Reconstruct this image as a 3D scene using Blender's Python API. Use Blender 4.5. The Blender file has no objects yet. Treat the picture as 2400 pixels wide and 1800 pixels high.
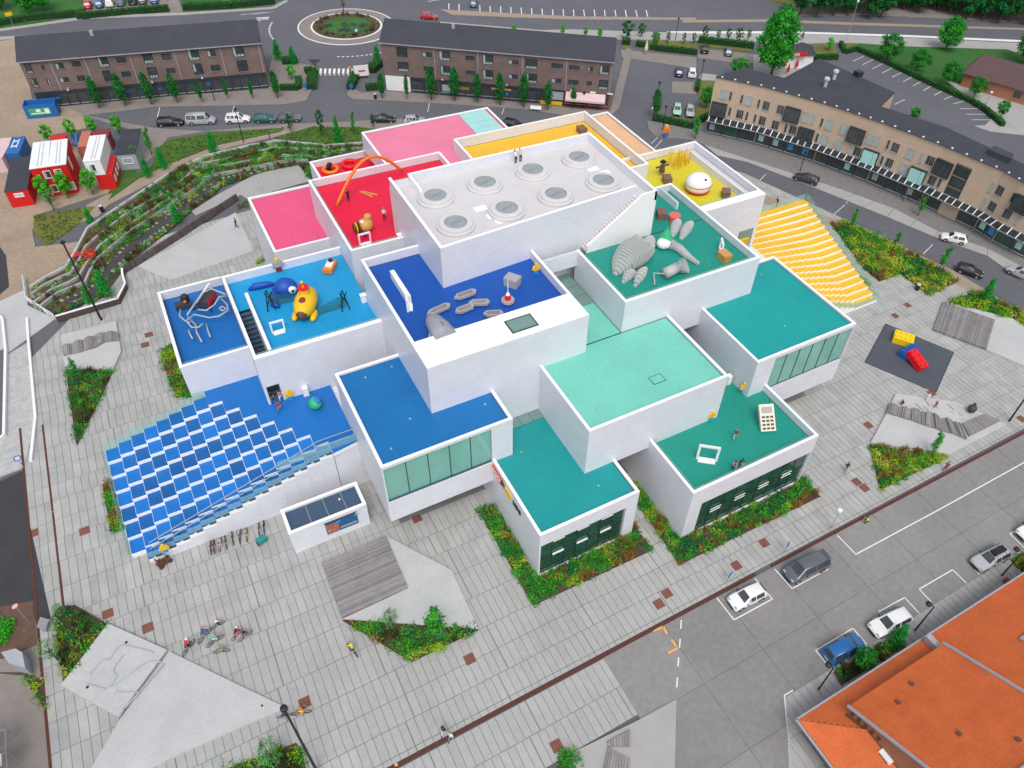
import bpy, math, random
import numpy as np
from mathutils import Vector, Matrix
random.seed(7); RNG = np.random.default_rng(11)
SC = bpy.context.scene
COL = SC.collection
R = math.radians

# ------------------------------------------------------------------ camera
CF, CYAW, CPITCH, CROLL = 1771.793, 0.559271, 0.785341, 0.068225     # focal length in photo pixels, angles
CPOS = Vector((0.0, 0.0, 69.6)); PPX, PPY = 112.1345, -13.712          # drone height 69.6 m
_fw = Vector((math.sin(CYAW)*math.cos(CPITCH), math.cos(CYAW)*math.cos(CPITCH), -math.sin(CPITCH)))
_r = Vector((math.cos(CYAW), -math.sin(CYAW), 0)); _u = _r.cross(_fw)
_r2 = _r*math.cos(CROLL) + _u*math.sin(CROLL); _u2 = _u*math.cos(CROLL) - _r*math.sin(CROLL)
cd = bpy.data.cameras.new('camera'); cam = bpy.data.objects.new('camera', cd); COL.objects.link(cam)
M = Matrix((( _r2.x, _u2.x, -_fw.x, CPOS.x), (_r2.y, _u2.y, -_fw.y, CPOS.y), (_r2.z, _u2.z, -_fw.z, CPOS.z), (0,0,0,1)))
cam.matrix_world = M
cd.sensor_width = 36; cd.sensor_fit = 'HORIZONTAL'; cd.lens = CF/2400*36
cd.shift_x = -PPX/2400; cd.shift_y = PPY/2400
cd.clip_start = 1; cd.clip_end = 6000
SC.camera = cam
# ------------------------------------------------------------------ sky, sun, exposure
SUN_EL, SUN_AZ = R(58), R(200)            # azimuth clockwise from +y; sun behind the camera, a little left
w = bpy.data.worlds.new('World'); SC.world = w; w.use_nodes = True
nt = w.node_tree; nt.nodes.clear()
sky = nt.nodes.new('ShaderNodeTexSky'); sky.sky_type = 'NISHITA'; sky.sun_disc = False
sky.sun_elevation = SUN_EL; sky.sun_rotation = SUN_AZ; sky.air_density = 1.0; sky.dust_density = 3.0
hs = nt.nodes.new('ShaderNodeHueSaturation'); hs.inputs['Saturation'].default_value = 0.42
bg = nt.nodes.new('ShaderNodeBackground'); bg.inputs['Strength'].default_value = 0.15
wo = nt.nodes.new('ShaderNodeOutputWorld')
nt.links.new(sky.outputs[0], hs.inputs['Color']); nt.links.new(hs.outputs[0], bg.inputs[0]); nt.links.new(bg.outputs[0], wo.inputs[0])
sl = bpy.data.lights.new('sun', 'SUN'); sl.energy = 1.0; sl.angle = R(25); sl.color = (1.0, 0.97, 0.93)
so = bpy.data.objects.new('sun', sl); COL.objects.link(so)
_sd = Vector((math.sin(SUN_AZ)*math.cos(SUN_EL), math.cos(SUN_AZ)*math.cos(SUN_EL), math.sin(SUN_EL)))
so.rotation_euler = _sd.to_track_quat('Z', 'Y').to_euler(); so.location = _sd*300
SC.view_settings.view_transform = 'Standard'; SC.view_settings.look = 'None'
SC.view_settings.exposure = 0.33; SC.view_settings.gamma = 1.0; SC.view_settings.use_curve_mapping = False
SC.render.engine = 'CYCLES'
SC.cycles.max_bounces = 6; SC.cycles.diffuse_bounces = 3; SC.cycles.transparent_max_bounces = 8

# ------------------------------------------------------------------ survey: photo pixel -> place on a plane
def ray(px, py):
    d = _fw + _r2*((px-1200-PPX)/CF) - _u2*((py-900-PPY)/CF)
    return d
def G(px, py, z=0.0):
    d = ray(px, py); t = (z-CPOS.z)/d.z
    return CPOS + d*t
def UY(px, py, y): d = ray(px, py); return CPOS + d*(y/d.y)
def UX(px, py, x): d = ray(px, py); return CPOS + d*(x/d.x)
def hgt(base, top, z=0.0):                                   # height of a vertical thing from its foot and tip pixels
    b = G(base[0], base[1], z); d = ray(*top)
    t = ((b.x-CPOS.x)*d.x + (b.y-CPOS.y)*d.y)/(d.x*d.x+d.y*d.y)
    return CPOS.z + t*d.z - z
def Q(ox, oy, s=2.765):                                      # pixel reader for an enlarged piece of the photo
    return lambda x, y: (ox+x/s, oy+y/s)
q1 = Q(0,0); q2 = Q(800,0); q3 = Q(1600,0); q4 = Q(0,600); q5 = Q(800,600); q6 = Q(1600,600)
q7 = Q(0,1200); q8 = Q(800,1200); q9 = Q(1600,1200)
def GP(f, pts, z=0.0): return [G(*f(x, y), z).xy[:] for x, y in pts]

# ------------------------------------------------------------------ mesh builder
class MB:
    def __init__(s): s.v = []; s.f = []; s.m = []
    def add(s, vs, fs, m=0):
        o = len(s.v); s.v += [tuple(q) for q in vs]
        for f in fs: s.f.append(tuple(i+o for i in f)); s.m.append(m)
        return s
    def box(s, x0, x1, y0, y1, z0, z1, m=0):
        return s.add([(x0,y0,z0),(x1,y0,z0),(x1,y1,z0),(x0,y1,z0),(x0,y0,z1),(x1,y0,z1),(x1,y1,z1),(x0,y1,z1)],
            [(0,3,2,1),(4,5,6,7),(0,1,5,4),(1,2,6,5),(2,3,7,6),(3,0,4,7)], m)
    def obox(s, c, ang, lx, ly, z0, z1, m=0):
        ca, sa = math.cos(ang), math.sin(ang)
        P = [(c[0]+ca*a-sa*b, c[1]+sa*a+ca*b) for a, b in ((-lx/2,-ly/2),(lx/2,-ly/2),(lx/2,ly/2),(-lx/2,ly/2))]
        return s.prism(P, z0, z1, m)
    def prism(s, P, z0, z1, m=0, mt=None):
        n = len(P); A = sum(P[i][0]*P[(i+1)%n][1]-P[(i+1)%n][0]*P[i][1] for i in range(n))
        if A < 0: P = P[::-1]
        g = (lambda i: z1[i]) if isinstance(z1, (list, tuple)) else (lambda i: z1)
        if A < 0 and isinstance(z1, (list, tuple)): zz = z1[::-1]; g = lambda i: zz[i]
        vs = [(p[0],p[1],z0) for p in P] + [(p[0],p[1],g(i)) for i, p in enumerate(P)]
        s.add(vs, [(i,(i+1)%n,n+(i+1)%n,n+i) for i in range(n)]+[tuple(range(n-1,-1,-1))], m)
        o = len(s.v)-2*n; s.f.append(tuple(range(o+n, o+2*n))); s.m.append(m if mt is None else mt)
        return s
    def quad(s, a, b, c, d, m=0): return s.add([a,b,c,d], [(0,1,2,3)], m)
    def slab(s, a, b, c, d, t, m=0):                          # a thick plate from four corners
        a,b,c,d = map(Vector, (a,b,c,d)); n = (b-a).cross(d-a).normalized()*t
        return s.add([a,b,c,d,a+n,b+n,c+n,d+n], [(0,3,2,1),(4,5,6,7),(0,1,5,4),(1,2,6,5),(2,3,7,6),(3,0,4,7)], m)
    def tube(s, pts, r, n=6, m=0):
        pts = [Vector(p) for p in pts]; k = len(pts); rr = r if isinstance(r, (list, tuple)) else [r]*k
        o = len(s.v)
        for i, p in enumerate(pts):
            t = (pts[min(i+1,k-1)]-pts[max(i-1,0)]).normalized()
            a = t.cross(Vector((0,0,1))); a = Vector((1,0,0)) if a.length < 1e-3 else a.normalized()
            b = t.cross(a)
            for j in range(n):
                th = 2*math.pi*j/n; s.v.append(tuple(p+a*(rr[i]*math.cos(th))+b*(rr[i]*math.sin(th))))
        for i in range(k-1):
            for j in range(n):
                s.f.append((o+i*n+j, o+i*n+(j+1)%n, o+(i+1)*n+(j+1)%n, o+(i+1)*n+j)); s.m.append(m)
        s.f.append(tuple(range(o+n-1, o-1, -1))); s.m.append(m); s.f.append(tuple(range(o+(k-1)*n, o+k*n))); s.m.append(m)
        return s
    def lathe(s, c, prof, n=16, m=0):                        # prof: (radius, z) from bottom to top
        o = len(s.v)
        for r, z in prof:
            for j in range(n): th = 2*math.pi*j/n; s.v.append((c[0]+r*math.cos(th), c[1]+r*math.sin(th), c[2]+z))
        k = len(prof)
        for i in range(k-1):
            for j in range(n): s.f.append((o+i*n+j, o+i*n+(j+1)%n, o+(i+1)*n+(j+1)%n, o+(i+1)*n+j)); s.m.append(m)
        s.f.append(tuple(range(o+n-1,o-1,-1))); s.m.append(m); s.f.append(tuple(range(o+(k-1)*n,o+k*n))); s.m.append(m)
        return s
    def ball(s, c, r, nu=10, nv=6, m=0, rot=None):
        r = r if isinstance(r, (list, tuple)) else (r,r,r); o = len(s.v); c = Vector(c)
        for i in range(nv+1):
            ph = -math.pi/2+math.pi*i/nv; ph = max(-1.56, min(1.56, ph))
            for j in range(nu):
                th = 2*math.pi*j/nu; q = Vector((r[0]*math.cos(ph)*math.cos(th), r[1]*math.cos(ph)*math.sin(th), r[2]*math.sin(ph)))
                if rot: q = rot @ q
                s.v.append(tuple(c+q))
        for i in range(nv):
            for j in range(nu): s.f.append((o+i*nu+j, o+i*nu+(j+1)%nu, o+(i+1)*nu+(j+1)%nu, o+(i+1)*nu+j)); s.m.append(m)
        return s
    def mesh(s, name, mats, off=(0,0,0), smooth=False):
        me = bpy.data.meshes.new(name)
        me.from_pydata([(x-off[0], y-off[1], z-off[2]) for x, y, z in s.v], [], s.f)
        for mm in (mats if isinstance(mats, (list, tuple)) else [mats]): me.materials.append(mm)
        me.polygons.foreach_set('material_index', s.m)
        if smooth: me.polygons.foreach_set('use_smooth', [True]*len(s.f))
        me.update(); return me
    def build(s, name, mats, parent=None, smooth=False):
        return put(name, s.mesh(name, mats, ORG.get(parent.name, (0,0,0)) if parent else (0,0,0), smooth), parent)
ORG = {}                                                      # where the local zero of an object lies in the world
def put(name, me, parent=None, loc=None):
    o = bpy.data.objects.new(name, me); COL.objects.link(o)
    if parent: o.parent = parent; ORG[o.name] = ORG.get(parent.name, (0,0,0))
    if loc is not None: o.location = loc
    return o
def tag(o, label=None, cat=None, group=None, kind=None):
    if label: o['label'] = label
    if cat: o['category'] = cat
    if group: o['group'] = group
    if kind: o['kind'] = kind
    return o
def thing(name, label, cat, loc=(0,0,0), rz=0, group=None, local=False):
    o = bpy.data.objects.new(name, None); COL.objects.link(o); o.empty_display_size = 0.2
    o.location = loc; o.rotation_euler = (0,0,rz); ORG[o.name] = (0,0,0) if local else tuple(loc)
    return tag(o, label, cat, group)
def struct(o): o['kind'] = 'structure'; return o
def copy_tree(o, parent=None):
    c = o.copy(); COL.objects.link(c)
    if parent: c.parent = parent
    for ch in o.children: copy_tree(ch, c)
    return c
def np_mesh(name, V, F, mat, cols=None):                      # quads or triangles from arrays, optional colour per face
    me = bpy.data.meshes.new(name); n = F.shape[1]
    me.vertices.add(len(V)); me.vertices.foreach_set('co', np.ascontiguousarray(V, dtype=np.float32).ravel())
    me.loops.add(F.size); me.loops.foreach_set('vertex_index', np.ascontiguousarray(F, dtype=np.int32).ravel())
    me.polygons.add(len(F)); me.polygons.foreach_set('loop_start', np.arange(0, F.size, n, dtype=np.int32))
    try: me.polygons.foreach_set('loop_total', np.full(len(F), n, dtype=np.int32))
    except Exception: pass
    if cols is not None:
        a = me.color_attributes.new('Col', 'FLOAT_COLOR', 'CORNER')
        c4 = np.ones((len(F), n, 4), dtype=np.float32); c4[:,:,:3] = cols[:,None,:]
        a.data.foreach_set('color', c4.ravel())
    me.materials.append(mat); me.update(calc_edges=True); me.validate(); return me

# ------------------------------------------------------------------ materials
def nodes(name):
    m = bpy.data.materials.new(name); m.use_nodes = True; t = m.node_tree
    return m, t, t.nodes['Principled BSDF']
def mat(name, col, rough=0.6, var=0.12, scale=0.6, bump=0.0, bscale=8, metal=0.0, spec=0.4, obj_rand=0.0, fine=0.0, coat=0.0):
    m, t, b = nodes(name); L = t.links.new
    b.inputs['Roughness'].default_value = rough; b.inputs['Metallic'].default_value = metal
    b.inputs['Specular IOR Level'].default_value = spec; b.inputs['Coat Weight'].default_value = coat
    tc = t.nodes.new('ShaderNodeNewGeometry')
    n = t.nodes.new('ShaderNodeTexNoise'); n.inputs['Scale'].default_value = scale; n.inputs['Detail'].default_value = 6; n.inputs['Roughness'].default_value = 0.65
    L(tc.outputs['Position'], n.inputs['Vector'])
    mr = t.nodes.new('ShaderNodeMapRange'); mr.inputs[1].default_value = 0.25; mr.inputs[2].default_value = 0.75
    mr.inputs[3].default_value = 1-var; mr.inputs[4].default_value = 1+var; L(n.outputs[0], mr.inputs[0])
    fac = mr.outputs[0]
    def mul(a, bb):
        x = t.nodes.new('ShaderNodeMath'); x.operation = 'MULTIPLY'; L(a, x.inputs[0]); L(bb, x.inputs[1]); return x.outputs[0]
    if fine:
        n2 = t.nodes.new('ShaderNodeTexNoise'); n2.inputs['Scale'].default_value = scale*14; n2.inputs['Detail'].default_value = 3; L(tc.outputs['Position'], n2.inputs['Vector'])
        m2 = t.nodes.new('ShaderNodeMapRange'); m2.inputs[1].default_value = 0.3; m2.inputs[2].default_value = 0.7; m2.inputs[3].default_value = 1-fine; m2.inputs[4].default_value = 1+fine
        L(n2.outputs[0], m2.inputs[0]); fac = mul(fac, m2.outputs[0])
    if obj_rand:
        oi = t.nodes.new('ShaderNodeObjectInfo'); m3 = t.nodes.new('ShaderNodeMapRange'); m3.inputs[3].default_value = 1-obj_rand; m3.inputs[4].default_value = 1+obj_rand
        L(oi.outputs['Random'], m3.inputs[0]); fac = mul(fac, m3.outputs[0])
    vm = t.nodes.new('ShaderNodeVectorMath'); vm.operation = 'SCALE'; vm.inputs[0].default_value = col[:3]; L(fac, vm.inputs['Scale'])
    L(vm.outputs[0], b.inputs['Base Color'])
    if bump:
        n3 = t.nodes.new('ShaderNodeTexNoise'); n3.inputs['Scale'].default_value = bscale; n3.inputs['Detail'].default_value = 4; L(tc.outputs['Position'], n3.inputs['Vector'])
        bp = t.nodes.new('ShaderNodeBump'); bp.inputs['Strength'].default_value = bump; bp.inputs['Distance'].default_value = 0.05; L(n3.outputs[0], bp.inputs['Height']); L(bp.outputs[0], b.inputs['Normal'])
    return m
def tiled(name, c1, c2, mortar, bw, bh, msize, rough=0.5, bump=0.25, ramp=0.12):      # bricks or wall tiles laid on upright faces
    m, t, b = nodes(name); L = t.links.new; b.inputs['Roughness'].default_value = rough
    g = t.nodes.new('ShaderNodeNewGeometry'); sp = t.nodes.new('ShaderNodeSeparateXYZ'); sn = t.nodes.new('ShaderNodeSeparateXYZ')
    L(g.outputs['Position'], sp.inputs[0]); L(g.outputs['True Normal'], sn.inputs[0])
    def mth(op, a, c):
        x = t.nodes.new('ShaderNodeMath'); x.operation = op
        for i, q in enumerate((a, c)):
            if isinstance(q, (int, float)): x.inputs[i].default_value = q
            elif q is not None: L(q, x.inputs[i])
        return x.outputs[0]
    u = mth('SUBTRACT', mth('MULTIPLY', sp.outputs[1], sn.outputs[0]), mth('MULTIPLY', sp.outputs[0], sn.outputs[1]))
    cb = t.nodes.new('ShaderNodeCombineXYZ'); L(u, cb.inputs[0]); L(sp.outputs[2], cb.inputs[1])
    bt = t.nodes.new('ShaderNodeTexBrick'); L(cb.outputs[0], bt.inputs['Vector'])
    bt.inputs['Color1'].default_value = (*c1,1); bt.inputs['Color2'].default_value = (*c2,1); bt.inputs['Mortar'].default_value = (*mortar,1)
    bt.inputs['Scale'].default_value = 1; bt.inputs['Mortar Size'].default_value = msize; bt.inputs['Brick Width'].default_value = bw; bt.inputs['Row Height'].default_value = bh
    n = t.nodes.new('ShaderNodeTexNoise'); n.inputs['Scale'].default_value = 0.5; n.inputs['Detail'].default_value = 5; L(g.outputs['Position'], n.inputs['Vector'])
    mr = t.nodes.new('ShaderNodeMapRange'); mr.inputs[1].default_value = 0.3; mr.inputs[2].default_value = 0.7; mr.inputs[3].default_value = 1-ramp; mr.inputs[4].default_value = 1+ramp; L(n.outputs[0], mr.inputs[0])
    vm = t.nodes.new('ShaderNodeVectorMath'); vm.operation = 'SCALE'; L(bt.outputs[0], vm.inputs[0]); L(mr.outputs[0], vm.inputs['Scale']); L(vm.outputs[0], b.inputs['Base Color'])
    bp = t.nodes.new('ShaderNodeBump'); bp.inputs['Strength'].default_value = bump; bp.inputs['Distance'].default_value = 0.02; bp.invert = True
    L(bt.outputs['Fac'], bp.inputs['Height']); L(bp.outputs[0], b.inputs['Normal'])
    return m
def foliage_mat(name, rough=0.55):
    m, t, b = nodes(name); L = t.links.new; b.inputs['Roughness'].default_value = rough; b.inputs['Specular IOR Level'].default_value = 0.25
    a = t.nodes.new('ShaderNodeVertexColor'); a.layer_name = 'Col'; L(a.outputs[0], b.inputs['Base Color'])
    tr = t.nodes.new('ShaderNodeBsdfTranslucent'); L(a.outputs[0], tr.inputs[0]); mx = t.nodes.new('ShaderNodeMixShader'); mx.inputs[0].default_value = 0.3
    out = t.nodes['Material Output']; L(b.outputs[0], mx.inputs[1]); L(tr.outputs[0], mx.inputs[2]); L(mx.outputs[0], out.inputs[0])
    return m
def glass_rail(name, tint, a):
    m, t, b = nodes(name); L = t.links.new; b.inputs['Base Color'].default_value = (*tint,1); b.inputs['Roughness'].default_value = 0.06
    tr = t.nodes.new('ShaderNodeBsdfTransparent'); tr.inputs[0].default_value = (0.86,0.96,0.93,1); mx = t.nodes.new('ShaderNodeMixShader'); mx.inputs[0].default_value = a
    out = t.nodes['Material Output']; L(tr.outputs[0], mx.inputs[1]); L(b.outputs[0], mx.inputs[2]); L(mx.outputs[0], out.inputs[0]); return m
W = {}
W['tile'] = tiled('white_wall_tile', (.73,.74,.79), (.68,.69,.74), (.56,.57,.62), .6, .18, .012, .35, .3, .03)  # dimmer, bluish shade of upright faces is put into the tile colour
W['white'] = mat('white_coping', (.86,.86,.86), .45, .03)
W['offwhite'] = mat('pale_roof', (.60,.58,.58), .7, .05, .4, .1)
for k, c in dict(deepblue=(.004,.075,.36), blue=(.006,.14,.38), cyan=(.010,.29,.58), jblue=(.006,.13,.42), teal=(.008,.27,.27), green=(.010,.26,.20), mint=(.17,.54,.43), fteal=(.006,.30,.29),
                 pink=(.72,.085,.20), red=(.72,.006,.045), rose=(.74,.20,.31), yellow=(.78,.45,.03), lemon=(.62,.54,.03), peach=(.72,.43,.24), step_blue=(.006,.13,.42), slate=(.05,.085,.14)).items():
    W[k] = mat('roof_'+k, c, .5, .09, .22, .15, 3, fine=.05, obj_rand=.28 if k == 'step_blue' else 0)
W['glassgreen'] = mat('tinted_glass', (.18,.42,.36), .06, .12, .3, spec=.6)
W['glassdark'] = mat('dark_glass', (.02,.075,.055), .05, .5, .25, spec=.7, fine=.3)
W['glasssky'] = mat('skylight_glass', (.36,.66,.63), .25, .08, .3, spec=.6)
W['glassgrey'] = mat('grey_glass', (.16,.26,.24), .07, .1, .3, spec=.6)
W['pane'] = mat('window_glass', (.045,.055,.06), .05, .5, .7, spec=.7)
W['panepale'] = mat('pale_glass', (.34,.42,.42), .2, .2, .9, spec=.5)  # on the tan block this pale tone is painted-in reflection
W['rail'] = glass_rail('balustrade_glass', (.55,.75,.70), .22)
W['railblue'] = glass_rail('stair_glass', (.45,.70,.78), .25)
W['net'] = glass_rail('rope_net', (.05,.18,.22), .35)
W['frame'] = mat('dark_frame', (.025,.03,.035), .4, .05)
W['steel'] = mat('galvanised_steel', (.42,.44,.45), .4, .1, metal=.4)
W['black'] = mat('black_metal', (.018,.016,.016), .5, .1)
W['rubber'] = mat('tyre_rubber', (.015,.015,.016), .8, .1)
W['chrome'] = mat('wheel_alloy', (.5,.5,.52), .35, .05, metal=.6)
W['rust'] = mat('weathered_steel', (.10,.030,.020), .8, .25, 2)
W['rustred'] = mat('rust_cover', (.19,.075,.055), .8, .2, 2)
W['paver'] = mat('concrete_paver', (.37,.37,.355), .8, .10, .12, .15, 20, obj_rand=.035, fine=.05)
W['joint'] = mat('paving_joint', (.19,.19,.18), .9, .1)
W['asphalt'] = mat('asphalt', (.118,.118,.135), .9, .12, .07, .2, 30, fine=.06)
W['asphaltdark'] = mat('dark_asphalt', (.045,.045,.048), .9, .15, .3, .2, 30)
W['road'] = mat('concrete_road', (.235,.225,.22), .85, .13, .1, .15, 20, fine=.08)
W['concrete'] = mat('cast_concrete', (.46,.46,.455), .75, .10, .25, .15, 10, fine=.05)
W['lightpave'] = mat('pale_paving', (.36,.35,.335), .85, .08, .3)
W['brownpave'] = mat('brown_paving', (.24,.21,.19), .9, .14, .5, fine=.08)
W['cobble'] = mat('cobble_paving', (.20,.19,.185), .9, .2, 1.2, .3, 6, fine=.15)
W['wood'] = mat('grey_timber', (.25,.235,.235), .8, .18, .9, obj_rand=.22, fine=.15)
W['darkwood'] = mat('dark_timber', (.085,.068,.062), .8, .15, .9, obj_rand=.2)
W['soil'] = mat('garden_soil', (.085,.055,.038), .95, .3, .8, .4, 6, fine=.2)
W['mulch'] = mat('bark_mulch', (.13,.075,.055), .95, .3, 1.5, .5, 6, fine=.3)
W['sand'] = mat('building_sand', (.34,.26,.19), .95, .2, .12, .5, 2, fine=.12)
W['lawn'] = mat('lawn_grass', (.065,.135,.018), .9, .3, .18, .5, 8, fine=.18)
W['lawndark'] = mat('park_grass', (.035,.125,.022), .9, .3, .10, .5, 8, fine=.15)
W['drylawn'] = mat('dry_grass', (.14,.15,.03), .9, .3, .2, .5, 8, fine=.2)
W['field'] = mat('field', (.06,.10,.03), .95, .3, .01)
W['path'] = mat('gravel_path', (.33,.26,.20), .95, .12, .5, fine=.12)
W['gravel'] = mat('grey_gravel', (.42,.42,.41), .95, .22, 1.1, .4, 5, fine=.25)
W['stone'] = mat('field_stone', (.30,.25,.20), .9, .3, 1.5)
W['water'] = mat('stream_water', (.045,.040,.045), .08, .2, .5, spec=.6)
W['paint'] = mat('road_paint', (.74,.74,.72), .7, .08, 1.5, fine=.08)
W['orangepaint'] = mat('orange_paint', (.75,.36,.08), .7, .1, 1.5)
W['bark'] = mat('tree_bark', (.09,.07,.055), .9, .25, 2)
W['leaf'] = foliage_mat('leaves')
W['mat'] = mat('rubber_mat', (.075,.085,.105), .9, .1, .4)
W['slateroof'] = mat('slate_roof', (.045,.047,.060), .75, .14, .3, fine=.08)
W['brick'] = tiled('brown_brick', (.185,.125,.112), (.150,.100,.090), (.20,.15,.135), .24, .075, .01, .85, .2, .12)
W['tan'] = tiled('tan_brick', (.52,.385,.275), (.48,.35,.245), (.53,.42,.32), .24, .075, .01, .85, .15, .05)
W['redbrick'] = tiled('red_brick', (.36,.13,.07), (.30,.10,.05), (.36,.2,.13), .24, .075, .01, .85, .2, .12)
W['oran'] = mat('clay_roof_tile', (.58,.125,.03), .7, .16, .5, fine=.12, obj_rand=.05)
W['zinc'] = mat('zinc_trim', (.34,.34,.37), .5, .1)
W['shop'] = mat('navy_cladding', (.030,.038,.052), .5, .1)
W['purplegrey'] = mat('plum_roof', (.105,.060,.062), .8, .12, .5, fine=.1)
def plain(name, c, rough=.5, **k): 
    W[name] = mat(name, c, rough, k.pop('var', .06), **k); return W[name]
for nm, c in dict(sun_yellow=(.80,.48,.01), brick_yellow=(.83,.58,.01), brick_red=(.72,.01,.015), brick_blue=(.01,.10,.40), toy_orange=(.80,.20,.02), toy_green=(.03,.42,.18), navy_toy=(.01,.07,.38),
        skin=(.52,.30,.21), cream=(.68,.64,.50), grey_plastic=(.42,.43,.43), sail_grey=(.50,.52,.51), shark_grey=(.28,.29,.33), boat_grey=(.36,.34,.34), honey=(.55,.30,.08), choc=(.12,.05,.03),
        leather=(.20,.11,.085), coral=(.75,.14,.12), purple=(.13,.05,.25), sky_blue=(.03,.28,.62), sign_blue=(.02,.16,.55), sign_red=(.6,.02,.03), white_paint=(.80,.80,.80), teal_boat=(.02,.24,.22),
        container_red=(.60,.012,.012), container_blue=(.015,.13,.38), rust_orange=(.50,.16,.10), maroon=(.22,.03,.04), cabin_white=(.78,.79,.78), cabin_grey=(.36,.38,.41), tin=(.48,.5,.52), bag_grey=(.42,.47,.54), timber=(.42,.28,.16), amber_light=(.8,.35,.02),
        straw=(.80,.50,.02), scare_brown=(.13,.065,.03), awning=(.66,.48,.48), shopred=(.30,.015,.02), poster_blue=(.02,.10,.24), poster_brown=(.33,.13,.09), green_box=(.05,.35,.16), dark_toy=(.05,.05,.055), clay=(.40,.16,.10)).items():
    plain(nm, c, obj_rand=0)
# ================================================================== ground, roads, paving
def sheet(name, P, z0, z1, m, mt=None):
    mb = MB().prism([tuple(p) for p in P], z0, z1); return struct(mb.build(name, m))
def to_px(P):
    d = Vector(P)-CPOS; z = d.dot(_fw); return 1200+PPX+CF*d.dot(_r2)/z, 900+PPY-CF*d.dot(_u2)/z
def inside(P, x, y):
    c = False; n = len(P)
    for i in range(n):
        (x0,y0),(x1,y1) = P[i], P[i-1]
        if (y0 > y) != (y1 > y) and x < (x1-x0)*(y-y0)/(y1-y0)+x0: c = not c
    return c
def clip(S, C):                                              # cut polygon S by convex counter-clockwise polygon C
    for i in range(len(C)):
        a, b = C[i], C[(i+1)%len(C)]; out = []
        f = lambda p: (b[0]-a[0])*(p[1]-a[1])-(b[1]-a[1])*(p[0]-a[0])
        for j in range(len(S)):
            p, q = S[j-1], S[j]; fp, fq = f(p), f(q)
            if fp*fq < 0: t = fp/(fp-fq); out.append((p[0]+t*(q[0]-p[0]), p[1]+t*(q[1]-p[1])))
            if fq >= 0: out.append(q)
        S = out
        if len(S) < 3: return []
    return S
struct(MB().box(-1500, 1800, -900, 2600, -1.2, -0.30).build('ground', W['field']))
sheet('town_asphalt', [(-70,60),(-24,20),(111,-20),(190,-20),(330,60),(330,330),(-70,330)], -0.29, -0.12, W['asphalt'])

# plaza: a bed with recessed joints and single pavers on it
PLAZA = [(-23.6,24.75),(108.4,24.75),(105.85,40),(102,61.7),(93,90),(84,104),(20,116),(-5,113),(-23.6,90)]
SOUTH = [(-23.6,18.3),(22.2,18.3),(22.2,24.25),(-23.6,24.25)]
WALK = [(31.2,4.0),(92,4.0),(92,13.1),(35.3,13.1),(31.2,8.0)]
BLOCKS = [(10.5,33,47,78),(24,49,63,76),(30,44,41,60),(22,31,36,48),(38,52,33,40),(52,64,42,54),(40,57,52,68),(4,15,66,92),(-3,8,75,86),(11,34,76,98),(22,47,92,104),(40,70,66,98),(66,86,54,69),(-13,9,56,68),(1,7,49.5,51.5)]
plaza = struct(sheet('plaza', PLAZA, -0.25, -0.035, W['joint']))
south = struct(sheet('pavement', SOUTH, -0.25, -0.035, W['joint'])); walk = struct(sheet('sidewalk', WALK, -0.25, -0.035, W['joint']))
pv_m, pv_t, pv_b = nodes('paver_field'); pv_b.inputs['Roughness'].default_value = .8
_a = pv_t.nodes.new('ShaderNodeVertexColor'); _a.layer_name = 'Col'
_g = pv_t.nodes.new('ShaderNodeNewGeometry'); _n = pv_t.nodes.new('ShaderNodeTexNoise'); _n.inputs['Scale'].default_value = .5; _n.inputs['Detail'].default_value = 8
pv_t.links.new(_g.outputs['Position'], _n.inputs['Vector']); _mr = pv_t.nodes.new('ShaderNodeMapRange'); _mr.inputs[1].default_value=.25; _mr.inputs[2].default_value=.75; _mr.inputs[3].default_value = .86; _mr.inputs[4].default_value = 1.14
pv_t.links.new(_n.outputs[0], _mr.inputs[0]); _v = pv_t.nodes.new('ShaderNodeVectorMath'); _v.operation = 'SCALE'
pv_t.links.new(_a.outputs[0], _v.inputs[0]); pv_t.links.new(_mr.outputs[0], _v.inputs['Scale']); pv_t.links.new(_v.outputs[0], pv_b.inputs['Base Color'])
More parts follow.
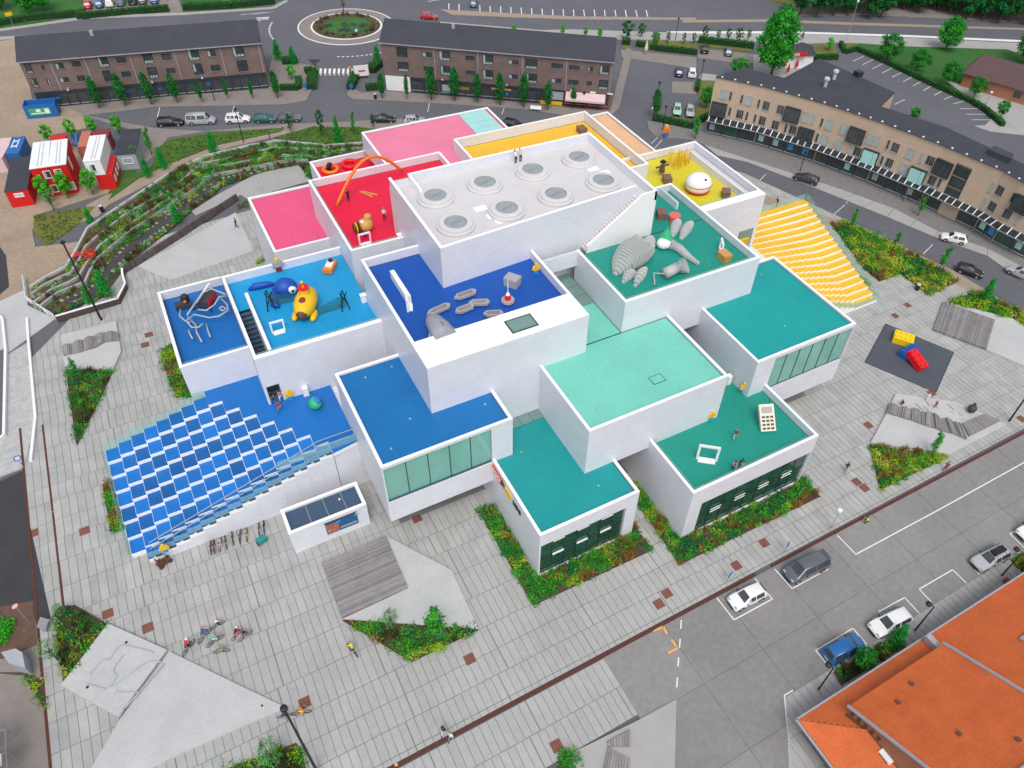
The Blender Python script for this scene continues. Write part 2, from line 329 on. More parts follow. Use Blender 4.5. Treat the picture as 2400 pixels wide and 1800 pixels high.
def pave(host, area, y0, y1, x0, x1, rows, wid, singles, skip=()):
    full = []; cut = []; y = y0; k = 0
    while y < y1:
        d = rows[k % len(rows)]; x = x0; wd = wid*(1.0 if k % 3 else .97)
        j = 0
        while x < x1:
            g = .10 if j % 12 == 11 else .05
            P = [(x,y),(x+wd-g,y),(x+wd-g,y+d-.055),(x,y+d-.055)]; cx, cy = x+wd/2, y+d/2; x += wd; j += 1
            if any(a < cx < b and c < cy < e for a, b, c, e in skip): continue
            if all(inside(area, *p) for p in P): full.append((P, wd-g, d-.055))
            else:
                C = clip(P, area)
                if C: cut.append(C)
        y += d; k += 1
    def seen(f):
        px, py = to_px((f[0][0][0], f[0][0][1], 0)); return -40 < px < 2420 and -20 < py < 1830
    full.sort(key=lambda f: (not seen(f), (Vector((*f[0][0],0))-CPOS).length))
    shared = {}
    for P, a, b in full[:singles]:
        key = (round(a,3), round(b,3))
        if key not in shared: shared[key] = MB().box(0, a, 0, b, -.033, 0).mesh('paver', W['paver'])
        put('paver', shared[key], host, (P[0][0], P[0][1], random.uniform(-.004,.004)))
    mb = MB(); cols = []
    for C in [f[0] for f in full[singles:]]+cut:
        mb.prism(C, -.033, random.uniform(-.004,.004)); g = random.gauss(1,.03); g *= random.choice((1,1,1,1,1.03,.96)); t = random.gauss(0,.01)
        cols += [(.37*g*(1+t), .37*g, .355*g*(1-t))]*(len(C)+2)
    if mb.f:
        me = mb.mesh('paver_field', pv_m); a = me.color_attributes.new('Col', 'FLOAT_COLOR', 'CORNER'); arr = []
        for f, c in zip(mb.f, cols): arr += [(*c,1)]*len(f)
        a.data.foreach_set('color', np.array(arr, dtype=np.float32).ravel())
        o = put('paver_field', me, host); o['kind'] = 'stuff'
pave(plaza, PLAZA, 24.75, 116, -23.6, 109, [2.85,2.3,2.55,3.35,3.25,2.9,2.6], .78, 300, BLOCKS)
pave(south, SOUTH, 18.3, 24.25, -23.6, 22.2, [2.95,3.0], .78, 80)
pave(walk, WALK, 4.0, 13.1, 31.2, 92, [3.0,3.05,3.05], .8, 90, [(34.5,92,3,9)])
# concrete roadway in big slabs
road = sheet('road', [(22.2,-20),(112,-20),(108.4,24.3),(22.2,24.3)], -0.25, -0.075, W['joint'])
mb = {}
X = [22.2+7.15*i for i in range(13)]; Y = [24.28-6.6*j for j in range(7)]
for i in range(12):
    for j in range(6):
        P = [(X[i],Y[j+1]+.04),(X[i+1]-.045,Y[j+1]+.04),(X[i+1]-.045,Y[j]),(X[i],Y[j])]
        if i > 10: continue
        key = 'a'
        if key not in mb: mb[key] = MB().box(0, 7.105, 0, 6.56, -.04, 0).mesh('road_slab', mat('road_slab', (.235,.225,.22), .85, .12, .12, .15, 20, obj_rand=.07, fine=.08))
        put('road_slab', mb[key], road, (P[0][0], P[0][1], -.032))
# dark red steel drains and edges
def strip(name, a, b, wd, z, m, z0=-.06):
    a, b = Vector(a), Vector(b); n = (b-a).normalized(); p = Vector((-n.y, n.x))*wd/2
    return struct(MB().prism([tuple(a-p),tuple(b-p),tuple(b+p),tuple(a+p)], z0, z).build(name, m))
strip('drain_channel', (-2,24.52), (G(*q9(480,412)).x,24.5), .32, .012, W['rust'])
strip('drain_channel', (G(*q9(580,357)).x,24.45), (107.5,24.15), .32, .012, W['rust'])
strip('drain_channel', (-21.36,65.6), (-21.4,53.4), .2, .012, W['rust'])
strip('drain_channel', (-21.36,79.5), (-21.36,65.7), .2, .013, W['rust'])
strip('edging', (-23.65,80), (-23.65,18), .22, .06, W['rust'])
strip('drain_channel', (-2,25.25), (107,24.95), .07, .006, W['joint'], -.05)
# square rust covers
COV = [(q4,965,510),(q4,940,576),(q7,548,122),(q7,215,138),(q7,698,660),(q7,958,750),(q7,1975,1235),(q8,490,42),(q8,2110,527),(q8,2058,595),(q8,832,952),(q8,1395,1515),(q9,347,347),(q9,527,200),
       (q9,2107,457),(q6,1457,318),(q6,1377,387),(q6,1203,1096),(q6,1127,1463),(q6,1178,1503),(q6,1612,888),(q6,2195,1055)]
NEAR = ['left of the slide tower terrace','just below the upper left cover','right of the left drain, below the bed','against the dark asphalt at the left edge','above the track slab','nearest the corner of the track slab','beside the two cyclists near the bottom','under the overhanging blue block','outermost of the pair near the entrance bed','inner one of the pair near the entrance bed','between planter tip and long drain','near the bottom bush','behind the white hatchback','behind the dark van',
  'beside the orange roof eave','nearest the yellow steps','second from the yellow steps','left of the play slab','upper one of the pair before the planter','lower one of the pair before the planter','at the corner of the grey mat','at the right picture edge by the lamp']
me = MB().box(-.5,.5,-.5,.5,-.03,.008).add([(-.56,-.56,.004),(.56,-.56,.004),(.56,.56,.004),(-.56,.56,.004)], [(0,1,2,3)], 1).mesh('drain_cover', [W['rustred'], W['lightpave']])
for (f, x, y), s in zip(COV, NEAR):
    tag(put('drain_cover', me, None, G(*f(x, y))), 'square rust red cover in the paving '+s, 'drain cover', 'rusty covers set in the plaza')

# streets and pavements of the town
def px_sheet(name, f, pts, z0, z1, m): return sheet(name, GP(f, pts), z0, z1, m)
K5a = Q(560,230,5.53); K46 = Q(400,0,4.608); Ka = Q(1640,180,5.53); Kb = Q(1740,440,5.53); Kc = Q(2000,300,5.53); Kd = Q(2000,560,5.53)
E1 = [Ka(230,1020),Ka(620,1105),Ka(1160,1310),Kb(960,10),Kb(1880,380),Kc(1050,1410),Kc(1740,1659),Kd(2211,560)]
E2 = [Ka(60,880),Ka(330,970),Ka(860,1140),Kb(1220,0),Kb(1970,270),Kc(1110,1345),Kc(1740,1560),Kd(2300,420)]
e1 = [G(*p).xy for p in E1]; e2 = [G(*p).xy for p in E2]
lane = sheet('parking_lane', [tuple(p) for p in e1]+[tuple(p) for p in e2[::-1]], -.119, -.03, W['joint'])
n = 0
for i in range(len(e1)-1):                                   # pale concrete bays
    L = (e1[i+1]-e1[i]).length; k = max(1, round(L/5.2))
    for j in range(k):
        a, b = j/k, (j+1)/k-.035/ (L/k)*1.5
        A = e1[i].lerp(e1[i+1], a); B = e1[i].lerp(e1[i+1], b); D = e2[i].lerp(e2[i+1], b); C_ = e2[i].lerp(e2[i+1], a)
        MB().prism([tuple(A.lerp(C_,.03)),tuple(B.lerp(D,.03)),tuple(D),tuple(C_)], -.03, .0).build('bay_slab', W['lightpave'], lane)
FAC = [G(*Ka(170,900)[0:2]).xy]
tanbase = [Vector(p) for p in ((96.4,106.0),(103.2,98.2),(109.1,87.6),(113.2,77.6),(116.4,67.6),(118.7,57.6),(119.3,45),(119,30))]
sheet('sidewalk', [tuple(p) for p in e2]+[(116,28)]+[tuple(p) for p in tanbase[::-1]]+[(90,108)], -.11, .004, W['cobble'])
gv = [G(1794,458),G(*Kb(1300,440)),G(*Kd(400,0)),G(*Kd(1300,410)),G(*Kd(2211,960))]
sheet('street_edge', [(p.x,p.y) for p in gv]+[(p.x-2.6,p.y-.8) for p in gv[::-1]], -.11, .022, W['path'])
# lawns, paths and pavements before the brick houses
px_sheet('sidewalk', q1, [(230,700),(240,650),(700,650),(1740,575),(2010,600),(1985,650),(1830,675),(1000,690),(560,745)], -.11, .006, W['brownpave'])
px_sheet('sidewalk', q2, [(60,560),(130,600),(290,590),(900,640),(1740,720),(1850,300),(1890,330),(1800,700),(1700,790),(1200,705),(500,660),(70,640),(35,610)], -.11, .007, W['brownpave'])
px_sheet('sidewalk', q1, [(1745,440),(1770,360),(1850,390),(2040,430),(2050,480),(2035,560),(2010,600),(1740,600)], -.11, .008, W['brownpave'])
px_sheet('verge', q1, [(540,745),(1000,830),(1320,850),(1830,805),(2211,790),(2211,850),(1840,850),(1330,850),(1090,890),(1000,1010),(880,1100),(760,1060),(930,870)], -.11, .010, W['brownpave'])
q2s = px_sheet('verge', q2, [(0,790),(350,770),(700,800),(700,850),(0,850)], -.11, .011, W['brownpave'])
def grass(name, f, pts, z, m, n, hmin=.05, hmax=.12, base=(.07,.15,.02)):
    P = GP(f, pts) if f else pts; o = sheet(name, P, -.11, z, m); return o
lawn1 = grass('lawn', q1, [(985,1075),(1020,960),(1100,905),(1400,855),(1840,828),(1835,845),(1420,935),(1100,1060),(900,1160),(700,1265),(720,1200)], .03, W['lawn'], 0)
lawn2 = grass('lawn', K5a, [(450,510),(950,370),(1600,380),(1800,400),(1900,470),(1620,570),(1150,585),(830,560)], .034, W['lawn'], 0)
px_sheet('path', q1, [(1840,850),(1990,830),(1900,860),(1500,950),(1180,1080),(700,1330),(640,1400),(520,1440),(560,1330),(880,1160),(1100,1060),(1420,940)], -.11, .018, W['path'])
lawn3 = grass('lawn', q1, [(220,1400),(560,1340),(620,1340),(520,1440),(300,1600),(215,1500)], .026, W['drylawn'], 0)
px_sheet('soil_bed', q1, [(740,1080),(880,1090),(900,1160),(700,1300),(740,1230)], -.11, .024, W['lawndark'])
px_sheet('sand_yard', q1, [(-160,285),(130,250),(210,640),(420,690),(540,745),(560,830),(300,880),(740,1050),(760,1230),(400,1340),(230,1390),(210,1500),(230,1600),(560,1560),(500,1680),(-100,2200),(-160,1600)], -.11, .014, W['sand'])
# left edge: dark asphalt, gravel, ramp, bark bed
K34 = Q(0,640,3.19)
px_sheet('asphalt_lane', q4, [(-80,1500),(150,1390),(175,1659),(330,2350),(-400,2450)], -.11, .018, W['asphaltdark'])
sheet('forecourt', [(-60,30),(-23.7,17),(-23.7,66),(-60,78)], -.16, -.02, W['brownpave'])
px_sheet('ramp', q4, [(-60,320),(170,215),(180,320),(360,405),(50,630),(30,600),(-60,620)], -.11, .03, W['concrete'])
px_sheet('gravel_bed', q4, [(50,640),(185,555),(205,720),(235,1050),(150,1375),(-80,1460),(-40,1230),(35,1180)], -.11, .022, W['gravel'])
px_sheet('mulch_bed', q7, [(-120,640),(215,575),(240,860),(20,950),(-120,960)], -.11, .028, W['mulch'])
px_sheet('asphalt_lane', q4, [(-60,-150),(40,0),(60,200),(-60,300)], -.11, .02, W['asphaltdark'])
# roundabout and the main road
RC = Vector((49.2,183.4)); 
def disc(r, n=48): return [(RC.x+r*math.cos(2*math.pi*i/n), RC.y+r*math.sin(2*math.pi*i/n)) for i in range(n)]
sheet('roundabout_apron', disc(11.0), -.12, -.02, W['brownpave']); sheet('roundabout_kerb', disc(8.2), -.1, .05, W['paint'])
sheet('roundabout_island', disc(7.75), -.1, .10, W['soil']); sheet('roundabout_lawn', [(RC.x+5.6*math.cos(a/12*math.pi), RC.y+5.2*math.sin(a/12*math.pi)) for a in range(24)], -.1, .16, W['lawndark'])
def ringline(name, r, wd, a0, a1, n, m, z, dash=None):
    mb = MB()
    for i in range(n):
        t0 = a0+(a1-a0)*i/n; t1 = a0+(a1-a0)*(i+(dash or 1))/n
        mb.prism([(RC.x+q*math.cos(t), RC.y+q*math.sin(t)) for q, t in ((r,t0),(r,t1),(r+wd,t1),(r+wd,t0))], -.118, z)
    return struct(mb.build(name, m))
ringline('roundabout_kerb', 10.85, .3, 0, 2*math.pi, 48, W['paint'], .0)
ringline('road_marking', 17.2, .35, R(-115), R(-68), 14, W['paint'], -.114, .55); ringline('road_marking', 17.2, .35, R(150), R(185), 12, W['paint'], -.113, .55)
# main road lawns
grass('park_lawn', q1, [(-200,165),(-200,-230),(560,-230),(530,30),(560,75),(300,140),(0,178)], .02, W['lawndark'], 0)
px_sheet('car_park', q1, [(540,-60),(1060,-80),(1090,30),(560,85)], -.11, .026, W['brownpave'])
grass('park_lawn', q1, [(1130,-230),(2300,-230),(1900,-20),(1600,55),(1190,75)], .022, W['lawndark'], 0)
px_sheet('path', q1, [(1065,-80),(1130,-80),(1185,75),(1105,85)], -.11, .03, W['brownpave'])
px_sheet('kerb_strip', q1, [(-160,265),(-160,245),(640,205),(1700,120),(1690,135),(640,222)], -.11, .0, W['lightpave'])
px_sheet('kerb_strip', q1, [(0,185),(560,105),(1190,80),(1760,45),(1850,0),(1870,5),(1780,55),(1200,95),(560,120),(0,200)], -.11, .002, W['lightpave'])
px_sheet('kerb_strip', q2, [(640,60),(1480,105),(2300,115),(2300,128),(1480,125),(720,95)], -.11, .004, W['path'])
px_sheet('kerb_strip', q2, [(640,140),(1300,195),(1480,190),(2300,215),(2300,260),(1500,250),(640,190)], -.11, .006, W['lightpave'])
px_sheet('kerb_strip', q3, [(0,130),(560,125),(1100,145),(2300,185),(2300,195),(1100,160),(560,140),(0,145)], -.11, .008, W['path'])
px_sheet('kerb_strip', q3, [(-100,200),(700,200),(1480,225),(2300,262),(2300,275),(1480,238),(700,212),(-100,214)], -.11, -.1, W['paint'])
px_sheet('sidewalk', q3, [(-100,216),(700,216),(1480,245),(2300,285),(2300,345),(1480,300),(1000,275),(700,285),(400,270),(-100,262)], -.11, .009, W['lightpave'])
px_sheet('forest_floor', q3, [(500,-20),(560,-20),(700,20),(760,100),(1200,95),(2400,150),(2400,-200),(500,-200)], -.11, .012, W['brownpave'])
grass('park_lawn', q3, [(490,-30),(640,25),(720,20),(800,-60)], .03, W['drylawn'], 0)
# small car park in the middle, hedged greens
px_sheet('car_park', q2, [(1810,320),(1900,330),(2300,370),(2300,450),(2210,430),(1820,370)], -.11, -.01, W['brownpave'])
px_sheet('car_park', Q(1440,0,4.608), [(625,880),(780,880),(900,890),(880,1015),(620,1000)], -.118, -.03, W['brownpave'])
px_sheet('car_park', Q(1440,0,4.608), [(910,520),(1500,580),(1500,680),(1200,660),(900,620)], -.118, -.032, W['brownpave'])
Kg = Q(1440,0,4.608)
GRN = [([(90,440),(170,440),(165,520),(85,520)],'x'),([(240,440),(330,440),(470,430),(890,470),(890,580),(370,540),(235,490)],'x'),([(905,450),(1100,450),(1480,500),(1480,560),(920,500)],'x'),([(905,870),(1095,890),(1070,1000),(1030,1150),(930,1150),(905,1000)],'x'),
       ([(415,1270),(430,1230),(620,1270),(870,1290),(850,1390),(420,1300)],'x'),([(880,1160),(1040,1150),(1020,1270),(930,1330),(860,1290)],'x')]
for P, _ in GRN: grass('green_bed', Kg, P, .03+random.uniform(-.004,.004), W['drylawn'], 0)
px_sheet('sidewalk', Kg, [(355,1310),(420,1310),(850,1400),(930,1340),(1010,1290),(990,1390),(1000,1500),(780,1500),(560,1490),(430,1460),(370,1400)], -.11, .012, W['cobble'])
px_sheet('sidewalk', Kg, [(940,790),(1105,810),(1095,870),(905,862)], -.11, .013, W['lightpave'])
px_sheet('sidewalk', Kg, [(1500,590),(1650,600),(1800,640),(2100,700),(1800,860),(1650,820),(1500,760)], -.11, .014, W['lightpave'])
# car park behind the tan block
px_sheet('sidewalk', q3, [(1960,810),(2210,560),(2400,560),(2400,900),(2211,875),(1990,850),(1890,815)], -.11, .0, W['lightpave'])
grass('park_lawn', q3, [(1140,280),(1420,300),(2100,320),(2400,420),(2400,520),(2211,480),(2080,820),(1990,740),(1860,650),(1600,530),(1340,415),(1150,345)], .016, W['lawndark'], 0)
px_sheet('yard', q3, [(1700,520),(2000,600),(2060,600),(2400,700),(2400,900),(2211,880),(2050,750),(1880,650)], -.11, .024, W['lightpave'])
grass('green_bed', q3, [(1020,280),(1140,280),(1120,330),(1050,350)], .03, W['drylawn'], 0); grass('green_bed', q3, [(830,290),(990,290),(1000,380),(880,395),(860,340)], .031, W['drylawn'], 0)
# painted lines
def line(a, b, wd, z, m=None, name='road_marking', z0=None):
    a, b = Vector(a).xy, Vector(b).xy; n = (b-a).normalized(); p = Vector((-n.y, n.x))*wd/2
    return MB().prism([tuple(a-p),tuple(b-p),tuple(b+p),tuple(a+p)], z-.004 if z0 is None else z0, z), name, m or W['paint']
def lines(f, segs, wd, z, m=None, base=0.0):
    mb = MB()
    for x0,y0,x1,y1 in segs:
        q = line(G(*f(x0,y0), base), G(*f(x1,y1), base), wd, z)[0]; mb.add(q.v, q.f)
    return struct(mb.build('road_marking', m or W['paint']))
ZR = -.027
lines(q9, [(222,555,335,700),(335,697,582,563),(582,563,470,430)], .12, ZR); lines(q9, [(598,370,712,497),(712,494,945,368),(945,368,905,325)], .12, ZR+.001)
lines(q9, [(1003,150,1125,275),(1125,272,1660,-15),(1660,-15,2300,-370)], .13, ZR); lines(q9, [(1535,500,1615,585),(1535,498,1752,372),(1750,372,1840,460)], .12, ZR)
lines(q9, [(1440,553,1533,655),(1440,553,1270,645)], .12, ZR); lines(q9, [(862,895,950,1000),(862,897,1105,752),(1105,752,1192,855)], .12, ZR)
lines(q9, [(2085,230,2125,275),(1895,375,1925,405)], .12, ZR); lines(q9, [(2122,140,2240,255),(2122,140,2300,40)], .12, ZR)
lines(q9, [(715,1155,660,1187),(660,1187,705,1659)], .13, ZR)
lines(q8, [(2020,770,2085,742),(2085,742,2110,790)], .22, ZR, W['orangepaint']); lines(q8, [(2140,825,2168,868),(2180,880,2118,915)], .22, ZR+.001, W['orangepaint'])
lines(q8, [(2196,820,2192,878),(2186,940,2182,1000),(2178,1070,2174,1135),(2203,700,2200,756)], .12, ZR)
lines(q8, [(345,1640,365,1635)], .25, ZR+.045, W['orangepaint'])
Zt = -.114
lines(q3, [(1102,398,1175,362),(1165,420,1237,385),(1230,445,1295,412),(1292,474,1362,438),(1358,500,1430,465),(1428,530,1495,494),(1492,557,1560,520),(1560,586,1630,548),(1628,618,1702,580),(1692,645,1780,608),(1752,674,1850,648),(1800,704,1925,704),(1835,740,1970,740),(1870,776,1995,776),(1375,676,1440,645)], .14, Zt, None, -.12)
lines(q2, [(697,22,697,60),(763,25,763,68),(897,32,899,75),(963,38,966,82),(1032,40,1034,88),(1098,45,1101,92),(1165,50,1168,95),(1233,53,1236,98),(1300,57,1304,100),(1368,60,1372,102),(1437,60,1441,104),(1504,62,1508,104),(1570,62,1576,105),(1638,62,1644,106),(1705,64,1710,106),(1773,64,1780,107),(1840,64,1848,108),(1908,64,1918,108),(1975,65,1986,108),(560,10,680,-10)], .22, Zt, None, -.12)
lines(q1, [(1035,697,1010,805),(1523,665,1507,725)], .12, Zt, None, -.12); lines(q2, [(570,670,560,725),(1055,700,1040,740),(375,800,385,770)], .12, Zt, None, -.12)
lines(Kb, [(1330,220,1180,350),(1360,180,1345,205)], .1, Zt, None, -.12); lines(Kd, [(1030,70,905,195)], .1, Zt, None, -.12); lines(Ka, [(855,1260,735,1390)], .1, Zt, None, -.12)
lines(q2, [(2010,930,2050,890),(2030,960,2080,905)], .1, Zt, None, -.12)
lines(q1, [(1640,90,1790,75),(1790,75,1560,95)], .15, Zt, None, -.12); lines(q1, [(1660,118,1745,112),(1690,125,1740,122)], .5, Zt+.001, None, -.12)
# zebra crossing with sharks' teeth
mb = MB()
for i in range(8):
    x = 1610+49*i; a = G(*K46(x,740), -.12); b = G(*K46(x-6,795), -.12); c = G(*K46(x+26,740), -.12); d = G(*K46(x+20,795), -.12)
    mb.prism([(a.x,a.y),(c.x,c.y),(d.x,d.y),(b.x,b.y)], -.118, -.113)
    t = [G(*K46(x+1,803), -.12), G(*K46(x+24,803), -.12), G(*K46(x+11,818), -.12)]; mb.prism([(p.x,p.y) for p in t], -.118, -.113)
struct(mb.build('road_marking', W['paint']))
tag(put('road_patch', MB().prism(GP(K46, [(1480,640),(1600,640),(1620,660),(1560,690),(1590,715),(1560,720)], -.12), -.118, -.114).mesh('road_patch', W['asphaltdark'])), kind='structure')
# ================================================================== the white stacked-block building
HOUSE = thing('block_building', 'white stacked-block building with coloured roof terraces in the middle of the plaza', 'building', (24, 55, 0))
def sub(mb, name, m, parent, kind=None, smooth=False):
    o = mb.build(name, m, parent, smooth)
    if kind: o['kind'] = kind
    return o
def block(x0, x1, y0, y1, zb, zt, zf, roof, par='LRFB', t=.3, tf=None, openings=(), floor=None, rail='', name='block', label=None, railm=None):
    tf = tf or t; P = {k: (k in par) for k in 'LRFB'}; mb = MB()
    top = lambda k: zt-.06 if P[k] else zf
    def wall(a, b, k, ops=()):
        z1 = top(k); a, b = Vector((*a,0)), Vector((*b,0)); d = (b-a); L = d.length; d = d/L; n = Vector((d.y,-d.x,0))
        pt = lambda s, z, o=0: tuple(a+d*s+Vector((0,0,z))-n*o)
        cuts = [0]; 
        for xa, xb, za, zc in ops:
            for s0, s1, u0, u1 in ((cuts[-1],xa,zb,z1),(xa,xb,zb,za),(xa,xb,zc,z1)):
                if s1-s0 > .01 and u1-u0 > .01: mb.quad(pt(s0,u0),pt(s1,u0),pt(s1,u1),pt(s0,u1))
            D = .32
            mb.quad(pt(xa,za),pt(xa,za,D),pt(xa,zc,D),pt(xa,zc)); mb.quad(pt(xb,za,D),pt(xb,za),pt(xb,zc),pt(xb,zc,D))
            mb.quad(pt(xa,zc),pt(xa,zc,D),pt(xb,zc,D),pt(xb,zc)); mb.quad(pt(xa,za,D),pt(xa,za),pt(xb,za),pt(xb,za,D))
            cuts.append(xb)
        if L-cuts[-1] > .01: mb.quad(pt(cuts[-1],zb),pt(L,zb),pt(L,z1),pt(cuts[-1],z1))
    wall((x0,y0),(x1,y0),'F',openings); wall((x1,y0),(x1,y1),'R'); wall((x1,y1),(x0,y1),'B'); wall((x0,y1),(x0,y0),'L')
    mb.quad((x0,y0,zb),(x0,y1,zb),(x1,y1,zb),(x1,y0,zb))
    xi0 = x0+(t if P['L'] else 0); xi1 = x1-(t if P['R'] else 0); yi0 = y0+(tf if P['F'] else 0); yi1 = y1-(t if P['B'] else 0); zc = zt-.06
    if P['L']: mb.quad((xi0,yi0,zf-.1),(xi0,yi0,zc),(xi0,yi1,zc),(xi0,yi1,zf-.1))
    if P['R']: mb.quad((xi1,yi0,zf-.1),(xi1,yi1,zf-.1),(xi1,yi1,zc),(xi1,yi0,zc))
    if P['F']: mb.quad((xi0,yi0,zf-.1),(xi1,yi0,zf-.1),(xi1,yi0,zc),(xi0,yi0,zc))
    if P['B']: mb.quad((xi0,yi1,zf-.1),(xi0,yi1,zc),(xi1,yi1,zc),(xi1,yi1,zf-.1))
    b = sub(mb, name, W['tile'], HOUSE)
    if label: b['label'] = label
    cp = MB(); e = .015
    if P['F']: cp.box(x0-e,x1+e,y0-e,yi0+e,zc,zt)
    if P['B']: cp.box(x0-e,x1+e,yi1-e,y1+e,zc,zt)
    ya = yi0+e if P['F'] else y0; yb = yi1-e if P['B'] else y1
    if P['L']: cp.box(x0-e,xi0+e,ya,yb,zc,zt)
    if P['R']: cp.box(xi1-e,x1+e,ya,yb,zc,zt)
    if cp.v: sub(cp, 'coping', W['white'], b)
    if roof:
        F = floor or [(xi0,yi0),(xi1,yi0),(xi1,yi1),(xi0,yi1)]
        sub(MB().prism(F, zf-.1, zf), 'roof_surface', W[roof], b)
        mbj = MB(); gk = .07                                    # dark gutter line where floor meets wall
        if not floor: mbj.box(xi0,xi1,yi0,yi0+gk,zf,zf+.012).box(xi0,xi1,yi1-gk,yi1,zf,zf+.012).box(xi0,xi0+gk,yi0+gk,yi1-gk,zf,zf+.012).box(xi1-gk,xi1,yi0+gk,yi1-gk,zf,zf+.012); sub(mbj, 'gutter', W['frame'], b)
    for k in rail:
        o = .42; z1 = zt+.12; m = railm or W['rail']
        if k == 'F': q = (xi0+.1,xi1-.1,yi0+o-.3,yi0+o-.26)
        if k == 'B': q = (xi0+.1,xi1-.1,yi1-.14,yi1-.10)
        if k == 'L': q = (xi0+.12,xi0+.16,yi0+.2,yi1-.1)
        if k == 'R': q = (xi1-.16,xi1-.12,yi0+.2,yi1-.1)
        sub(MB().box(*q, zf, z1), 'balustrade', m, b)
    return b
def glazing(b, x0, x1, y, z0, z1, cols, m, rows=(), tr=.07, bars=()):
    W_ = (x1-x0)/cols; zz = [z0]+list(rows)+[z1]
    for i in range(cols):
        for k in range(len(zz)-1): sub(MB().box(x0+i*W_+tr/2, x0+(i+1)*W_-tr/2, y, y+.03, zz[k]+tr/2, zz[k+1]-tr/2), 'pane', m, b)
    mb = MB()
    for i in range(1, cols): mb.box(x0+i*W_-tr/2, x0+i*W_+tr/2, y-.05, y+.05, z0+tr, z1-tr)
    for i in range(len(zz)): 
        zc = min(max(zz[i], z0+tr/2), z1-tr/2); mb.box(x0, x1, y-.06, y+.06, zc-tr/2, zc+tr/2)
    sub(mb, 'window_frame', W['frame'], b)
# ground blocks -----------------------------------------------------------------
bD = block(20.74,32.25,34.77,49.7,0,7.57,7.27,'teal',par='LRF',openings=[(.18,10.12,.15,5.62)])
glazing(bD, 20.92,30.86,35.02,.15,5.62,7,W['glassdark'],(2.95,),.08)
for i in range(3):
    mb = MB(); mb.box(22.4+i*2.84,23.7+i*2.84,34.86,34.93,2.78,2.86).box(22.4+i*2.84,23.7+i*2.84,34.86,34.93,3.0,3.08).box(22.4+i*2.84,23.7+i*2.84,34.86,34.93,5.2,5.27); sub(mb, 'window_handle', W['white'], bD)
for i in range(4): sub(MB().box(23.15+1.36*i,24.45+1.36*i,48.3,49.66,7.28,7.36), 'skylight', W['glassgrey'], bD)
bE = block(36.5,53.47,31.59,48.2,0,8.4,7.4,'green',par='LRF',openings=[(1.7,16.8,.15,5.6)],rail='FL')
glazing(bE, 38.2,53.3,31.85,.15,5.6,9,W['glassdark'],(3.0,),.08)
for i in range(4):
    mb = MB(); mb.box(39.95+i*3.36,41.4+i*3.36,31.68,31.75,2.7,2.78).box(39.95+i*3.36,41.4+i*3.36,31.68,31.75,3.15,3.22); sub(mb, 'window_handle', W['white'], bE)
sub(MB().prism([(48.9,32.6),(52.9,32.6),(52.9,36.6)], 7.4, 7.412), 'roof_patch', W['green'], bE)
bJ = block(-4.75,2.4,69.0,83.2,0,11.3,10.2,'jblue',par='LFB',rail='F',railm=W['railblue'])
bR2 = block(9.4,22,84.9,98.9,0,11.6,11.3,'pink')
bR3 = block(19.8,31,91.02,105.5,0,11.3,10.3,'red',par='LB',label='low dark red terrace block with paddling boats behind the red terrace')
bR1 = block(16.45,34.8,73.8,91.0,0,16.8,15.75,'red',rail='LF')
# front parapet ends short of the tower block: lightwell in grey
sub(MB().box(22.9,23.4,70,73.75,7.2,15), 'lightwell_wall', W['glassdark'], bR1)
bR4b = block(31.2,48,77.5,104,0,11.8,11.75,None,par='')
bR4 = block(27.9,48.5,77.0,104.6,11.8,14.7,14.45,'rose',par='LRB')
for i in range(4): sub(MB().box(43.4,47.8,97.45+i*1.72,99.1+i*1.72,14.46,14.56), 'skylight', W['glasssky'], bR4)
sub(MB().box(30.3,30.36,95,104.2,10.3,11.78), 'balustrade', W['rail'], bR4)
for y in (104.2,99.8): sub(MB().box(28.2,28.4,y-.1,y+.1,10.2,11.8), 'post', W['frame'], bR4)
bY1 = block(38.2,60.25,76.6,94.2,0,16.4,14.9,'yellow',par='LRFB')
# rooflight box of the yellow terrace: four rims, glass and a shaded slot
rl = MB().box(39.9,50.6,85.6,85.85,14.9,16.0).box(39.9,50.6,82.9,83.15,14.9,16.0).box(39.9,40.15,83.15,85.6,14.9,16.0).box(50.35,50.6,83.15,85.6,14.9,16.0); sub(rl, 'rooflight', W['white'], bY1)
sub(MB().box(40.15,50.35,83.15,85.6,15.55,15.6), 'rooflight_glass', W['glasssky'], bY1)
sub(MB().box(39,51.2,86.9,86.94,14.9,15.9), 'balustrade', W['rail'], bY1)
bP = block(60.25,69.4,80.0,101.5,0,11.3,11.0,'peach')
bH = block(58.35,71.9,64.7,81.1,4,15.2,14.1,'lemon',tf=1.3,par='LRFB',rail='F')
bH2 = block(50.2,58.34,68.9,76.59,8,14.3,14.1,'lemon',par='')
sub(MB().box(69.3,69.55,66.05,79.0,14.1,15.15), 'parapet_wall', W['tile'], bH); sub(MB().box(69.55,71.58,66.05,80.75,14.1,14.11), 'roof_surface', W['offwhite'], bH)
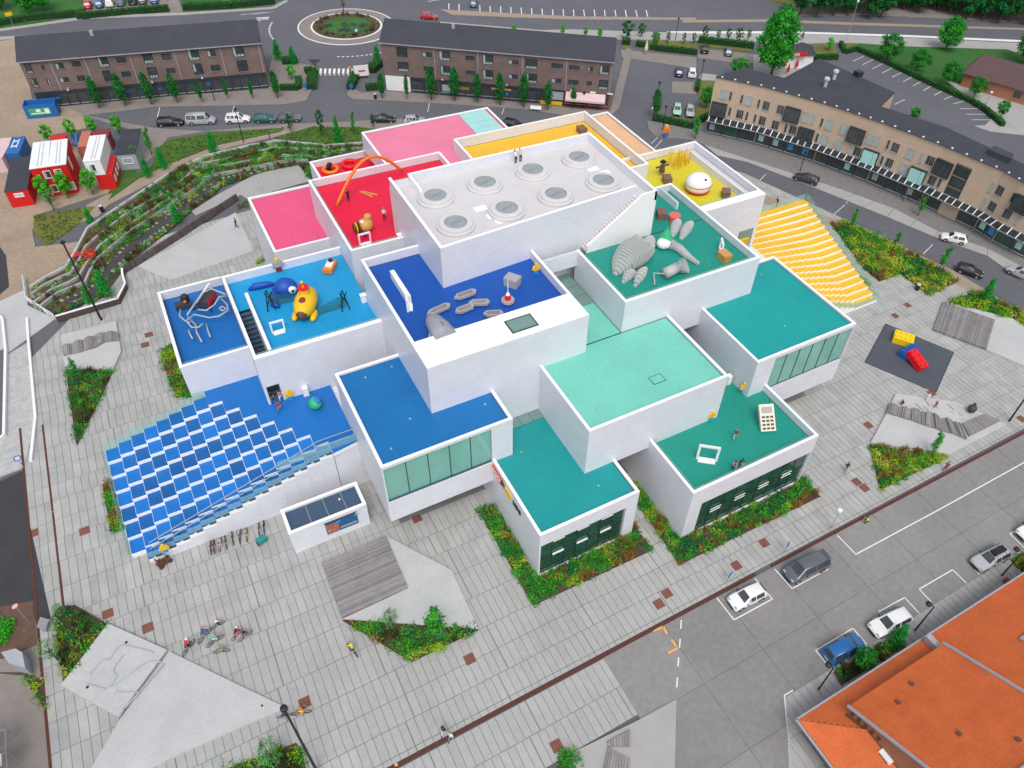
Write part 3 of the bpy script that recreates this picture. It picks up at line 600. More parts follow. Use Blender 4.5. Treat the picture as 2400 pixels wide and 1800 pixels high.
# doorway of the lemon block toward the yellow steps
dm = MB().box(68.7,71.2,64.55,64.69,6.9,9.9); sub(dm, 'doorway', W['glassgrey'], bH)
for i in range(6): sub(MB().box(68.8,70.4,64.25-.02*i,64.54,7.05+.3*i,7.17+.3*i), 'doorstep', W['yellow'], bH)
bI = block(2.4,16.4,63.8,79.4,0,13.9,12.85,'cyan',par='LFB',tf=.55,rail='F',railm=W['railblue'],openings=[(.27,1.66,6.9,9.62)],
    floor=[(2.7,73.6),(4.12,73.6),(4.12,64.35),(16.4,64.35),(16.4,79.1),(2.7,79.1)])
sub(MB().box(4.05,4.4,64.6,75.2,7,13.88), 'stair_wall', W['white'], bI)
for i in range(19):
    y = 73.6-i*.48; z = 12.85-.30*(i+1)
    sub(MB().box(2.72,4.04,y-.48,y,z-.25,z).box(2.72,4.04,y-.48,y-.40,z,z+.012,1), 'stair_tread', [W['slate'], W['railblue']], bI)
sub(MB().box(2.72,4.04,63.9,64.6,6.85,6.95), 'stair_landing', W['step_blue'], bI)
bB = block(9.27,23.05,45.17,59.16,4.16,12.92,12.62,'blue',openings=[(.16,11.42,3.1+4.16,12.5)])
glazing(bB, 9.43,20.69,45.42,7.26,12.5,5,W['glassgreen'],(),.07)
sub(MB().box(9.45,20.67,45.28,45.35,7.27,7.5), 'window_sill', W['slate'], bB)
bF = block(50.84,65.8,40.35,55.15,3.74,12.95,12.65,'fteal',openings=[(2.75,14.8,7.2,12.4)])
glazing(bF, 53.6,65.6,40.6,7.2,12.4,6,W['glassgreen'],(),.09)
bC = block(28.52,45.78,39.48,50.62,7.1,13.94,13.64,'mint',par='LRF')
bC2 = block(34.2,39.4,50.62,66.0,7.1,13.8,13.64,'mint',par='')
for a in ((38.05,43.3),): sub(MB().box(38.05,39.6,42.15,43.3,13.645,13.66).box(38.12,39.53,42.22,43.23,13.66,13.67,1), 'hatch', [W['frame'], W['mint']], bC)
for i in range(4): sub(MB().box(34.3,39.3,56.5+i*1.8,58.22+i*1.8,13.66,13.78), 'skylight', W['glassgrey'], bC2)
sub(MB().box(34.2,39.4,60.9,61.25,16.0,18.0).box(34.2,39.4,62.6,62.9,13.7,15.6), 'bridge_wall', W['tile'], bC2)
bG = block(39.4,58.3,50.66,61.3,10.5,18.0,17.0,'green',par='LRF',tf=.35,rail='FL')
bG2 = block(50.15,58.3,61.3,68.9,10.5,18.0,17.0,'green',par='RB')
sub(MB().box(56.2,56.5,64.6,68.6,17,17.98), 'parapet_wall', W['tile'], bG2)
bA = block(16.21,34.15,49.68,68.8,4.3,18.97,17.9,'deepblue',tf=4.0,par='LRFB')
sub(MB().box(25.7,28.7,50.5,52.55,18.975,19.0).box(25.85,28.55,50.65,52.4,19.0,19.012,1), 'skylight', [W['frame'], W['glassgrey']], bA)
sub(MB().box(18.4,18.85,60.6,65.6,17.9,18.85).box(18.38,18.87,60.58,65.62,18.85,18.9), 'parapet_wall', W['white'], bA)
# the top block: slanting front with an outside stair cut into it, eight round skylights
FP = [(22.85,61.5),(48.5,63.2),(50.06,63.2),(50.06,76.85),(22.85,76.85)]
mb = MB().prism(FP, 12.5, 21.9)
def strip_prism(a, b, wd, z0, z1, m=0, side=1):
    a, b = Vector(a), Vector(b); n = (b-a).normalized(); p = Vector((-n.y,n.x))*wd*side
    mb.prism([tuple(a),tuple(b),tuple(b+p),tuple(a+p)], z0, z1, m)
strip_prism((22.85,61.5),(48.4,63.19),.3,21.9,23.07); strip_prism((50.06,61.3),(50.06,76.55),.3,21.9,23.07); strip_prism((50.06,76.85),(25.2,76.85),.3,21.9,23.07); strip_prism((22.85,76.55),(22.85,61.82),.3,21.9,23.07)
mb.box(23.15,25.2,76.55,76.85,21.9,22.6)
bK = sub(mb, 'block', W['tile'], HOUSE)
mb = MB(); zc = 23.07
strip_prism((22.83,61.48),(48.4,63.17),.34,zc,23.13,0); strip_prism((50.08,61.3),(50.08,76.5),.34,zc,23.131); strip_prism((50.08,76.87),(25.2,76.87),.34,zc,23.13); strip_prism((22.83,76.87),(22.83,61.84),.34,zc,23.129)
sub(mb, 'coping', W['white'], bK)
sub(MB().prism([(23.15,61.82),(48.4,63.5),(49.75,63.5),(49.75,76.54),(23.15,76.54)], 21.9, 22.0), 'roof_surface', W['offwhite'], bK)
sub(MB().box(25.2,25.5,73.2,76.5,22,23.05), 'parapet_wall', W['white'], bK)
gd = MB(); N = 22; X0, X1 = 40.95, 48.2                        # guard wall with saw-tooth top
pts = [(X0,16.9),(50.06,16.9),(50.06,23.1),(X1+.3,23.1)]
for i in range(N, 0, -1):
    xa = X0+(X1-X0)*i/N; za = 17.95+5.1*i/N; pts += [(xa,za),(xa-(X1-X0)/N*.5,za)]
pts += [(X0,17.95)]
n = len(pts); vs = [(x,61.3,z) for x, z in pts]+[(x,61.6,z) for x, z in pts]
gd.add(vs, [tuple(range(n)), tuple(range(2*n-1,n-1,-1))]+[(i,n+i,n+(i+1)%n,(i+1)%n) for i in range(n)])
sub(gd, 'guard_wall', W['white'], bK)
for i in range(N): 
    x = X0+(X1-X0)*i/N; z = 17+5.0*(i+1)/N; sub(MB().box(x,x+(X1-X0)/N,61.6,62.62+ (x-22.85)*1.7/25.65-.9,z-.3,z), 'stair_tread', W['offwhite'], bK)
sub(MB().box(48.2,49.76,61.6,63.5,21.6,22.0), 'stair_landing', W['offwhite'], bK)
txt_me = None
def text_mesh(s, size, depth, m, font_spacing=1.0, align='CENTER', bold=0.0):
    c = bpy.data.curves.new('lettering', 'FONT'); c.body = s; c.size = size; c.extrude = depth; c.align_x = align; c.align_y = 'CENTER'; c.space_character = font_spacing; c.offset = bold; c.resolution_u = 3
    o = bpy.data.objects.new('tmp', c); COL.objects.link(o); dg = bpy.context.evaluated_depsgraph_get(); dg.update()
    me = bpy.data.meshes.new_from_object(o.evaluated_get(dg)); bpy.data.objects.remove(o); bpy.data.curves.remove(c); me.materials.clear(); me.materials.append(m); me.name = 'lettering'; return me
emb = text_mesh('LEGO', .62, .012, W['glassgrey'])
stud_me = MB().lathe((0,0,0), [(2.12,0),(2.12,.30),(2.06,.36),(1.86,.37),(1.84,.60),(1.78,.66),(1.28,.67),(1.26,.5)], 40).mesh('stud', W['offwhite'])
glass_me = MB().lathe((0,0,0), [(1.25,.48),(1.25,.56)], 32).mesh('stud_glass', W['glasssky'])
rim_me = MB().lathe((0,0,0), [(1.29,.5),(1.29,.675),(1.2,.675),(1.2,.57)], 32).mesh('stud_rim', W['steel'])
for x in (26.5,32.85,39.35,46.0):
    for y in (71.95,65.95):
        o = Vector((x+.02*(y-66), y+(x-26.5)*.04, 22.0))-Vector(ORG[bK.name])
        put('stud', stud_me, bK, o); put('stud_glass', glass_me, bK, o); put('stud_rim', rim_me, bK, o)
        l = put('lettering', emb, bK, o+Vector((0,0,.575))); l.rotation_euler = (0,0,R(12))
for x, y in ((30.5,68.2),(31.2,66.3),(31.6,65.0),(46.8,70.4),(47.6,69.0)): sub(MB().box(x-.75,x+.75,y-.5,y+.5,22.0,22.006).box(x-.7,x+.7,y-.45,y+.45,22.006,22.012), 'hatch', W['white'], bK)
# blue stepped grandstand ---------------------------------------------------------
ZL, HS, DX, DY, XA, YA = 7.0, .45, 1.42, 1.82, -3.4, 66.7
top = lambda i, j: ZL-HS*(i+j)
mb = MB().box(-3.4,9.3,69.0-.5,69.0,0,6.6)
mb.prism([(-3.4,68.95),(-3.4,YA),(9.2,YA-DY*6),(9.2,54.4),(9.9,54.4),(9.9,68.95)], 0, 6.5)
for i in range(-7, 9):
    for j in range(8):
        k = i+j
        if k < 1 or i > 8 or (j == 7 and i > 7): continue
        y1 = YA-DY*(j-1); y0 = YA-DY*j if j < 7 else 54.4
        mb.box(XA-DX*i+.003, XA-DX*(i-1)-.003, y0+.003, y1-.003, 0, max(.05, top(i,j)-.45))
bS = sub(mb, 'grandstand', W['tile'], HOUSE)
sub(MB().prism([(-3.4,YA)]+[p for j in range(7) for p in ((XA+DX*(j+1), YA-DY*j),(XA+DX*(j+1), YA-DY*(j+1)))]+[(9.26,54.4),(9.26,68.98),(-3.4,68.98)], 6.5, ZL, 0, 1), 'landing', [W['white'], W['step_blue']], bS)
sub(MB().box(6.6,9.262,54.38,56.5,0,6.95).box(9.27,14.5,54.38,54.7,0,4.15), 'wall', W['tile'], bS)
st_me = MB().box(0,DX,0,DY,-.46,-.02,0).box(.03,DX-.03,.05,DY-.0,-.02,0,1).mesh('step', [W['white'], W['step_blue']])
fs_me = MB().box(0,DX,0,1.4,-.46,-.02,0).box(.03,DX-.03,.14,1.4,-.02,0,1).box(.0,.5,.0,1.38,0,.22,1).mesh('step', [W['white'], W['step_blue']])
for j in range(8):
    for i in range(1-j, 9 if j < 7 else 8):
        put('step', st_me if j < 7 else fs_me, bS, Vector((XA-DX*i, YA-DY*j if j < 7 else 54.42, top(i,j)))-Vector(ORG[bS.name]))
for i in range(-6, 8):                                         # stepping glass at the front edge, dark drip slots in the wall
    z = top(i,7); x = XA-DX*i
    sub(MB().box(x+.02,x+DX-.02,54.42,54.46,z,z+1.0), 'balustrade', W['railblue'], bS); sub(MB().box(x+.75,x+1.38,54.30,54.398,z+.08,z+.2), 'drip_slot', W['frame'], bS)
for i in range(1, 9): sub(MB().box(XA-DX*i+.02,XA-DX*(i-1)-.02,YA+DY+.02,YA+DY+.06,top(i,0)-.3,top(i,0)+1.0), 'balustrade', W['rail'], bS)
for j in range(7): sub(MB().box(XA-DX*8-.2,XA-DX*8-.16,YA-DY*j+.02,YA-DY*(j-1)-.02,max(0,top(8,j)-.5),top(8,j)+.95), 'balustrade', W['rail'], bS)
for dy in (0, .9): sub(MB().tube([(XA-DX*6.6,55.5-dy*.9,1.9),(XA+DX*6.3,55.5-dy*.9,7.9),(9.2,55.5-dy*.9,7.9)], .05, 6), 'handrail', W['steel'], bS)
mb = MB()
for i in range(-6, 7): mb.tube([(XA-DX*i,55.5,top(i,7)),(XA-DX*i,55.5,top(i,7)+.9)], .03, 5)
sub(mb, 'handrail_post', W['steel'], bS)
sub(MB().box(1,9.2,54.55,54.6,7.0,8.0), 'balustrade', W['railblue'], bS)
# yellow fan of steps -----------------------------------------------------------------
ZY, NR, NC = 7.0, 17, 17; YX0, YX1, YY0, YY1 = 66.2, 87.3, 51.9, 70.6
mb = MB(); dx = (YX1-YX0)/NC; dy = (YY1-YY0)/NR
bT = sub(MB().box(66.0,71.85,55.2,64.6,0,6.55).box(73.0,YX1,YY1,70.9,0,6.8), 'yellow_stand', W['tile'], HOUSE)
zy = lambda i, j: ZY-.405*j*min(1,(i+.6)/(NC-3.5))
ym = {}
for j in range(NR):
    for i in range(NC):
        x = YX0+dx*i; y = YY1-dy*(j+1)
        if x < 71.9 and y > 64.0: continue
        z = zy(i,j); zlow = max(0,z-1.2)
        if j == NR-1: zlow = 0
        if (i,j) and i == NC-1: zlow = 0
        key = round(z-zlow,2)
        if key not in ym: ym[key] = MB().box(0,dx,0,dy,-key,-.05,0).box(0,dx-.04,.05,dy,-.05,0,1).mesh('step', [W['white'], W['yellow']])
        put('step', ym[key], bT, Vector((x,y,z))-Vector(ORG[bT.name]))
sub(MB().box(66.2,YX1,YY1,YY1+.05,6.2,7.9), 'balustrade', W['rail'], bT)
for j in range(0, NR, 1): 
    z = zy(NC-1,j); sub(MB().box(YX1+.15,YX1+.2,YY1-dy*(j+1)+.02,YY1-dy*j-.02,max(0,z-.6),z+.95), 'balustrade', W['rail'], bT)
for i in range(6, NC): 
    z = zy(i,NR-1); sub(MB().box(YX0+dx*i+.02,YX0+dx*(i+1)-.02,YY0-.1,YY0-.05,z,z+.95), 'balustrade', W['rail'], bT)
# small fittings
for x, y, z in ((22.7,74.6,16.2),(17.3,63.75,8.3),(15.9,69.3,13.2)): sub(MB().box(x-.3,x+.3,y-.35,y+.2,z-.55,z+.6).box(x-.36,x+.36,y-.4,y+.2,z+.6,z+.7), 'wall_box', W['white'], bK)
sub(MB().box(6.15,6.75,63.2,63.75,7.02,8.2), 'wall_box', W['white'], bI); sub(MB().box(49.9,50.5,42.9,43.5,7.42,8.7), 'wall_box', W['white'], bE)
for P, z, host in (((14,50),12.62,bB),((12,57.5),12.62,bB),((15,57.8),12.62,bB),((11,47.2),12.62,bB),((21.5,48.4),12.62,bB),((31,42),13.64,bC),((42,41),13.64,bC),((33,47.5),13.64,bC),((24,45),7.27,bD),((29,37.5),7.27,bD),((54,51),12.65,bF),((62,53),12.65,bF),((58,44),12.65,bF),((13,88),11.3,bR2),((15,86.5),11.3,bR2)):
    sub(MB().lathe((P[0],P[1],z), [(.12,0),(.12,.06),(.04,.09)], 8), 'roof_drain', W['steel'], host)
# name sign on the entrance block: red square, then the letters with a yellow block for the o
def wall_text(me, host, name, x, y, z, rot, m=None):
    o = put(name, me, host, Vector((x,y,z))-Vector(ORG[host.name])); o.rotation_euler = rot; return o
SX = 20.70; rotL = (R(90),0,R(-90))
sub(MB().box(SX-.06,SX+.04,43.15,45.65,5.75,6.95,0).box(SX-.07,SX-.055,43.22,45.58,5.82,6.88,1).box(SX-.08,SX-.065,43.30,45.50,5.9,6.8,0), 'sign_panel', [W['sign_red'], W['sun_yellow']], bD)
wall_text(text_mesh('LEGO', .95, .015, W['white_paint'], bold=.015), bD, 'lettering', SX-.09, 44.4, 6.35, rotL)
wall_text(text_mesh('h', 1.35, .03, W['black'], bold=.02), bD, 'lettering', SX-.03, 42.65, 6.4, rotL)
sub(MB().box(SX-.08,SX+.04,40.75,42.2,5.95,6.6,0).box(SX-.08,SX+.04,41.05,41.35,6.6,6.72).box(SX-.08,SX+.04,41.6,41.9,6.6,6.72), 'sign_block', W['sun_yellow'], bD)
wall_text(text_mesh('use', 1.3, .03, W['black'], bold=.02), bD, 'lettering', SX-.03, 39.55, 6.3, rotL)
# kiosk box beside the grandstand wall
KI = thing('kiosk_box', 'small white flat roofed box with a poster beside the grandstand wall', 'kiosk', (3.8,50.5,0))
def small_block(host, x0,x1,y0,y1,zt,zf,m,t=.3):
    mb = MB().box(x0,x1,y0,y1,0,zf).box(x0,x1,y0,y0+t,zf,zt-.05).box(x0,x1,y1-t,y1,zf,zt-.05).box(x0,x0+t,y0+t,y1-t,zf,zt-.05).box(x1-t,x1,y0+t,y1-t,zf,zt-.05)
    mb.build('wall', W['tile'], host); e=.012
    MB().box(x0-e,x1+e,y0-e,y0+t+e,zt-.05,zt).box(x0-e,x1+e,y1-t-e,y1+e,zt-.05,zt).box(x0-e,x0+t+e,y0+t+e,y1-t-e,zt-.05,zt).box(x1-t-e,x1+e,y0+t+e,y1-t-e,zt-.05,zt).build('coping', W['white'], host)
    MB().box(x0+t,x1-t,y0+t,y1-t,zf,zf+.02).build('roof_surface', m, host)
small_block(KI, -.2,7.85,48.85,52.15,3.55,3.2,W['slate'],.32)
mb = MB()
for x in (2.2,4.0,5.9): mb.box(x,x+.05,49.2,51.8,3.22,3.228)
mb.build('roof_seam', W['steel'], KI); MB().lathe((5.6,50.9,3.22),[(.1,0),(.1,.15),(.02,.2)],8).build('roof_vent', W['white'], KI)
a, b = UY(*Q(560,1080,5.53)(1110,825), 48.85), UY(*Q(560,1080,5.53)(1550,785), 48.85)
ps = MB().box(a.x,b.x,48.80,48.848,1.0,2.95).build('poster', [W['poster_blue']], KI)
MB().box(a.x+.05,a.x+1.35,48.785,48.799,1.05,2.6).build('poster_picture', W['poster_brown'], ps)
MB().box(a.x+1.5,a.x+3.2,48.785,48.799,1.3,1.55).build('poster_panel', W['cabin_grey'], ps); MB().box(a.x+1.1,a.x+1.6,48.78,48.784,2.4,2.7).box(a.x+3.0,a.x+3.5,48.785,48.799,2.45,2.6).build('poster_panel', W['sky_blue'], ps)
MB().box(a.x+3.2,a.x+3.85,48.785,48.799,2.7,2.92).build('poster_panel', W['cream'], ps)
for k, (px_, z_, r_) in enumerate(((.3,1.6,.22),(.75,1.5,.2),(1.0,2.0,.18))): MB().ball((a.x+px_,48.79,z_),(r_,.01,r_),8,5).build('poster_face', W['coral' if k else 'skin'], ps)
MB().box(a.x-.05,b.x+.05,48.76,48.849,2.95,3.03).build('poster_frame', W['frame'], ps)
# ================================================================== other buildings
class Facade:                                                  # a straight wall A-B; turns photo pixels into (s, z) on it
    def __init__(s, A, B):
        s.A, s.B = Vector(A).to_2d(), Vector(B).to_2d(); s.d = (s.B-s.A).normalized(); s.L = (s.B-s.A).length; s.ang = math.atan2(s.d.y, s.d.x); s.n = Vector((s.d.y,-s.d.x))
    def at(s, px, py):
        d = ray(px, py); t = (s.A-CPOS.xy).dot(s.n)/d.xy.dot(s.n); P = CPOS+d*t; return (P.xy-s.A).dot(s.d), P.z
def window(host, x0, x1, z0, z1, y=0, kind='big', blind=False, fr=None, lower=3):
    f = MB(); t = .09; d = .05
    f.box(x0,x1,y-d,y+.02,z0,z0+t).box(x0,x1,y-d,y+.02,z1-t,z1).box(x0,x0+t,y-d,y+.02,z0+t,z1-t).box(x1-t,x1,y-d,y+.02,z0+t,z1-t)
    o = f.build('window', fr or W['frame'], host)
    zi0, zi1, xi0, xi1 = z0+t, z1-t, x0+t, x1-t
    if kind == 'big':
        zm = zi0+(zi1-zi0)*.26; w = (xi1-xi0)/3
        if random.random() < .72:
            for i in range(3): MB().box(xi0+i*w+.06,xi0+(i+1)*w-.06,y-.02,y+.01,zi0+.05,zm-.05).build('pane', W['panepale'], o)
        else: MB().box(xi0,xi1,y-.02,y+.01,zi0,zm).build('pane', W['pane'], o)
        k = random.random(); a = xi0
        if k < .4: a = xi0+(xi1-xi0)*.25; MB().box(xi0,a-.04,y-.02,y+.01,zm,zi1).build('pane', W['panepale'], o)
        MB().box(a,xi1,y-.02,y+.01,zm,zi1).build('pane', W['pane'], o)
    elif kind == 'two':
        xm = xi0+(xi1-xi0)*.36; b = random.random()
        MB().box(xi0,xm-.03,y-.02,y+.01,zi0,zi1).build('pane', W['panepale' if blind or b < .3 else 'pane'], o); MB().box(xm+.03,xi1,y-.02,y+.01,zi0,zi1).build('pane', W['panepale' if blind or b > .8 else 'pane'], o)
    else: MB().box(xi0,xi1,y-.02,y+.01,zi0,zi1).build('pane', W['panepale' if blind else 'pane'], o)
    MB().box(x0-.03,x1+.03,y-.10,y+.0,z0-.06,z0-.003).build('window_sill', W['steel'], o)
    return o
def brick_house(label, A, B, eave, ridge, depth, bigs, smalls, shops, joints):
    F = Facade(A, B); L = F.L
    T = thing('brick_building', label, 'building', (F.A.x, F.A.y, 0), F.ang, None, True)
    w = MB().box(0,L,0,depth,3.0,eave).box(0,L,.12,depth,-.15,3.0)
    w.add([(0,0,eave),(0,depth,eave),(0,depth/2,ridge)], [(0,2,1)]); w.add([(L,0,eave),(L,depth,eave),(L,depth/2,ridge)], [(0,1,2)])
    w.build('wall', W['brick'], T); o = .35
    r = MB().slab((-.25,-o,eave-.12),(L+.25,-o,eave-.12),(L+.25,depth/2,ridge+.02),(-.25,depth/2,ridge+.02),.16).slab((-.25,depth/2,ridge+.02),(L+.25,depth/2,ridge+.02),(L+.25,depth+o,eave-.12),(-.25,depth+o,eave-.12),.16).build('roof', W['slateroof'], T)
    MB().box(-.25,L+.25,-o-.14,-o-.005,eave-.2,eave-.02).build('gutter', W['zinc'], T)
    for x in (L*.3,): MB().box(x-.3,x+.3,depth*.42-.3,depth*.42+.3,ridge-.9,ridge+.5).build('chimney', W['zinc'], r)
    for q in joints: s, _ = F.at(*q); MB().box(s-.06,s+.06,-.05,-.003,3.0,eave-.21).build('downpipe', W['zinc'], T)
    for f, r4 in bigs: a = F.at(*f(r4[0],r4[1])); b = F.at(*f(r4[2],r4[3])); window(T, a[0], b[0], b[1], a[1], -.02)
    for f, r4 in smalls: a = F.at(*f(r4[0],r4[1])); b = F.at(*f(r4[2],r4[3])); window(T, a[0], b[0], b[1], a[1], -.02, 'two')
    return T, F
eL = 8.9; AL, BL_ = G(42.3,143.2,eL), G(609.4,98.7,eL)
fa = Q(0,0,4.608); fb = Q(400,0,4.608)
TL, FL_ = brick_house('long brown brick house with dark roof and dark shopfront, left of the roundabout', AL, BL_, eL, 11.2, 10.2,
    [(fa,q) for q in ((1040,615,1190,720),(1095,765,1225,875),(1525,570,1670,680),(1580,730,1720,840),(2015,540,2165,645),(2070,690,2205,800),(255,690,370,795),(325,845,430,945))]+[(fb,q) for q in ((655,505,805,610),(705,655,845,765))],
    [(fa,q) for q in ((440,705,490,755),(585,685,700,740),(765,665,880,715),(495,855,555,915),(635,840,755,885),(825,820,930,870),(1250,625,1370,675),(1305,775,1420,825),(1740,585,1855,640),(1790,740,1900,785))]+[(fb,q) for q in ((385,545,490,605),(430,705,545,760))],
    None, [fa(570,750), fa(930,700), fa(1420,670), fa(1900,640), fb(560,640), fb(960,560)])
f1 = Q(880,60,6.9125); f2 = Q(1160,60,6.9125); eR = 9.6
TR, FR_ = brick_house('long brown brick house with dark roof and lit shops, right of the roundabout', G(891.6,97.6,eR), G(1437.8,143.9,eR), eR, 12.0, 10.4,
    [(f1,q) for q in ((335,345,525,520),(355,580,545,755),(1025,405,1215,575),(1050,645,1220,810),(1735,465,1905,640),(1735,710,1910,880))]+[(f2,q) for q in ((495,535,685,710),(495,770,680,940),(1705,640,1840,805),(1690,875,1820,1045))],
    [(f1,q) for q in ((755,425,915,515),(780,660,940,745),(1460,485,1610,570),(1465,725,1615,800))]+[(f2,q) for q in ((215,550,380,635),(215,785,370,870),(920,605,1095,695),(915,850,1075,935),(1205,640,1365,725),(1190,875,1350,965),(1505,660,1585,745),(1490,900,1565,975))],
    None, [f1(960,600), f1(1660,600), f2(450,700), f2(1160,700), f2(1880,800)])
# shopfronts
def shopfront(T, F, x0, x1, cells, m=None, y=.02):
    s = MB().box(x0,x1,y,y+.09,-.1,2.96).build('shopfront', m or W['shop'], T); w = (x1-x0)/cells
    for i in range(cells):
        a = x0+i*w+.12; MB().box(a,x0+(i+1)*w-.12,y-.03,y-.003,.55,2.35).build('pane', W['pane'], s); MB().box(a,x0+(i+1)*w-.12,y-.08,y-.003,.30,.45).build('sill', W['steel'], s)
    MB().box(x0,x1,y-.06,y-.003,2.5,2.9).build('fascia', W['shop'], s); return s
L = FL_.L; n = 6
for i in range(n): shopfront(TL, FL_, .2+i*(L-.4)/n+.03, .2+(i+1)*(L-.4)/n-.03, 4)
for x in (3.5,9.5,15.5,21.2,30): MB().box(x,x+.5,-.12,-.10,1.5,1.9).build('shop_sign', W['sign_blue'], TL)
for x in (6,20.5,29.5): MB().box(x-.08,x+.08,-.5,-.004,3.3,3.4).lathe((x,-.5,3.1),[(.22,0),(.2,.12),(.05,.22)],8).build('wall_lamp', W['tin'], TL)
L = FR_.L; xs = [FR_.at(*f1(x,y))[0] for x, y in ((150,1000),(575,1060),(1010,1085),(1680,1150))]+[FR_.at(*f2(x,y))[0] for x, y in ((450,1200),(1125,1290),(1850,1350))]
MB().box(.15,xs[1],.0,.1,-.1,2.96).build('blank_panel', W['white_paint'], TR)
shopfront(TR, FR_, xs[1]+.05, xs[2], 2); shopfront(TR, FR_, xs[2]+.3, xs[3]-.1, 3); shopfront(TR, FR_, xs[3]+.2, xs[4]-.05, 3); sh = shopfront(TR, FR_, xs[4], xs[5]-.1, 3)
rs = shopfront(TR, FR_, xs[5], L-.2, 4, W['shopred'])
MB().slab((xs[5]+.2,-1.9,2.0),(L-.9,-1.9,2.0),(L-.9,-.1,2.85),(xs[5]+.2,-.1,2.85),.06).box(xs[5]+.2,L-.9,-1.93,-1.87,1.7,2.02).build('awning', W['awning'], TR)
for x, s_, c in ((xs[2]+5.3,'PHONE','sun_yellow'),): o = put('lettering', text_mesh(s_, .75, .01, W[c]), TR, (x,-.12,1.65)); o.rotation_euler = (R(90),0,0)
MB().box(xs[3]+2.6,xs[3]+6.6,-.14,-.1,1.95,2.35).build('shop_sign', W['honey'], TR)
for x in (xs[3]+4.0,xs[3]+5.4,xs[2]+7.8): MB().box(x,x+.7,-.12,-.1,.9,1.6).build('shop_sign', W['sign_blue'], TR)
MB().box(xs[5]-4.9,xs[5]-.5,-.5,-.43,.0,.75).build('banner', W['sun_yellow'], TR); MB().box(xs[5]-3.0,xs[5]-.3,-.2,-.1,1.0,2.6).build('shop_display', W['cabin_grey'], TR)
MB().box(xs[2]+1.0,xs[2]+2.6,-.12,-.1,.7,2.1).build('shop_display', W['panepale'], TR)
for x in (xs[5]+1,xs[5]+5,xs[5]+8.5): MB().box(x,x+1.1,-.12,-.1,2.98,3.3).build('shop_sign', W['white_paint'], TR)
for x, y in ((xs[2]+1.2,0),(xs[4]-3.2,0)): MB().lathe((x,-.45,3.15),[(.22,0),(.2,.12),(.05,.22)],8).box(x-.03,x+.03,-.45,-.004,3.3,3.36).build('wall_lamp', W['tin'], TR)
# tan curved block
HT = 11.2; ev = [G(*q3(x,y), HT).xy for x, y in ((215,495),(550,565),(960,680),(1330,805),(1700,945),(2080,1105),(2211,1180),(2450,1290))]
TT = thing('tan_building', 'curved three storey tan brick block with bay windows and shops under slatted canopies', 'building', (ev[2].x,ev[2].y,0))
bk = [G(*p, HT).xy for p in ((1746,165),(1828.5,186.6),(1960,217),(2059,254),(2213,304),(2315,351.6),(2400,393),(2470,430))]
mb = MB()
for i in range(len(ev)-1):
    a, b, c, d = ev[i], ev[i+1], bk[i+1], bk[i]
    mb.prism([tuple(a),tuple(b),tuple(c),tuple(d)], 0, HT-.05)
mb.build('wall', W['tan'], TT)
nrm = [Vector(((ev[min(i+1,7)]-ev[max(i-1,0)]).y, -(ev[min(i+1,7)]-ev[max(i-1,0)]).x)).normalized() for i in range(8)]
mb = MB()
for i in range(7):
    a, b = ev[i]+nrm[i]*-.0, ev[i+1]; na, nb = nrm[i]*.25, nrm[i+1]*.25
    mb.prism([tuple(ev[i]+na),tuple(ev[i+1]+nb),tuple(bk[i+1]),tuple(bk[i])], HT-.049, [HT+.05,HT+.05,HT+.5,HT+.5])
rt = mb.build('roof', W['slateroof'], TT)
for i in range(7):
    L_ = (ev[i+1]-ev[i]).length
    for k in range(int(L_/2.6)+1):
        p = ev[i].lerp(ev[i+1], (k+.5)/(int(L_/2.6)+1)); MB().box(p.x-.14,p.x+.14,p.y-.14,p.y+.14,HT+.05,HT+.22).build('roof_bracket', W['white_paint'], rt)
P = [G(*Kc(x,y),HT+1.2).xy for x, y in ((1755,275),(1830,225),(2085,340),(2050,400))]; MB().prism([tuple(p) for p in P], HT+.1, HT+1.2).build('plant_box', W['slateroof'], rt)
an = [G(x,y,7.6).xy for x, y in ((1829,187),(1921,137),(2098,217),(2059,255))]
MB().prism([tuple(p) for p in an], 0, 7.4).build('annex_wall', W['tan'], TT); ar = MB().prism([tuple(p) for p in an], 7.402, 7.6).build('annex_roof', W['slateroof'], TT)
for px_, py_ in ((1933,204),(1954,186)):
    p = G(px_,py_,7.6); MB().lathe((p.x,p.y,7.6),[(.35,0),(.35,1.3),(.6,1.5),(.5,1.9),(.1,2.0)],10).build('roof_vent', W['tin'], ar)
p = G(2010,178,7.6); MB().box(p.x-.7,p.x+.7,p.y-.7,p.y+.7,7.6,8.6).build('plant_box', W['frame'], ar)
FS = [Facade(ev[i], ev[i+1]) for i in range(7)]
def tan_at(px, py):
    best = None
    for F in FS:
        s, z = F.at(px, py); e = max(-s, s-F.L, 0)
        if best is None or e < best[0]: best = (e, F, s, z)
    return best[1:]
def place_local(o, F, s, z, out=.0):
    p = F.A+F.d*s+F.n*out; o.location = Vector((p.x,p.y,z))-Vector(ORG[TT.name]); o.rotation_euler = (0,0,F.ang)
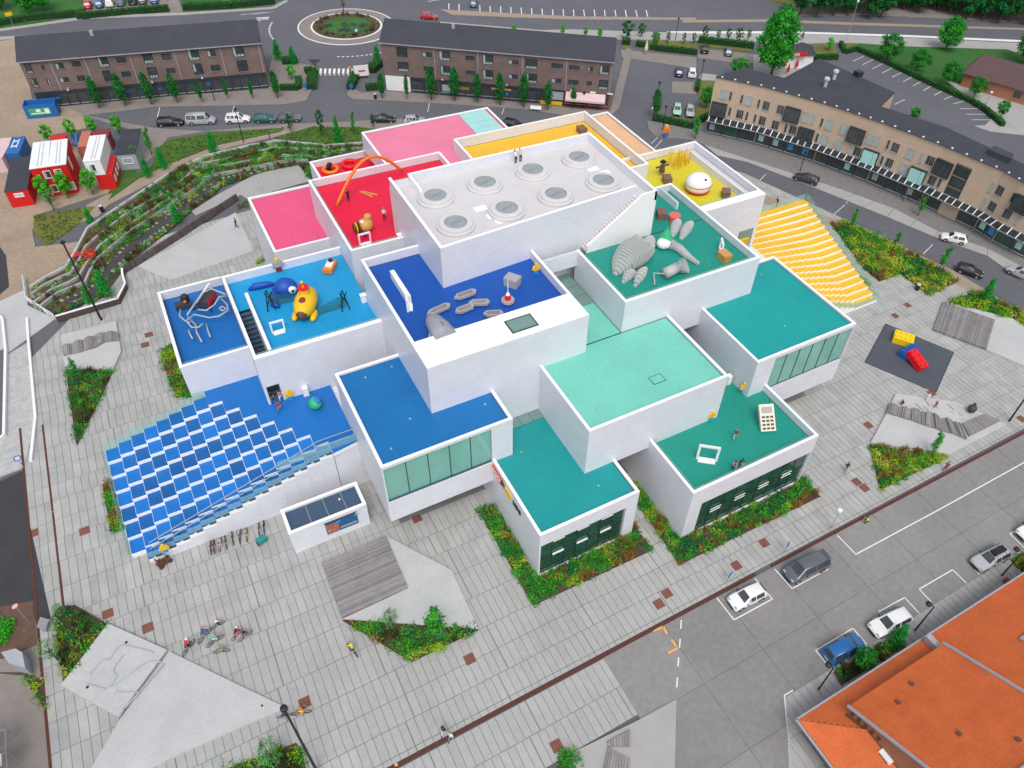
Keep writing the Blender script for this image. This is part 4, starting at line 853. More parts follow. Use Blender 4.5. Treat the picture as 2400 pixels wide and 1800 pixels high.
def tan_window(px, py, kind):
    F, s, z = tan_at(px, py)
    e = bpy.data.objects.new('window', None)
    w, h = dict(M=(1.35,1.75), S=(.5,1.75), B=(2.9,2.7), T=(2.6,6.2))[kind]
    k = .5 if kind == 'B' else 0
    fr = MB(); t = .12 if kind == 'B' else .07
    fr.box(-w/2,w/2,-k-.06,.0,-h/2,-h/2+t).box(-w/2,w/2,-k-.06,0,h/2-t,h/2).box(-w/2,-w/2+t,-k-.06,0,-h/2+t,h/2-t).box(w/2-t,w/2,-k-.06,0,-h/2+t,h/2-t)
    o = put('bay_window' if kind == 'B' else 'window', fr.mesh('window_frame', W['frame'] if kind in 'BT' else W['steel']), TT); place_local(o, F, s, z); ORG[o.name] = (0,0,0)
    b = random.random() < .45  # pale panes have the light green reflection put into their colour
    if kind == 'S': MB().box(-w/2+t,w/2-t,-.03,-.005,-h/2+t,h/2-t).build('pane', W['panepale' if b else 'pane'], o)
    elif kind == 'M':
        for a, c in ((-w/2+t,-.12),(-.05,.25),(.31,w/2-t)): MB().box(a,c,-.03,-.005,-h/2+t,h/2-t).build('pane', W['panepale' if b else 'pane'], o)
    elif kind == 'T':
        for i in range(3): MB().box(-w/2+t,w/2-t,-.03,-.005,-h/2+t+i*2.02,-h/2+t+i*2.02+1.9).build('pane', W['pane'], o)
    else:
        MB().box(-w/2+t,w*.18,-k-.02,-k+.01,-h/2+t,h/2-t).build('pane', W['glasssky' if b else 'pane'], o); MB().box(w*.18+.06,w/2-t,-k-.02,-k+.01,-h/2+t,h/2-t).build('pane', W['glasssky' if b else 'pane'], o)
    if kind in 'MS': MB().box(-w/2-.04,w/2+.04,-.12,-.004,-h/2-.07,-h/2-.004).build('window_sill', W['steel'], o)
for f, k, pts in ((Ka,'M',((315,225),(635,310),(860,375),(1045,425),(1370,525),(1680,625),(520,485),(810,570),(980,625),(1205,690),(1620,820),(1865,685),(1795,880))),(Ka,'S',((400,250),(545,290),(765,345),(1470,555),(1580,595),(390,450),(610,510),(715,540),(1115,665),(1520,790),(1940,930))),
    (Ka,'B',((248,420),(1200,490),(1370,755),(2030,760))),(Kc,'M',((225,145),(545,255),(740,335),(995,425),(465,455),(655,530),(1020,680),(1900,815),(2100,915),(1800,1020),(1995,1115),(50,305))),(Kc,'S',((320,175),(450,215),(885,390),(370,420),(1115,715),(1795,770),(1690,970),(2140,1190))),
    (Kc,'B',((215,375),(825,615),(1165,520),(2190,990))),(Kc,'T',((1345,710),))):
    for p in pts: tan_window(*f(*p), k)
for i, F in enumerate(FS):                                     # canopy of slats over a dark shop zone
    L_ = F.L
    o = put('shopfront', MB().box(.1,L_-.1,-.05,-.003,.1,3.3).mesh('shopfront', W['shop']), TT); place_local(o, F, 0, 0); ORG[o.name] = (0,0,0)
    k = max(2, int(L_/2.6)); w = (L_-.2)/k
    for j in range(k):
        r_ = random.random()
        if i == 4 and j in (1,3,4): MB().box(.1+j*w,.1+(j+1)*w,-.09,-.052,.1,3.0).build('wall_panel', W['tan'], o); continue
        MB().box(.1+j*w+.1,.1+(j+1)*w-.1,-.08,-.053,.55,2.7).build('pane', W['pane' if r_ < .75 else 'glassdark'], o); MB().box(.1+j*w+.1,.1+(j+1)*w-.1,-.13,-.053,.3,.45).build('sill', W['panepale'], o)
        if r_ < .5: MB().box(.1+j*w+.6,.1+j*w+1.6,-.1,-.082,1.0,2.2).build('poster', W[random.choice(('panepale','sky_blue','cabin_grey','glasssky'))], o)
    c = put('canopy', MB().box(0,L_,-.1,-.003,3.62,3.78).box(0,L_,-1.42,-1.32,3.02,3.14).mesh('canopy', W['steel']), TT); place_local(c, F, 0, 0); ORG[c.name] = (0,0,0)
    MB().slab((0,-1.3,3.04),(L_,-1.3,3.04),(L_,-.12,3.6),(0,-.12,3.6),.02).build('canopy_glass', W['frame'], c)
    sm = MB().slab((0,-1.36,3.10),(.16,-1.36,3.10),(.16,-.06,3.72),(0,-.06,3.72),.06).mesh('slat', W['white_paint'])
    for j in range(int(L_/1.22)): put('slat', sm, c, (.3+j*L_/max(1,int(L_/1.22)),0,.0))
F, s, z = tan_at(*Ka(520,615)); o = put('lettering', text_mesh('Estate', .95, .03, W['choc'], bold=.02), TT); place_local(o, F, s, z, .05); o.rotation_euler = (R(90),0,F.ang)
F, s, z = tan_at(*Kc(800,745)); o = put('lettering', text_mesh('Restaurant', .72, .03, W['maroon'], bold=.02), TT); place_local(o, F, s, z, .05); o.rotation_euler = (R(90),0,F.ang)
# snack kiosk with a red sign
Kp = [G(x,y,3.0).xy for x, y in ((1838,128),(1850,108),(1876,101),(1906,108),(1912,132))]
KS = thing('snack_kiosk', 'white snack kiosk with dark hipped roof and red sign behind the big tree', 'kiosk', (Kp[2].x,Kp[2].y,0)); cx = sum(p.x for p in Kp)/5; cy = sum(p.y for p in Kp)/5
MB().prism([(cx+(p.x-cx)*.9, cy+(p.y-cy)*.9) for p in Kp], 0, 2.98).build('wall', W['white_paint'], KS)
rv = [(p.x,p.y,3.0) for p in Kp]+[(cx,cy,4.6)]; MB().add(rv, [(i,(i+1)%5,5) for i in range(5)][::1]+[(4,3,2,1,0)]).build('roof', W['slateroof'], KS)
Fk = Facade(Kp[0], Kp[4]); sg = put('sign_board', MB().box(-.3,Fk.L*.68,-.5,-.3,3.0,3.9).mesh('sign_board', W['sign_red']), KS, (Kp[0].x-Kp[2].x,Kp[0].y-Kp[2].y,0)); sg.rotation_euler = (0,0,Fk.ang); ORG[sg.name] = (0,0,0)
l = put('lettering', text_mesh('Sunset', 1.0, .02, W['white_paint'], bold=.02), sg, (Fk.L*.28,-.53,3.45)); l.rotation_euler = (R(90),0,0)
for i in range(5): wd = put('window', MB().box(2+i*(Fk.L-3)/5,2+i*(Fk.L-3)/5+.9,.42,.5,.5,2.4).mesh('window', W['pane']), KS, (Kp[0].x-Kp[2].x,Kp[0].y-Kp[2].y,0)); wd.rotation_euler = (0,0,Fk.ang)
# plum-roofed house at the upper right
He = [G(x,y,2.9).xy for x, y in ((2254,171),(2480,238))]; Hr = [G(x,y,5.8).xy for x, y in ((2280,124),(2480,184))]
HN = thing('brick_house', 'low orange brick house with plum coloured roof at the upper right edge', 'house', (He[0].x,He[0].y,0))
d = (Hr[0]-He[0]); back = [He[0]+2*d*1.0, He[1]+2*(Hr[1]-He[1])]
u = (He[1]-He[0]).normalized(); nn = Vector((-u.y,u.x)); dep = nn.dot(d)
A, B_ = He[0], He[0]+u*34; MB().prism([tuple(A+nn*.6+u*.6),tuple(B_+nn*.6),tuple(B_+nn*(2*dep-.6)),tuple(A+nn*(2*dep-.6)+u*.6)], 0, 2.88).build('wall', W['redbrick'], HN)
hv = [A,B_,B_+nn*2*dep,A+nn*2*dep]; hv = [(p.x,p.y,2.9) for p in hv]; r0 = A+nn*dep+u*2.0; r1 = B_+nn*dep; hv += [(r0.x,r0.y,6.2),(r1.x,r1.y,6.2)]
MB().add(hv, [(0,1,5,4),(2,3,4,5),(3,0,4),(1,2,5),(3,2,1,0)]).build('roof', W['purplegrey'], HN)
FH = Facade(A+nn*.58+u*.6, B_+nn*.58)
for s in (11,15.5,20,25): o = put('window', MB().box(s,s+1.6,-.06,-.003,1.0,2.3).mesh('window', W['pane']), HN, (FH.A.x-He[0].x, FH.A.y-He[0].y, 0)); o.rotation_euler = (0,0,FH.ang)
# orange tiled building at the lower right
OB = thing('orange_roof_building', 'low building with orange clay tile roofs in the lower right corner', 'building', (45,3,0))
def ribbed(x0, x1, y0, z0, y1, z1, pitch=.33, m=None, ca=None):         # sloping tiles: courses with a lip, rolls across
    mb = MB(); n = max(1, int(abs(y1-y0)/pitch)); k = max(1, int((x1-x0)/.9)); dz = (z1-z0)/n; dy = (y1-y0)/n
    for i in range(n):
        ya, yb = y0+dy*i, y0+dy*(i+1); za, zb_ = z0+dz*i, z0+dz*(i+1)
        xa, xb = (x0,x1) if ca is None else ca((ya+yb)/2)
        mb.add([(xa,ya,za),(xb,ya,za),(xb,yb,zb_-.01),(xa,yb,zb_-.01),(xa,ya,za-.09),(xb,ya,za-.09)], [(0,1,2,3) if dy > 0 else (3,2,1,0),(4,5,1,0) if dy > 0 else (0,1,5,4)])
    return mb
sl_ = .52
def oroof(name, x0, x1, y0, z0, y1, host, ca=None):
    o = ribbed(x0,x1,y0,z0,y1,z0+sl_*abs(y1-y0), .34, None, ca).build(name, W['oran'], host); o['kind'] = 'stuff'; return o
lip = MB().box(38,92,-14,9.2,0,3.0).build('wall', W['redbrick'], OB)
oroof('roof_tiles', 49.2, 95, 10.45, 3.15, -13, OB)
oroof('roof_tiles', 36.7, 49.1, 10.45, 3.15, 8.7, OB)
oroof('roof_tiles', 33.35, 36.7, 10.45, 3.15, 7.0, OB, lambda y: (33.35+(10.45-y)*.98, 36.75))
mb = MB(); n = 70                                              # hip end facing the plaza
for i in range(12):
    x0_, x1_ = 33.35+i*.3, 33.35+(i+1)*.3; z0_, z1_ = 3.15+sl_*i*.3, 3.15+sl_*(i+1)*.3-.01
    mb.add([(x0_,10.4-i*.3,z0_),(x1_,10.4-(i+1)*.3,z1_),(x1_,-14,z1_),(x0_,-14,z0_),(x0_,10.4-i*.3,z0_-.09),(x0_,-14,z0_-.09)], [(3,2,1,0),(0,4,5,3)])
o = mb.build('roof_tiles', W['oran'], OB); o['kind'] = 'stuff'
yr = -1.5
oroof('roof_tiles', 37.0, 48.9, 8.95, 5.0, yr, OB)
oroof('roof_tiles', 49.0, 49.1, 8.95, 5.0, yr, OB)
zr = 5.0+sl_*(8.95-yr)
MB().add([(37.05,8.7,3.6),(37.05,8.7,4.9),(37.05,yr,zr-.1),(37.05,-12,zr-.1-(-yr+12)*sl_*.0-5.4),(37.05,-12,3.0)], [(0,1,2,3,4)]).box(37.06,48.95,8.4,8.7,3.6,4.85).build('gable_wall', W['redbrick'], OB)
oroof('roof_tiles', 37.0, 49, -12, 3.2, yr, OB)
for a, b in (((37.0,8.98,5.0),(37.0,yr,zr)),((49.05,8.98,5.0),(49.05,yr,zr)),((37,yr,zr),(49,yr,zr))): MB().tube([Vector(a)+Vector((0,0,.04)),Vector(b)+Vector((0,0,.04))], .16, 6).build('ridge_trim', W['zinc'], OB)
MB().box(33.2,95,10.46,10.62,3.0,3.14).box(33.1,33.3,-14,10.6,3.0,3.14).build('gutter', W['zinc'], OB); MB().box(48.7,49.3,9.0,10.3,3.5,4.3).build('roof_valley', W['zinc'], OB)
sk = MB(); zz = lambda y: 3.15+sl_*(10.45-y)
b0 = sk.slab((55.2,5.8,zz(5.8)+.05),(75,5.8,zz(5.8)+.05),(75,.2,zz(.2)+.05),(55.2,.2,zz(.2)+.05),-.15).build('skylight', W['zinc'], OB)
for i in range(16): MB().slab((55.9+i*1.2,5.4,zz(5.4)+.22),(56.98+i*1.2,5.4,zz(5.4)+.22),(56.98+i*1.2,.6,zz(.6)+.22),(55.9+i*1.2,.6,zz(.6)+.22),-.02).build('pane', W['glasssky'], b0)
for x, y in ((40.5,7.0),(43.0,7.6),(41.5,2.6),(46.5,-.3),(44.4,.0)): z = 5.0+sl_*(8.95-y); MB().box(x-.18,x+.18,y-.18,y+.18,z-.1,z+.12).build('roof_vent', W['choc'], OB)
MB().box(47.2,48.4,-2.0,-.9,zr-.8,zr+.9).box(47.5,48.1,-1.75,-1.2,zr+.9,zr+1.2,1).build('chimney', [W['lightpave'],W['frame']], OB)
p = UX(*q9(1310,1595), 37.0); MB().box(36.6,37.05,p.y-.6,p.y+.6,p.z-.9,p.z+.7).box(36.55,36.6,p.y-.45,p.y+.45,p.z-.7,p.z+.5,1).build('dormer_window', [W['white_paint'],W['pane']], OB)
for i in range(5): p = UX(*q9(1100+i*42,1310+i*40), 37.0); MB().box(36.98,37.04,p.y-.13,p.y+.13,p.z-.3,p.z+.3).build('wall_anchor', W['choc'], OB)
# site cabins and containers --------------------------------------------------------------
Kz = Q(0,220,5.53)
CABA = None
def cabin(name, label, cat, a, b, d, z0, z1, m, roof=None, doors=(), group=None, ribs=True):
    A, B, D = (Vector((*G(*Kz(*q), z1).xy, 0)) for q in (a, b, d))  # roof corners: front left, front right, back left
    u = (B-A); Lx = u.length; u.normalize(); v = Vector((-u.y,u.x,0)); Ly = abs((D-A).dot(v)); ang = math.atan2(u.y,u.x)
    T = thing(name, label, cat, (A.x,A.y,0), ang, group, True)
    w = MB().box(0,Lx,0,Ly,z0,z1-.12)
    if ribs:
        for i in range(int(Ly/.6)): w.box(-.03,-.002,.2+i*.6,.45+i*.6,z0+.15,z1-.25).box(Lx+.002,Lx+.03,.2+i*.6,.45+i*.6,z0+.15,z1-.25)
    w.build('wall', W[m], T); MB().box(-.05,Lx+.05,-.05,Ly+.05,z1-.12,z1).build('roof', W[roof or m], T)
    return T, Lx, Ly
T, lx, ly = cabin('site_cabin','low red site cabin with flat dark roof and white sign at the left edge','cabin',(55,1270),(350,1230),(190,830),0,2.9,'container_red','slateroof')
sg = MB().box(lx*.32,lx*.75,-.05,-.004,1.7,2.4).build('sign_board', W['white_paint'], T); o = put('lettering', text_mesh('BYGMA', .38, .008, W['frame']), sg, (lx*.535,-.062,2.05)); o.rotation_euler = (R(90),0,0)
T, lx, ly = cabin('site_cabin','left half of the two storey red site cabin with white roof','cabin',(380,970),(618,938),(520,622),0,5.2,'container_red','cabin_white')
for x in (.62,): window(T, lx*x-.1, lx*x+.95, 3.2, 4.5, 0, 'two', fr=W['white_paint']); window(T, lx*x-.1, lx*x+.95, .7, 2.0, 0, 'two', fr=W['white_paint'])
MB().box(lx*.4,lx*.44,.4,ly-.4,5.2,5.26).box(lx*.6,lx*.64,.4,ly-.4,5.2,5.26).build('roof_rail', W['tin'], T)
T, lx, ly = cabin('site_cabin','right half of the two storey red site cabin with white roof','cabin',(628,936),(850,905),(720,600),0,5.2,'container_red','cabin_white')
for x in (.2,): window(T, lx*x-.1, lx*x+.95, 3.2, 4.5, 0, 'two', fr=W['white_paint']); window(T, lx*x+.9, lx*x+1.9, .7, 2.0, 0, 'two', fr=W['white_paint'])
MB().box(lx*.4,lx*.44,.4,ly-.4,5.2,5.26).box(lx*.6,lx*.64,.4,ly-.4,5.2,5.26).build('roof_rail', W['tin'], T); MB().box(lx+.03,lx+.1,ly*.3,ly*.3+1,2.7,4.7).build('door', W['white_paint'], T)
T, lx, ly = cabin('site_cabin','white site cabin stacked on top of a red one','cabin',(1075,875),(1290,855),(1155,545),2.7,5.3,'cabin_white')
window(T, lx*.22, lx*.22+.9, 3.4, 4.7, 0, 'two', fr=W['white_paint']); MB().box(lx*.45,lx*.49,.4,ly-.4,5.3,5.36).box(lx*.65,lx*.69,.4,ly-.4,5.3,5.36).build('roof_rail', W['tin'], T)
A, B, D = (G(*Kz(*q), 5.3) for q in ((1075,875),(1290,855),(1155,545)))
u = (B-A).xy.normalized(); ang = math.atan2(u.y,u.x); lx = (B-A).length
T = thing('site_cabin', 'red site cabin under the white one with white framed side windows', 'cabin', (A.x+.9*u.x,A.y+.9*u.y,0), ang, None, True); MB().box(0,lx,0,6.2,0,2.66).build('wall', W['container_red'], T)
for i in range(3): MB().box(lx+.002,lx+.06,.6+i*1.9,1.5+i*1.9,.9,2.0).build('window', W['white_paint'], T)
T, lx, ly = cabin('site_cabin','grey site cabin with dark felt roof at the end of the row','cabin',(1490,790),(1745,770),(1575,465),0,2.9,'cabin_grey','slateroof')
window(T, lx*.25, lx*.78, 1.1, 2.2, 0, 'two', True, fr=W['white_paint'])
for lb, m, a, b, d in (('bright red container roof showing behind the red cabins','container_red',(655,600),(845,580),(680,540)),('blue container between red and rust ones behind the cabins','container_blue',(980,660),(1010,655),(870,530)),('rust orange container behind the white cabin','rust_orange',(1000,690),(1120,680),(1045,490)),('maroon container at the right end behind the white cabin','maroon',(1200,560),(1405,540),(1215,475))):
    cabin('shipping_container', lb, 'container', a, b, d, 0, 2.6, m)
T, lx, ly = cabin('shipping_container','blue container with white markings on its roof at the left','container',(70,780),(240,765),(125,565),0,2.6,'container_blue')
MB().box(lx*.2,lx*.27,ly*.35,ly*.85,2.6,2.61).box(lx*.6,lx*.67,ly*.35,ly*.85,2.6,2.61).box(lx*.27,lx*.6,ly*.4,ly*.46,2.6,2.61).box(lx*.27,lx*.6,ly*.7,ly*.76,2.6,2.61).build('roof_marking', W['white_paint'], T)
cabin('shipping_container','faded pink container at the left picture edge','container',(-140,840),(20,830),(-80,580),0,2.6,'awning')
A = G(*Kz(365,330)); B = G(*Kz(775,290)); u = (B-A).xy; ang = math.atan2(u.y,u.x); lx = u.length
T = thing('skip', 'open blue skip with green banner beside the brick house', 'skip', (A.x,A.y,0), ang, None, True)
MB().box(0,lx,0,.1,0,2.5).box(0,lx,2.4,2.5,0,2.5).box(0,.1,.1,2.4,0,2.5).box(lx-.1,lx,.1,2.4,0,2.5).box(.1,lx-.1,.1,2.4,0,1.6).build('body', W['container_blue'], T)
bn = MB().box(lx*.12,lx*.8,-.05,-.004,.6,1.9).build('banner', W['green_box'], T); MB().box(lx*.35,lx*.5,-.07,-.053,1.2,1.7).box(lx*.18,lx*.6,-.07,-.053,.85,1.05).box(lx*.62,lx*.76,-.07,-.053,.8,1.7).build('banner_print', W['cabin_white'], bn)
# scaffold at the lower left
SF = thing('scaffold', 'grey steel scaffold with loading decks at the lower left edge', 'scaffold', (-30,37,0))
for i in range(5):
    for j in range(6):
        x, y = -34+i*2.0, 31.5+j*2.1; MB().tube([(x,y,0),(x,y,5.6+.2*random.random())], .05, 5).build('standard', W['steel'], SF)
for z in (1.9,3.8,5.4):
    for j in range(6): MB().tube([(-34,31.5+j*2.1,z),(-26,31.5+j*2.1,z)], .04, 5).build('ledger', W['steel'], SF)
    for i in range(5): MB().tube([(-34+2*i,31.5,z+.08),(-34+2*i,42,z+.08)], .04, 5).build('ledger', W['steel'], SF)
pm = MB().box(0,2.0,0,.42,0,.05).mesh('plank', W['wood'])
for i in range(4):
    for j in range(11): 
        if random.random() < .72: put('plank', pm, SF, Vector((-34+2*i,31.6+j*.48+(3.8 if i > 1 else 0),3.92 if j % 3 else 5.5))-Vector(ORG[SF.name]))
for x, y, z, m in ((-33,41,3.6,'white_paint'),(-31,40.2,3.2,'white_paint'),(-28.6,39.6,3.0,'white_paint'),(-27,38.4,2.8,'white_paint')): MB().box(x,x+1.0,y,y+1.0,z,z+.12).build('deck_panel', W[m], SF)
for i in range(14): x, y = -33+random.random()*7, 33+random.random()*8; MB().tube([(x,y,random.uniform(2,4)),(x+random.uniform(-2,2),y+random.uniform(-2,2),random.uniform(2,5))], .04, 4).build('brace', W['steel'], SF)
SH = thing('site_hut', 'grey flat roofed hut beside the scaffold', 'hut', (-28,44,0)); MB().prism(GP(q7, [(60,960),(150,935),(195,960),(215,1060),(110,1030)]), 0, 1.6).build('wall', W['cabin_grey'], SH)
# ================================================================== planting
GREEN = [(.030,.115,.014),(.018,.085,.016),(.045,.150,.016),(.020,.100,.030),(.060,.160,.018)]
YELLOW = [(.20,.20,.015),(.15,.18,.015),(.24,.19,.02)]; TAN = [(.34,.20,.055),(.28,.17,.06),(.40,.25,.07)]; GREY = [(.16,.20,.13),(.20,.23,.18)]; RUSTY = [(.16,.07,.025),(.22,.10,.03)]
GAIN = np.array([1.5,2.5,1.5])
def leafs(C, Rr, per, size, cols, zs=1.0, up=.5, jit=.22, shell=.45, hemi=False):
    C = np.asarray(C, float); n = len(C); Rr = np.broadcast_to(np.asarray(Rr, float).reshape(n,-1), (n, np.asarray(Rr, float).reshape(n,-1).shape[1]))
    if Rr.shape[1] == 1: Rr = np.repeat(Rr, 3, 1)*np.array([1,1,zs])
    N = n*per; d = RNG.normal(size=(N,3)); d /= np.linalg.norm(d, axis=1, keepdims=True)
    if hemi: d[:,2] = np.abs(d[:,2])
    rad = RNG.uniform(shell, 1.0, (N,1)); P = np.repeat(C, per, 0)+d*rad*np.repeat(Rr, per, 0)
    nrm = d*(1-up)+np.array([0,0,up])+RNG.normal(scale=.45, size=(N,3)); nrm /= np.linalg.norm(nrm, axis=1, keepdims=True)
    t = RNG.normal(size=(N,3)); a = np.cross(nrm, t); a /= np.linalg.norm(a, axis=1, keepdims=True)+1e-9; b = np.cross(nrm, a)
    s = size*RNG.uniform(.6,1.35,(N,1)); a = a*s; b = b*s*.7
    V = np.stack([P-a*.5-b*.12, P+b*.5, P+a*.55+b*.05, P-b*.5], 1).reshape(-1,3); F = np.arange(N*4).reshape(N,4)
    c = np.repeat(np.asarray(cols, float)*GAIN, per, 0)*RNG.uniform(1-jit,1+jit,(N,1)); return V, F, c
def blades(C, per, h, spread, cols, wd=.035):                 # upright grass tufts
    C = np.asarray(C, float); n = len(C); N = n*per; P = np.repeat(C, per, 0)+np.c_[RNG.normal(scale=spread*.3,size=(N,2)), np.zeros(N)]
    th = RNG.uniform(0,2*np.pi,N); ln = np.c_[np.cos(th),np.sin(th),np.zeros(N)]*RNG.uniform(.1,1,(N,1))*spread
    hh = h*RNG.uniform(.6,1.15,(N,1)); up = np.array([0,0,1.0]); s = np.c_[-np.sin(th),np.cos(th),np.zeros(N)]*wd
    V = np.stack([P-s, P+s, P+ln+up*hh+s*.4, P+ln+up*hh-s*.4], 1).reshape(-1,3); F = np.arange(N*4).reshape(N,4)
    return V, F, np.repeat(np.asarray(cols, float), per, 0)*RNG.uniform(.75,1.25,(N,1))
def merge(parts):
    V = []; F = []; C = []; o = 0
    for v, f, c in parts: V.append(v); F.append(f+o); C.append(c); o += len(v)
    return np.concatenate(V), np.concatenate(F), np.concatenate(C)
def scatter(P, dens, keep=lambda x, y: True, edge=0):
    P = [tuple(p) for p in P]; xs = [p[0] for p in P]; ys = [p[1] for p in P]; A = (max(xs)-min(xs))*(max(ys)-min(ys)); out = []
    for _ in range(int(A*dens)):
        x, y = random.uniform(min(xs),max(xs)), random.uniform(min(ys),max(ys))
        if inside(P, x, y) and keep(x, y): out.append((x, y))
    return out
def plants(pts, pal, z=0.0, size=(.35,.75), per=46, leaf=.17):
    """pal: list of (weight, kind, colours)"""
    parts = []; w = [p[0] for p in pal]; groups = {}
    cell = {}
    for x, y in pts:
        k = (round(x/1.7), round(y/1.7))
        if k not in cell or random.random() < .25: cell[k] = random.choices(range(len(pal)), w)[0]
        groups.setdefault(cell[k], []).append((x, y, z))
    for k, C in groups.items():
        _, kind, cols = pal[k]; col = [random.choice(cols) for _ in C]
        if kind == 'g': parts.append(blades(C, 34, .75, .45, col))
        else:
            r = RNG.uniform(*size, len(C)); C2 = np.array(C); C2[:,2] += r*.35
            parts.append(leafs(C2, r, per, leaf, col, .75, hemi=False))
    return parts
MIXB = [(5,'s',GREEN),(2.0,'s',YELLOW),(2,'g',TAN),(1.2,'s',[(.012,.07,.03),(.015,.085,.04)])]
MIXR = [(3.2,'s',GREEN),(3.4,'s',YELLOW),(1.6,'s',[(.34,.24,.04),(.28,.17,.03)]),(1.6,'g',TAN),(1.0,'s',[(.014,.08,.03)])]
MIXD = [(5,'s',GREEN),(2,'g',[(.07,.10,.03),(.13,.13,.04)]),(1,'s',RUSTY),(1.2,'s',YELLOW),(2,'s',[(.012,.075,.035)])]
def bed(P, pal, dens=1.5, z=.03, size=(.35,.75), per=46, edge=True, name='shrubbery', leaf=.17):
    sheet('planting_bed', P, -.1, z, W['soil'])
    o = put(name, np_mesh(name, *merge(plants(scatter(P, dens), pal, z, size, per, leaf))[:2], W['leaf'], None) if 0 else None) if 0 else None
    V, F, C = merge(plants(scatter(P, dens*1.7), pal, z, (size[0]*1.05,size[1]*1.08), per, leaf*1.15)); o = put(name, np_mesh(name, V, F, W['leaf'], C)); o['kind'] = 'stuff'; return o
K14 = Q(1480,1000,5.53); K11 = Q(1120,1100,5.53); K3 = Q(360,630,5.53); K24 = Q(240,900,5.53); K26 = Q(260,1080,5.53); K20 = Q(2000,880,5.53)
def edge_line(a, b): strip('edging', a, b, .07, .12, W['rust'])
b1 = GP(q4, [(430,740),(735,745),(500,1225)]); bed(b1, MIXD, 2.4); edge_line(b1[1], b1[2]); edge_line(b1[0], b1[2])
b2 = GP(q7, [(362,650),(390,610),(480,605),(705,735),(410,1115)]); bed(b2, MIXD, 2.4); edge_line(b2[2], b2[3]); edge_line(b2[3], b2[4])
b3 = GP(q8, [(10,703),(890,765),(460,972)]); bed(b3, MIXD, 2.6); edge_line(b3[0], b3[1]); edge_line(b3[0], b3[2])
bed([(20.65,34.7),(20.65,45.0),(18.9,45.0),(18.9,32.3),(33.1,32.0),(33.1,36.2),(32.35,36.2),(32.35,34.68)], MIXB, 3.0, .05, (.35,.7), 60); strip('edging', (18.85,45), (18.85,32.2), .07, .1, W['rust']); strip('edging', (18.85,32.2), (33.2,31.95), .07, .1, W['rust'])
bed([(36.4,31.5),(36.4,40.2),(35.2,40.2),(34.6,29.2),(54.3,28.9),(54.3,33.2),(53.55,33.2),(53.55,31.5)], MIXB, 3.0, .05, (.35,.7), 60); strip('edging', (34.55,29.15), (54.4,28.85), .07, .1, W['rust'])
b6 = GP(K20, [(215,890),(345,1490),(1240,1050),(1000,1010),(480,940)]); bed(b6, MIXR, 2.8, .05, (.3,.65), 60); edge_line(b6[0], b6[1])
b7 = [G(*p).xy[:] for p in ((1948,525),(1984,522),(2101,577),(2217,637),(2244,661),(2177,691),(2110,643),(2060,660),(2026,632))]; bed(b7, MIXR, 2.0, .06, (.45,.9), 56, leaf=.2)
b8 = GP(Kd, [(1205,835),(1560,690),(1750,740),(2211,960),(2300,1180),(2040,1040),(1350,870)]); bed(b8, MIXR, 2.2, .06, (.4,.85), 56, leaf=.2)
bed(GP(Kb, [(1500,1160),(1560,1180),(1660,1260),(1540,1310)]), MIXB, 2.5)
bed(GP(K3, [(100,1045),(235,1000),(300,1200),(400,1420),(500,1659),(300,1659),(200,1450)]), MIXB, 2.6, .05, (.4,.85), 60)
bed(GP(K24, [(0,1300),(130,1260),(200,1500),(290,1890),(110,1920),(60,1659)]), MIXB, 2.6, .05, (.35,.75), 60)
bed(GP(q7, [(1480,1659),(1920,1495),(1960,1560),(2000,1750),(1400,1750)]), MIXD, 2.4)
bed(GP(q9, [(975,1040),(1340,830),(1440,870),(1030,1125)]), MIXD, 2.4, .06, (.3,.6))
bed(GP(q9, [(2125,310),(2300,215),(2300,330),(2211,400)]), MIXD, 2.4, .06, (.3,.6))
bed(GP(q8, [(1395,1659),(1420,1590),(1510,1565),(1525,1659)]), [(1,'s',GREEN)], 3.0, .05, (.6,1.0), 70)
bed(GP(q7, [(-90,700),(70,700),(90,780),(20,870),(-90,880)]), [(1,'s',[(.03,.17,.01),(.045,.2,.012)])], 2.0, .06, (.6,1.0), 70)
bed(GP(q7, [(-60,1040),(190,1040),(280,1100),(300,1300),(240,1200),(150,1060)]), MIXD, 1.2)
bed(GP(Q(300,330,5.027), [(1290,800),(1390,690),(1430,770)]), MIXD, 2)
bed(GP(Q(300,330,5.027), [(2020,280),(2130,260),(2170,450),(2110,430)]), MIXD, 2)
bed(GP(Q(560,430,5.53), [(225,1040),(340,960),(365,990),(240,1050)]), MIXB, 3)
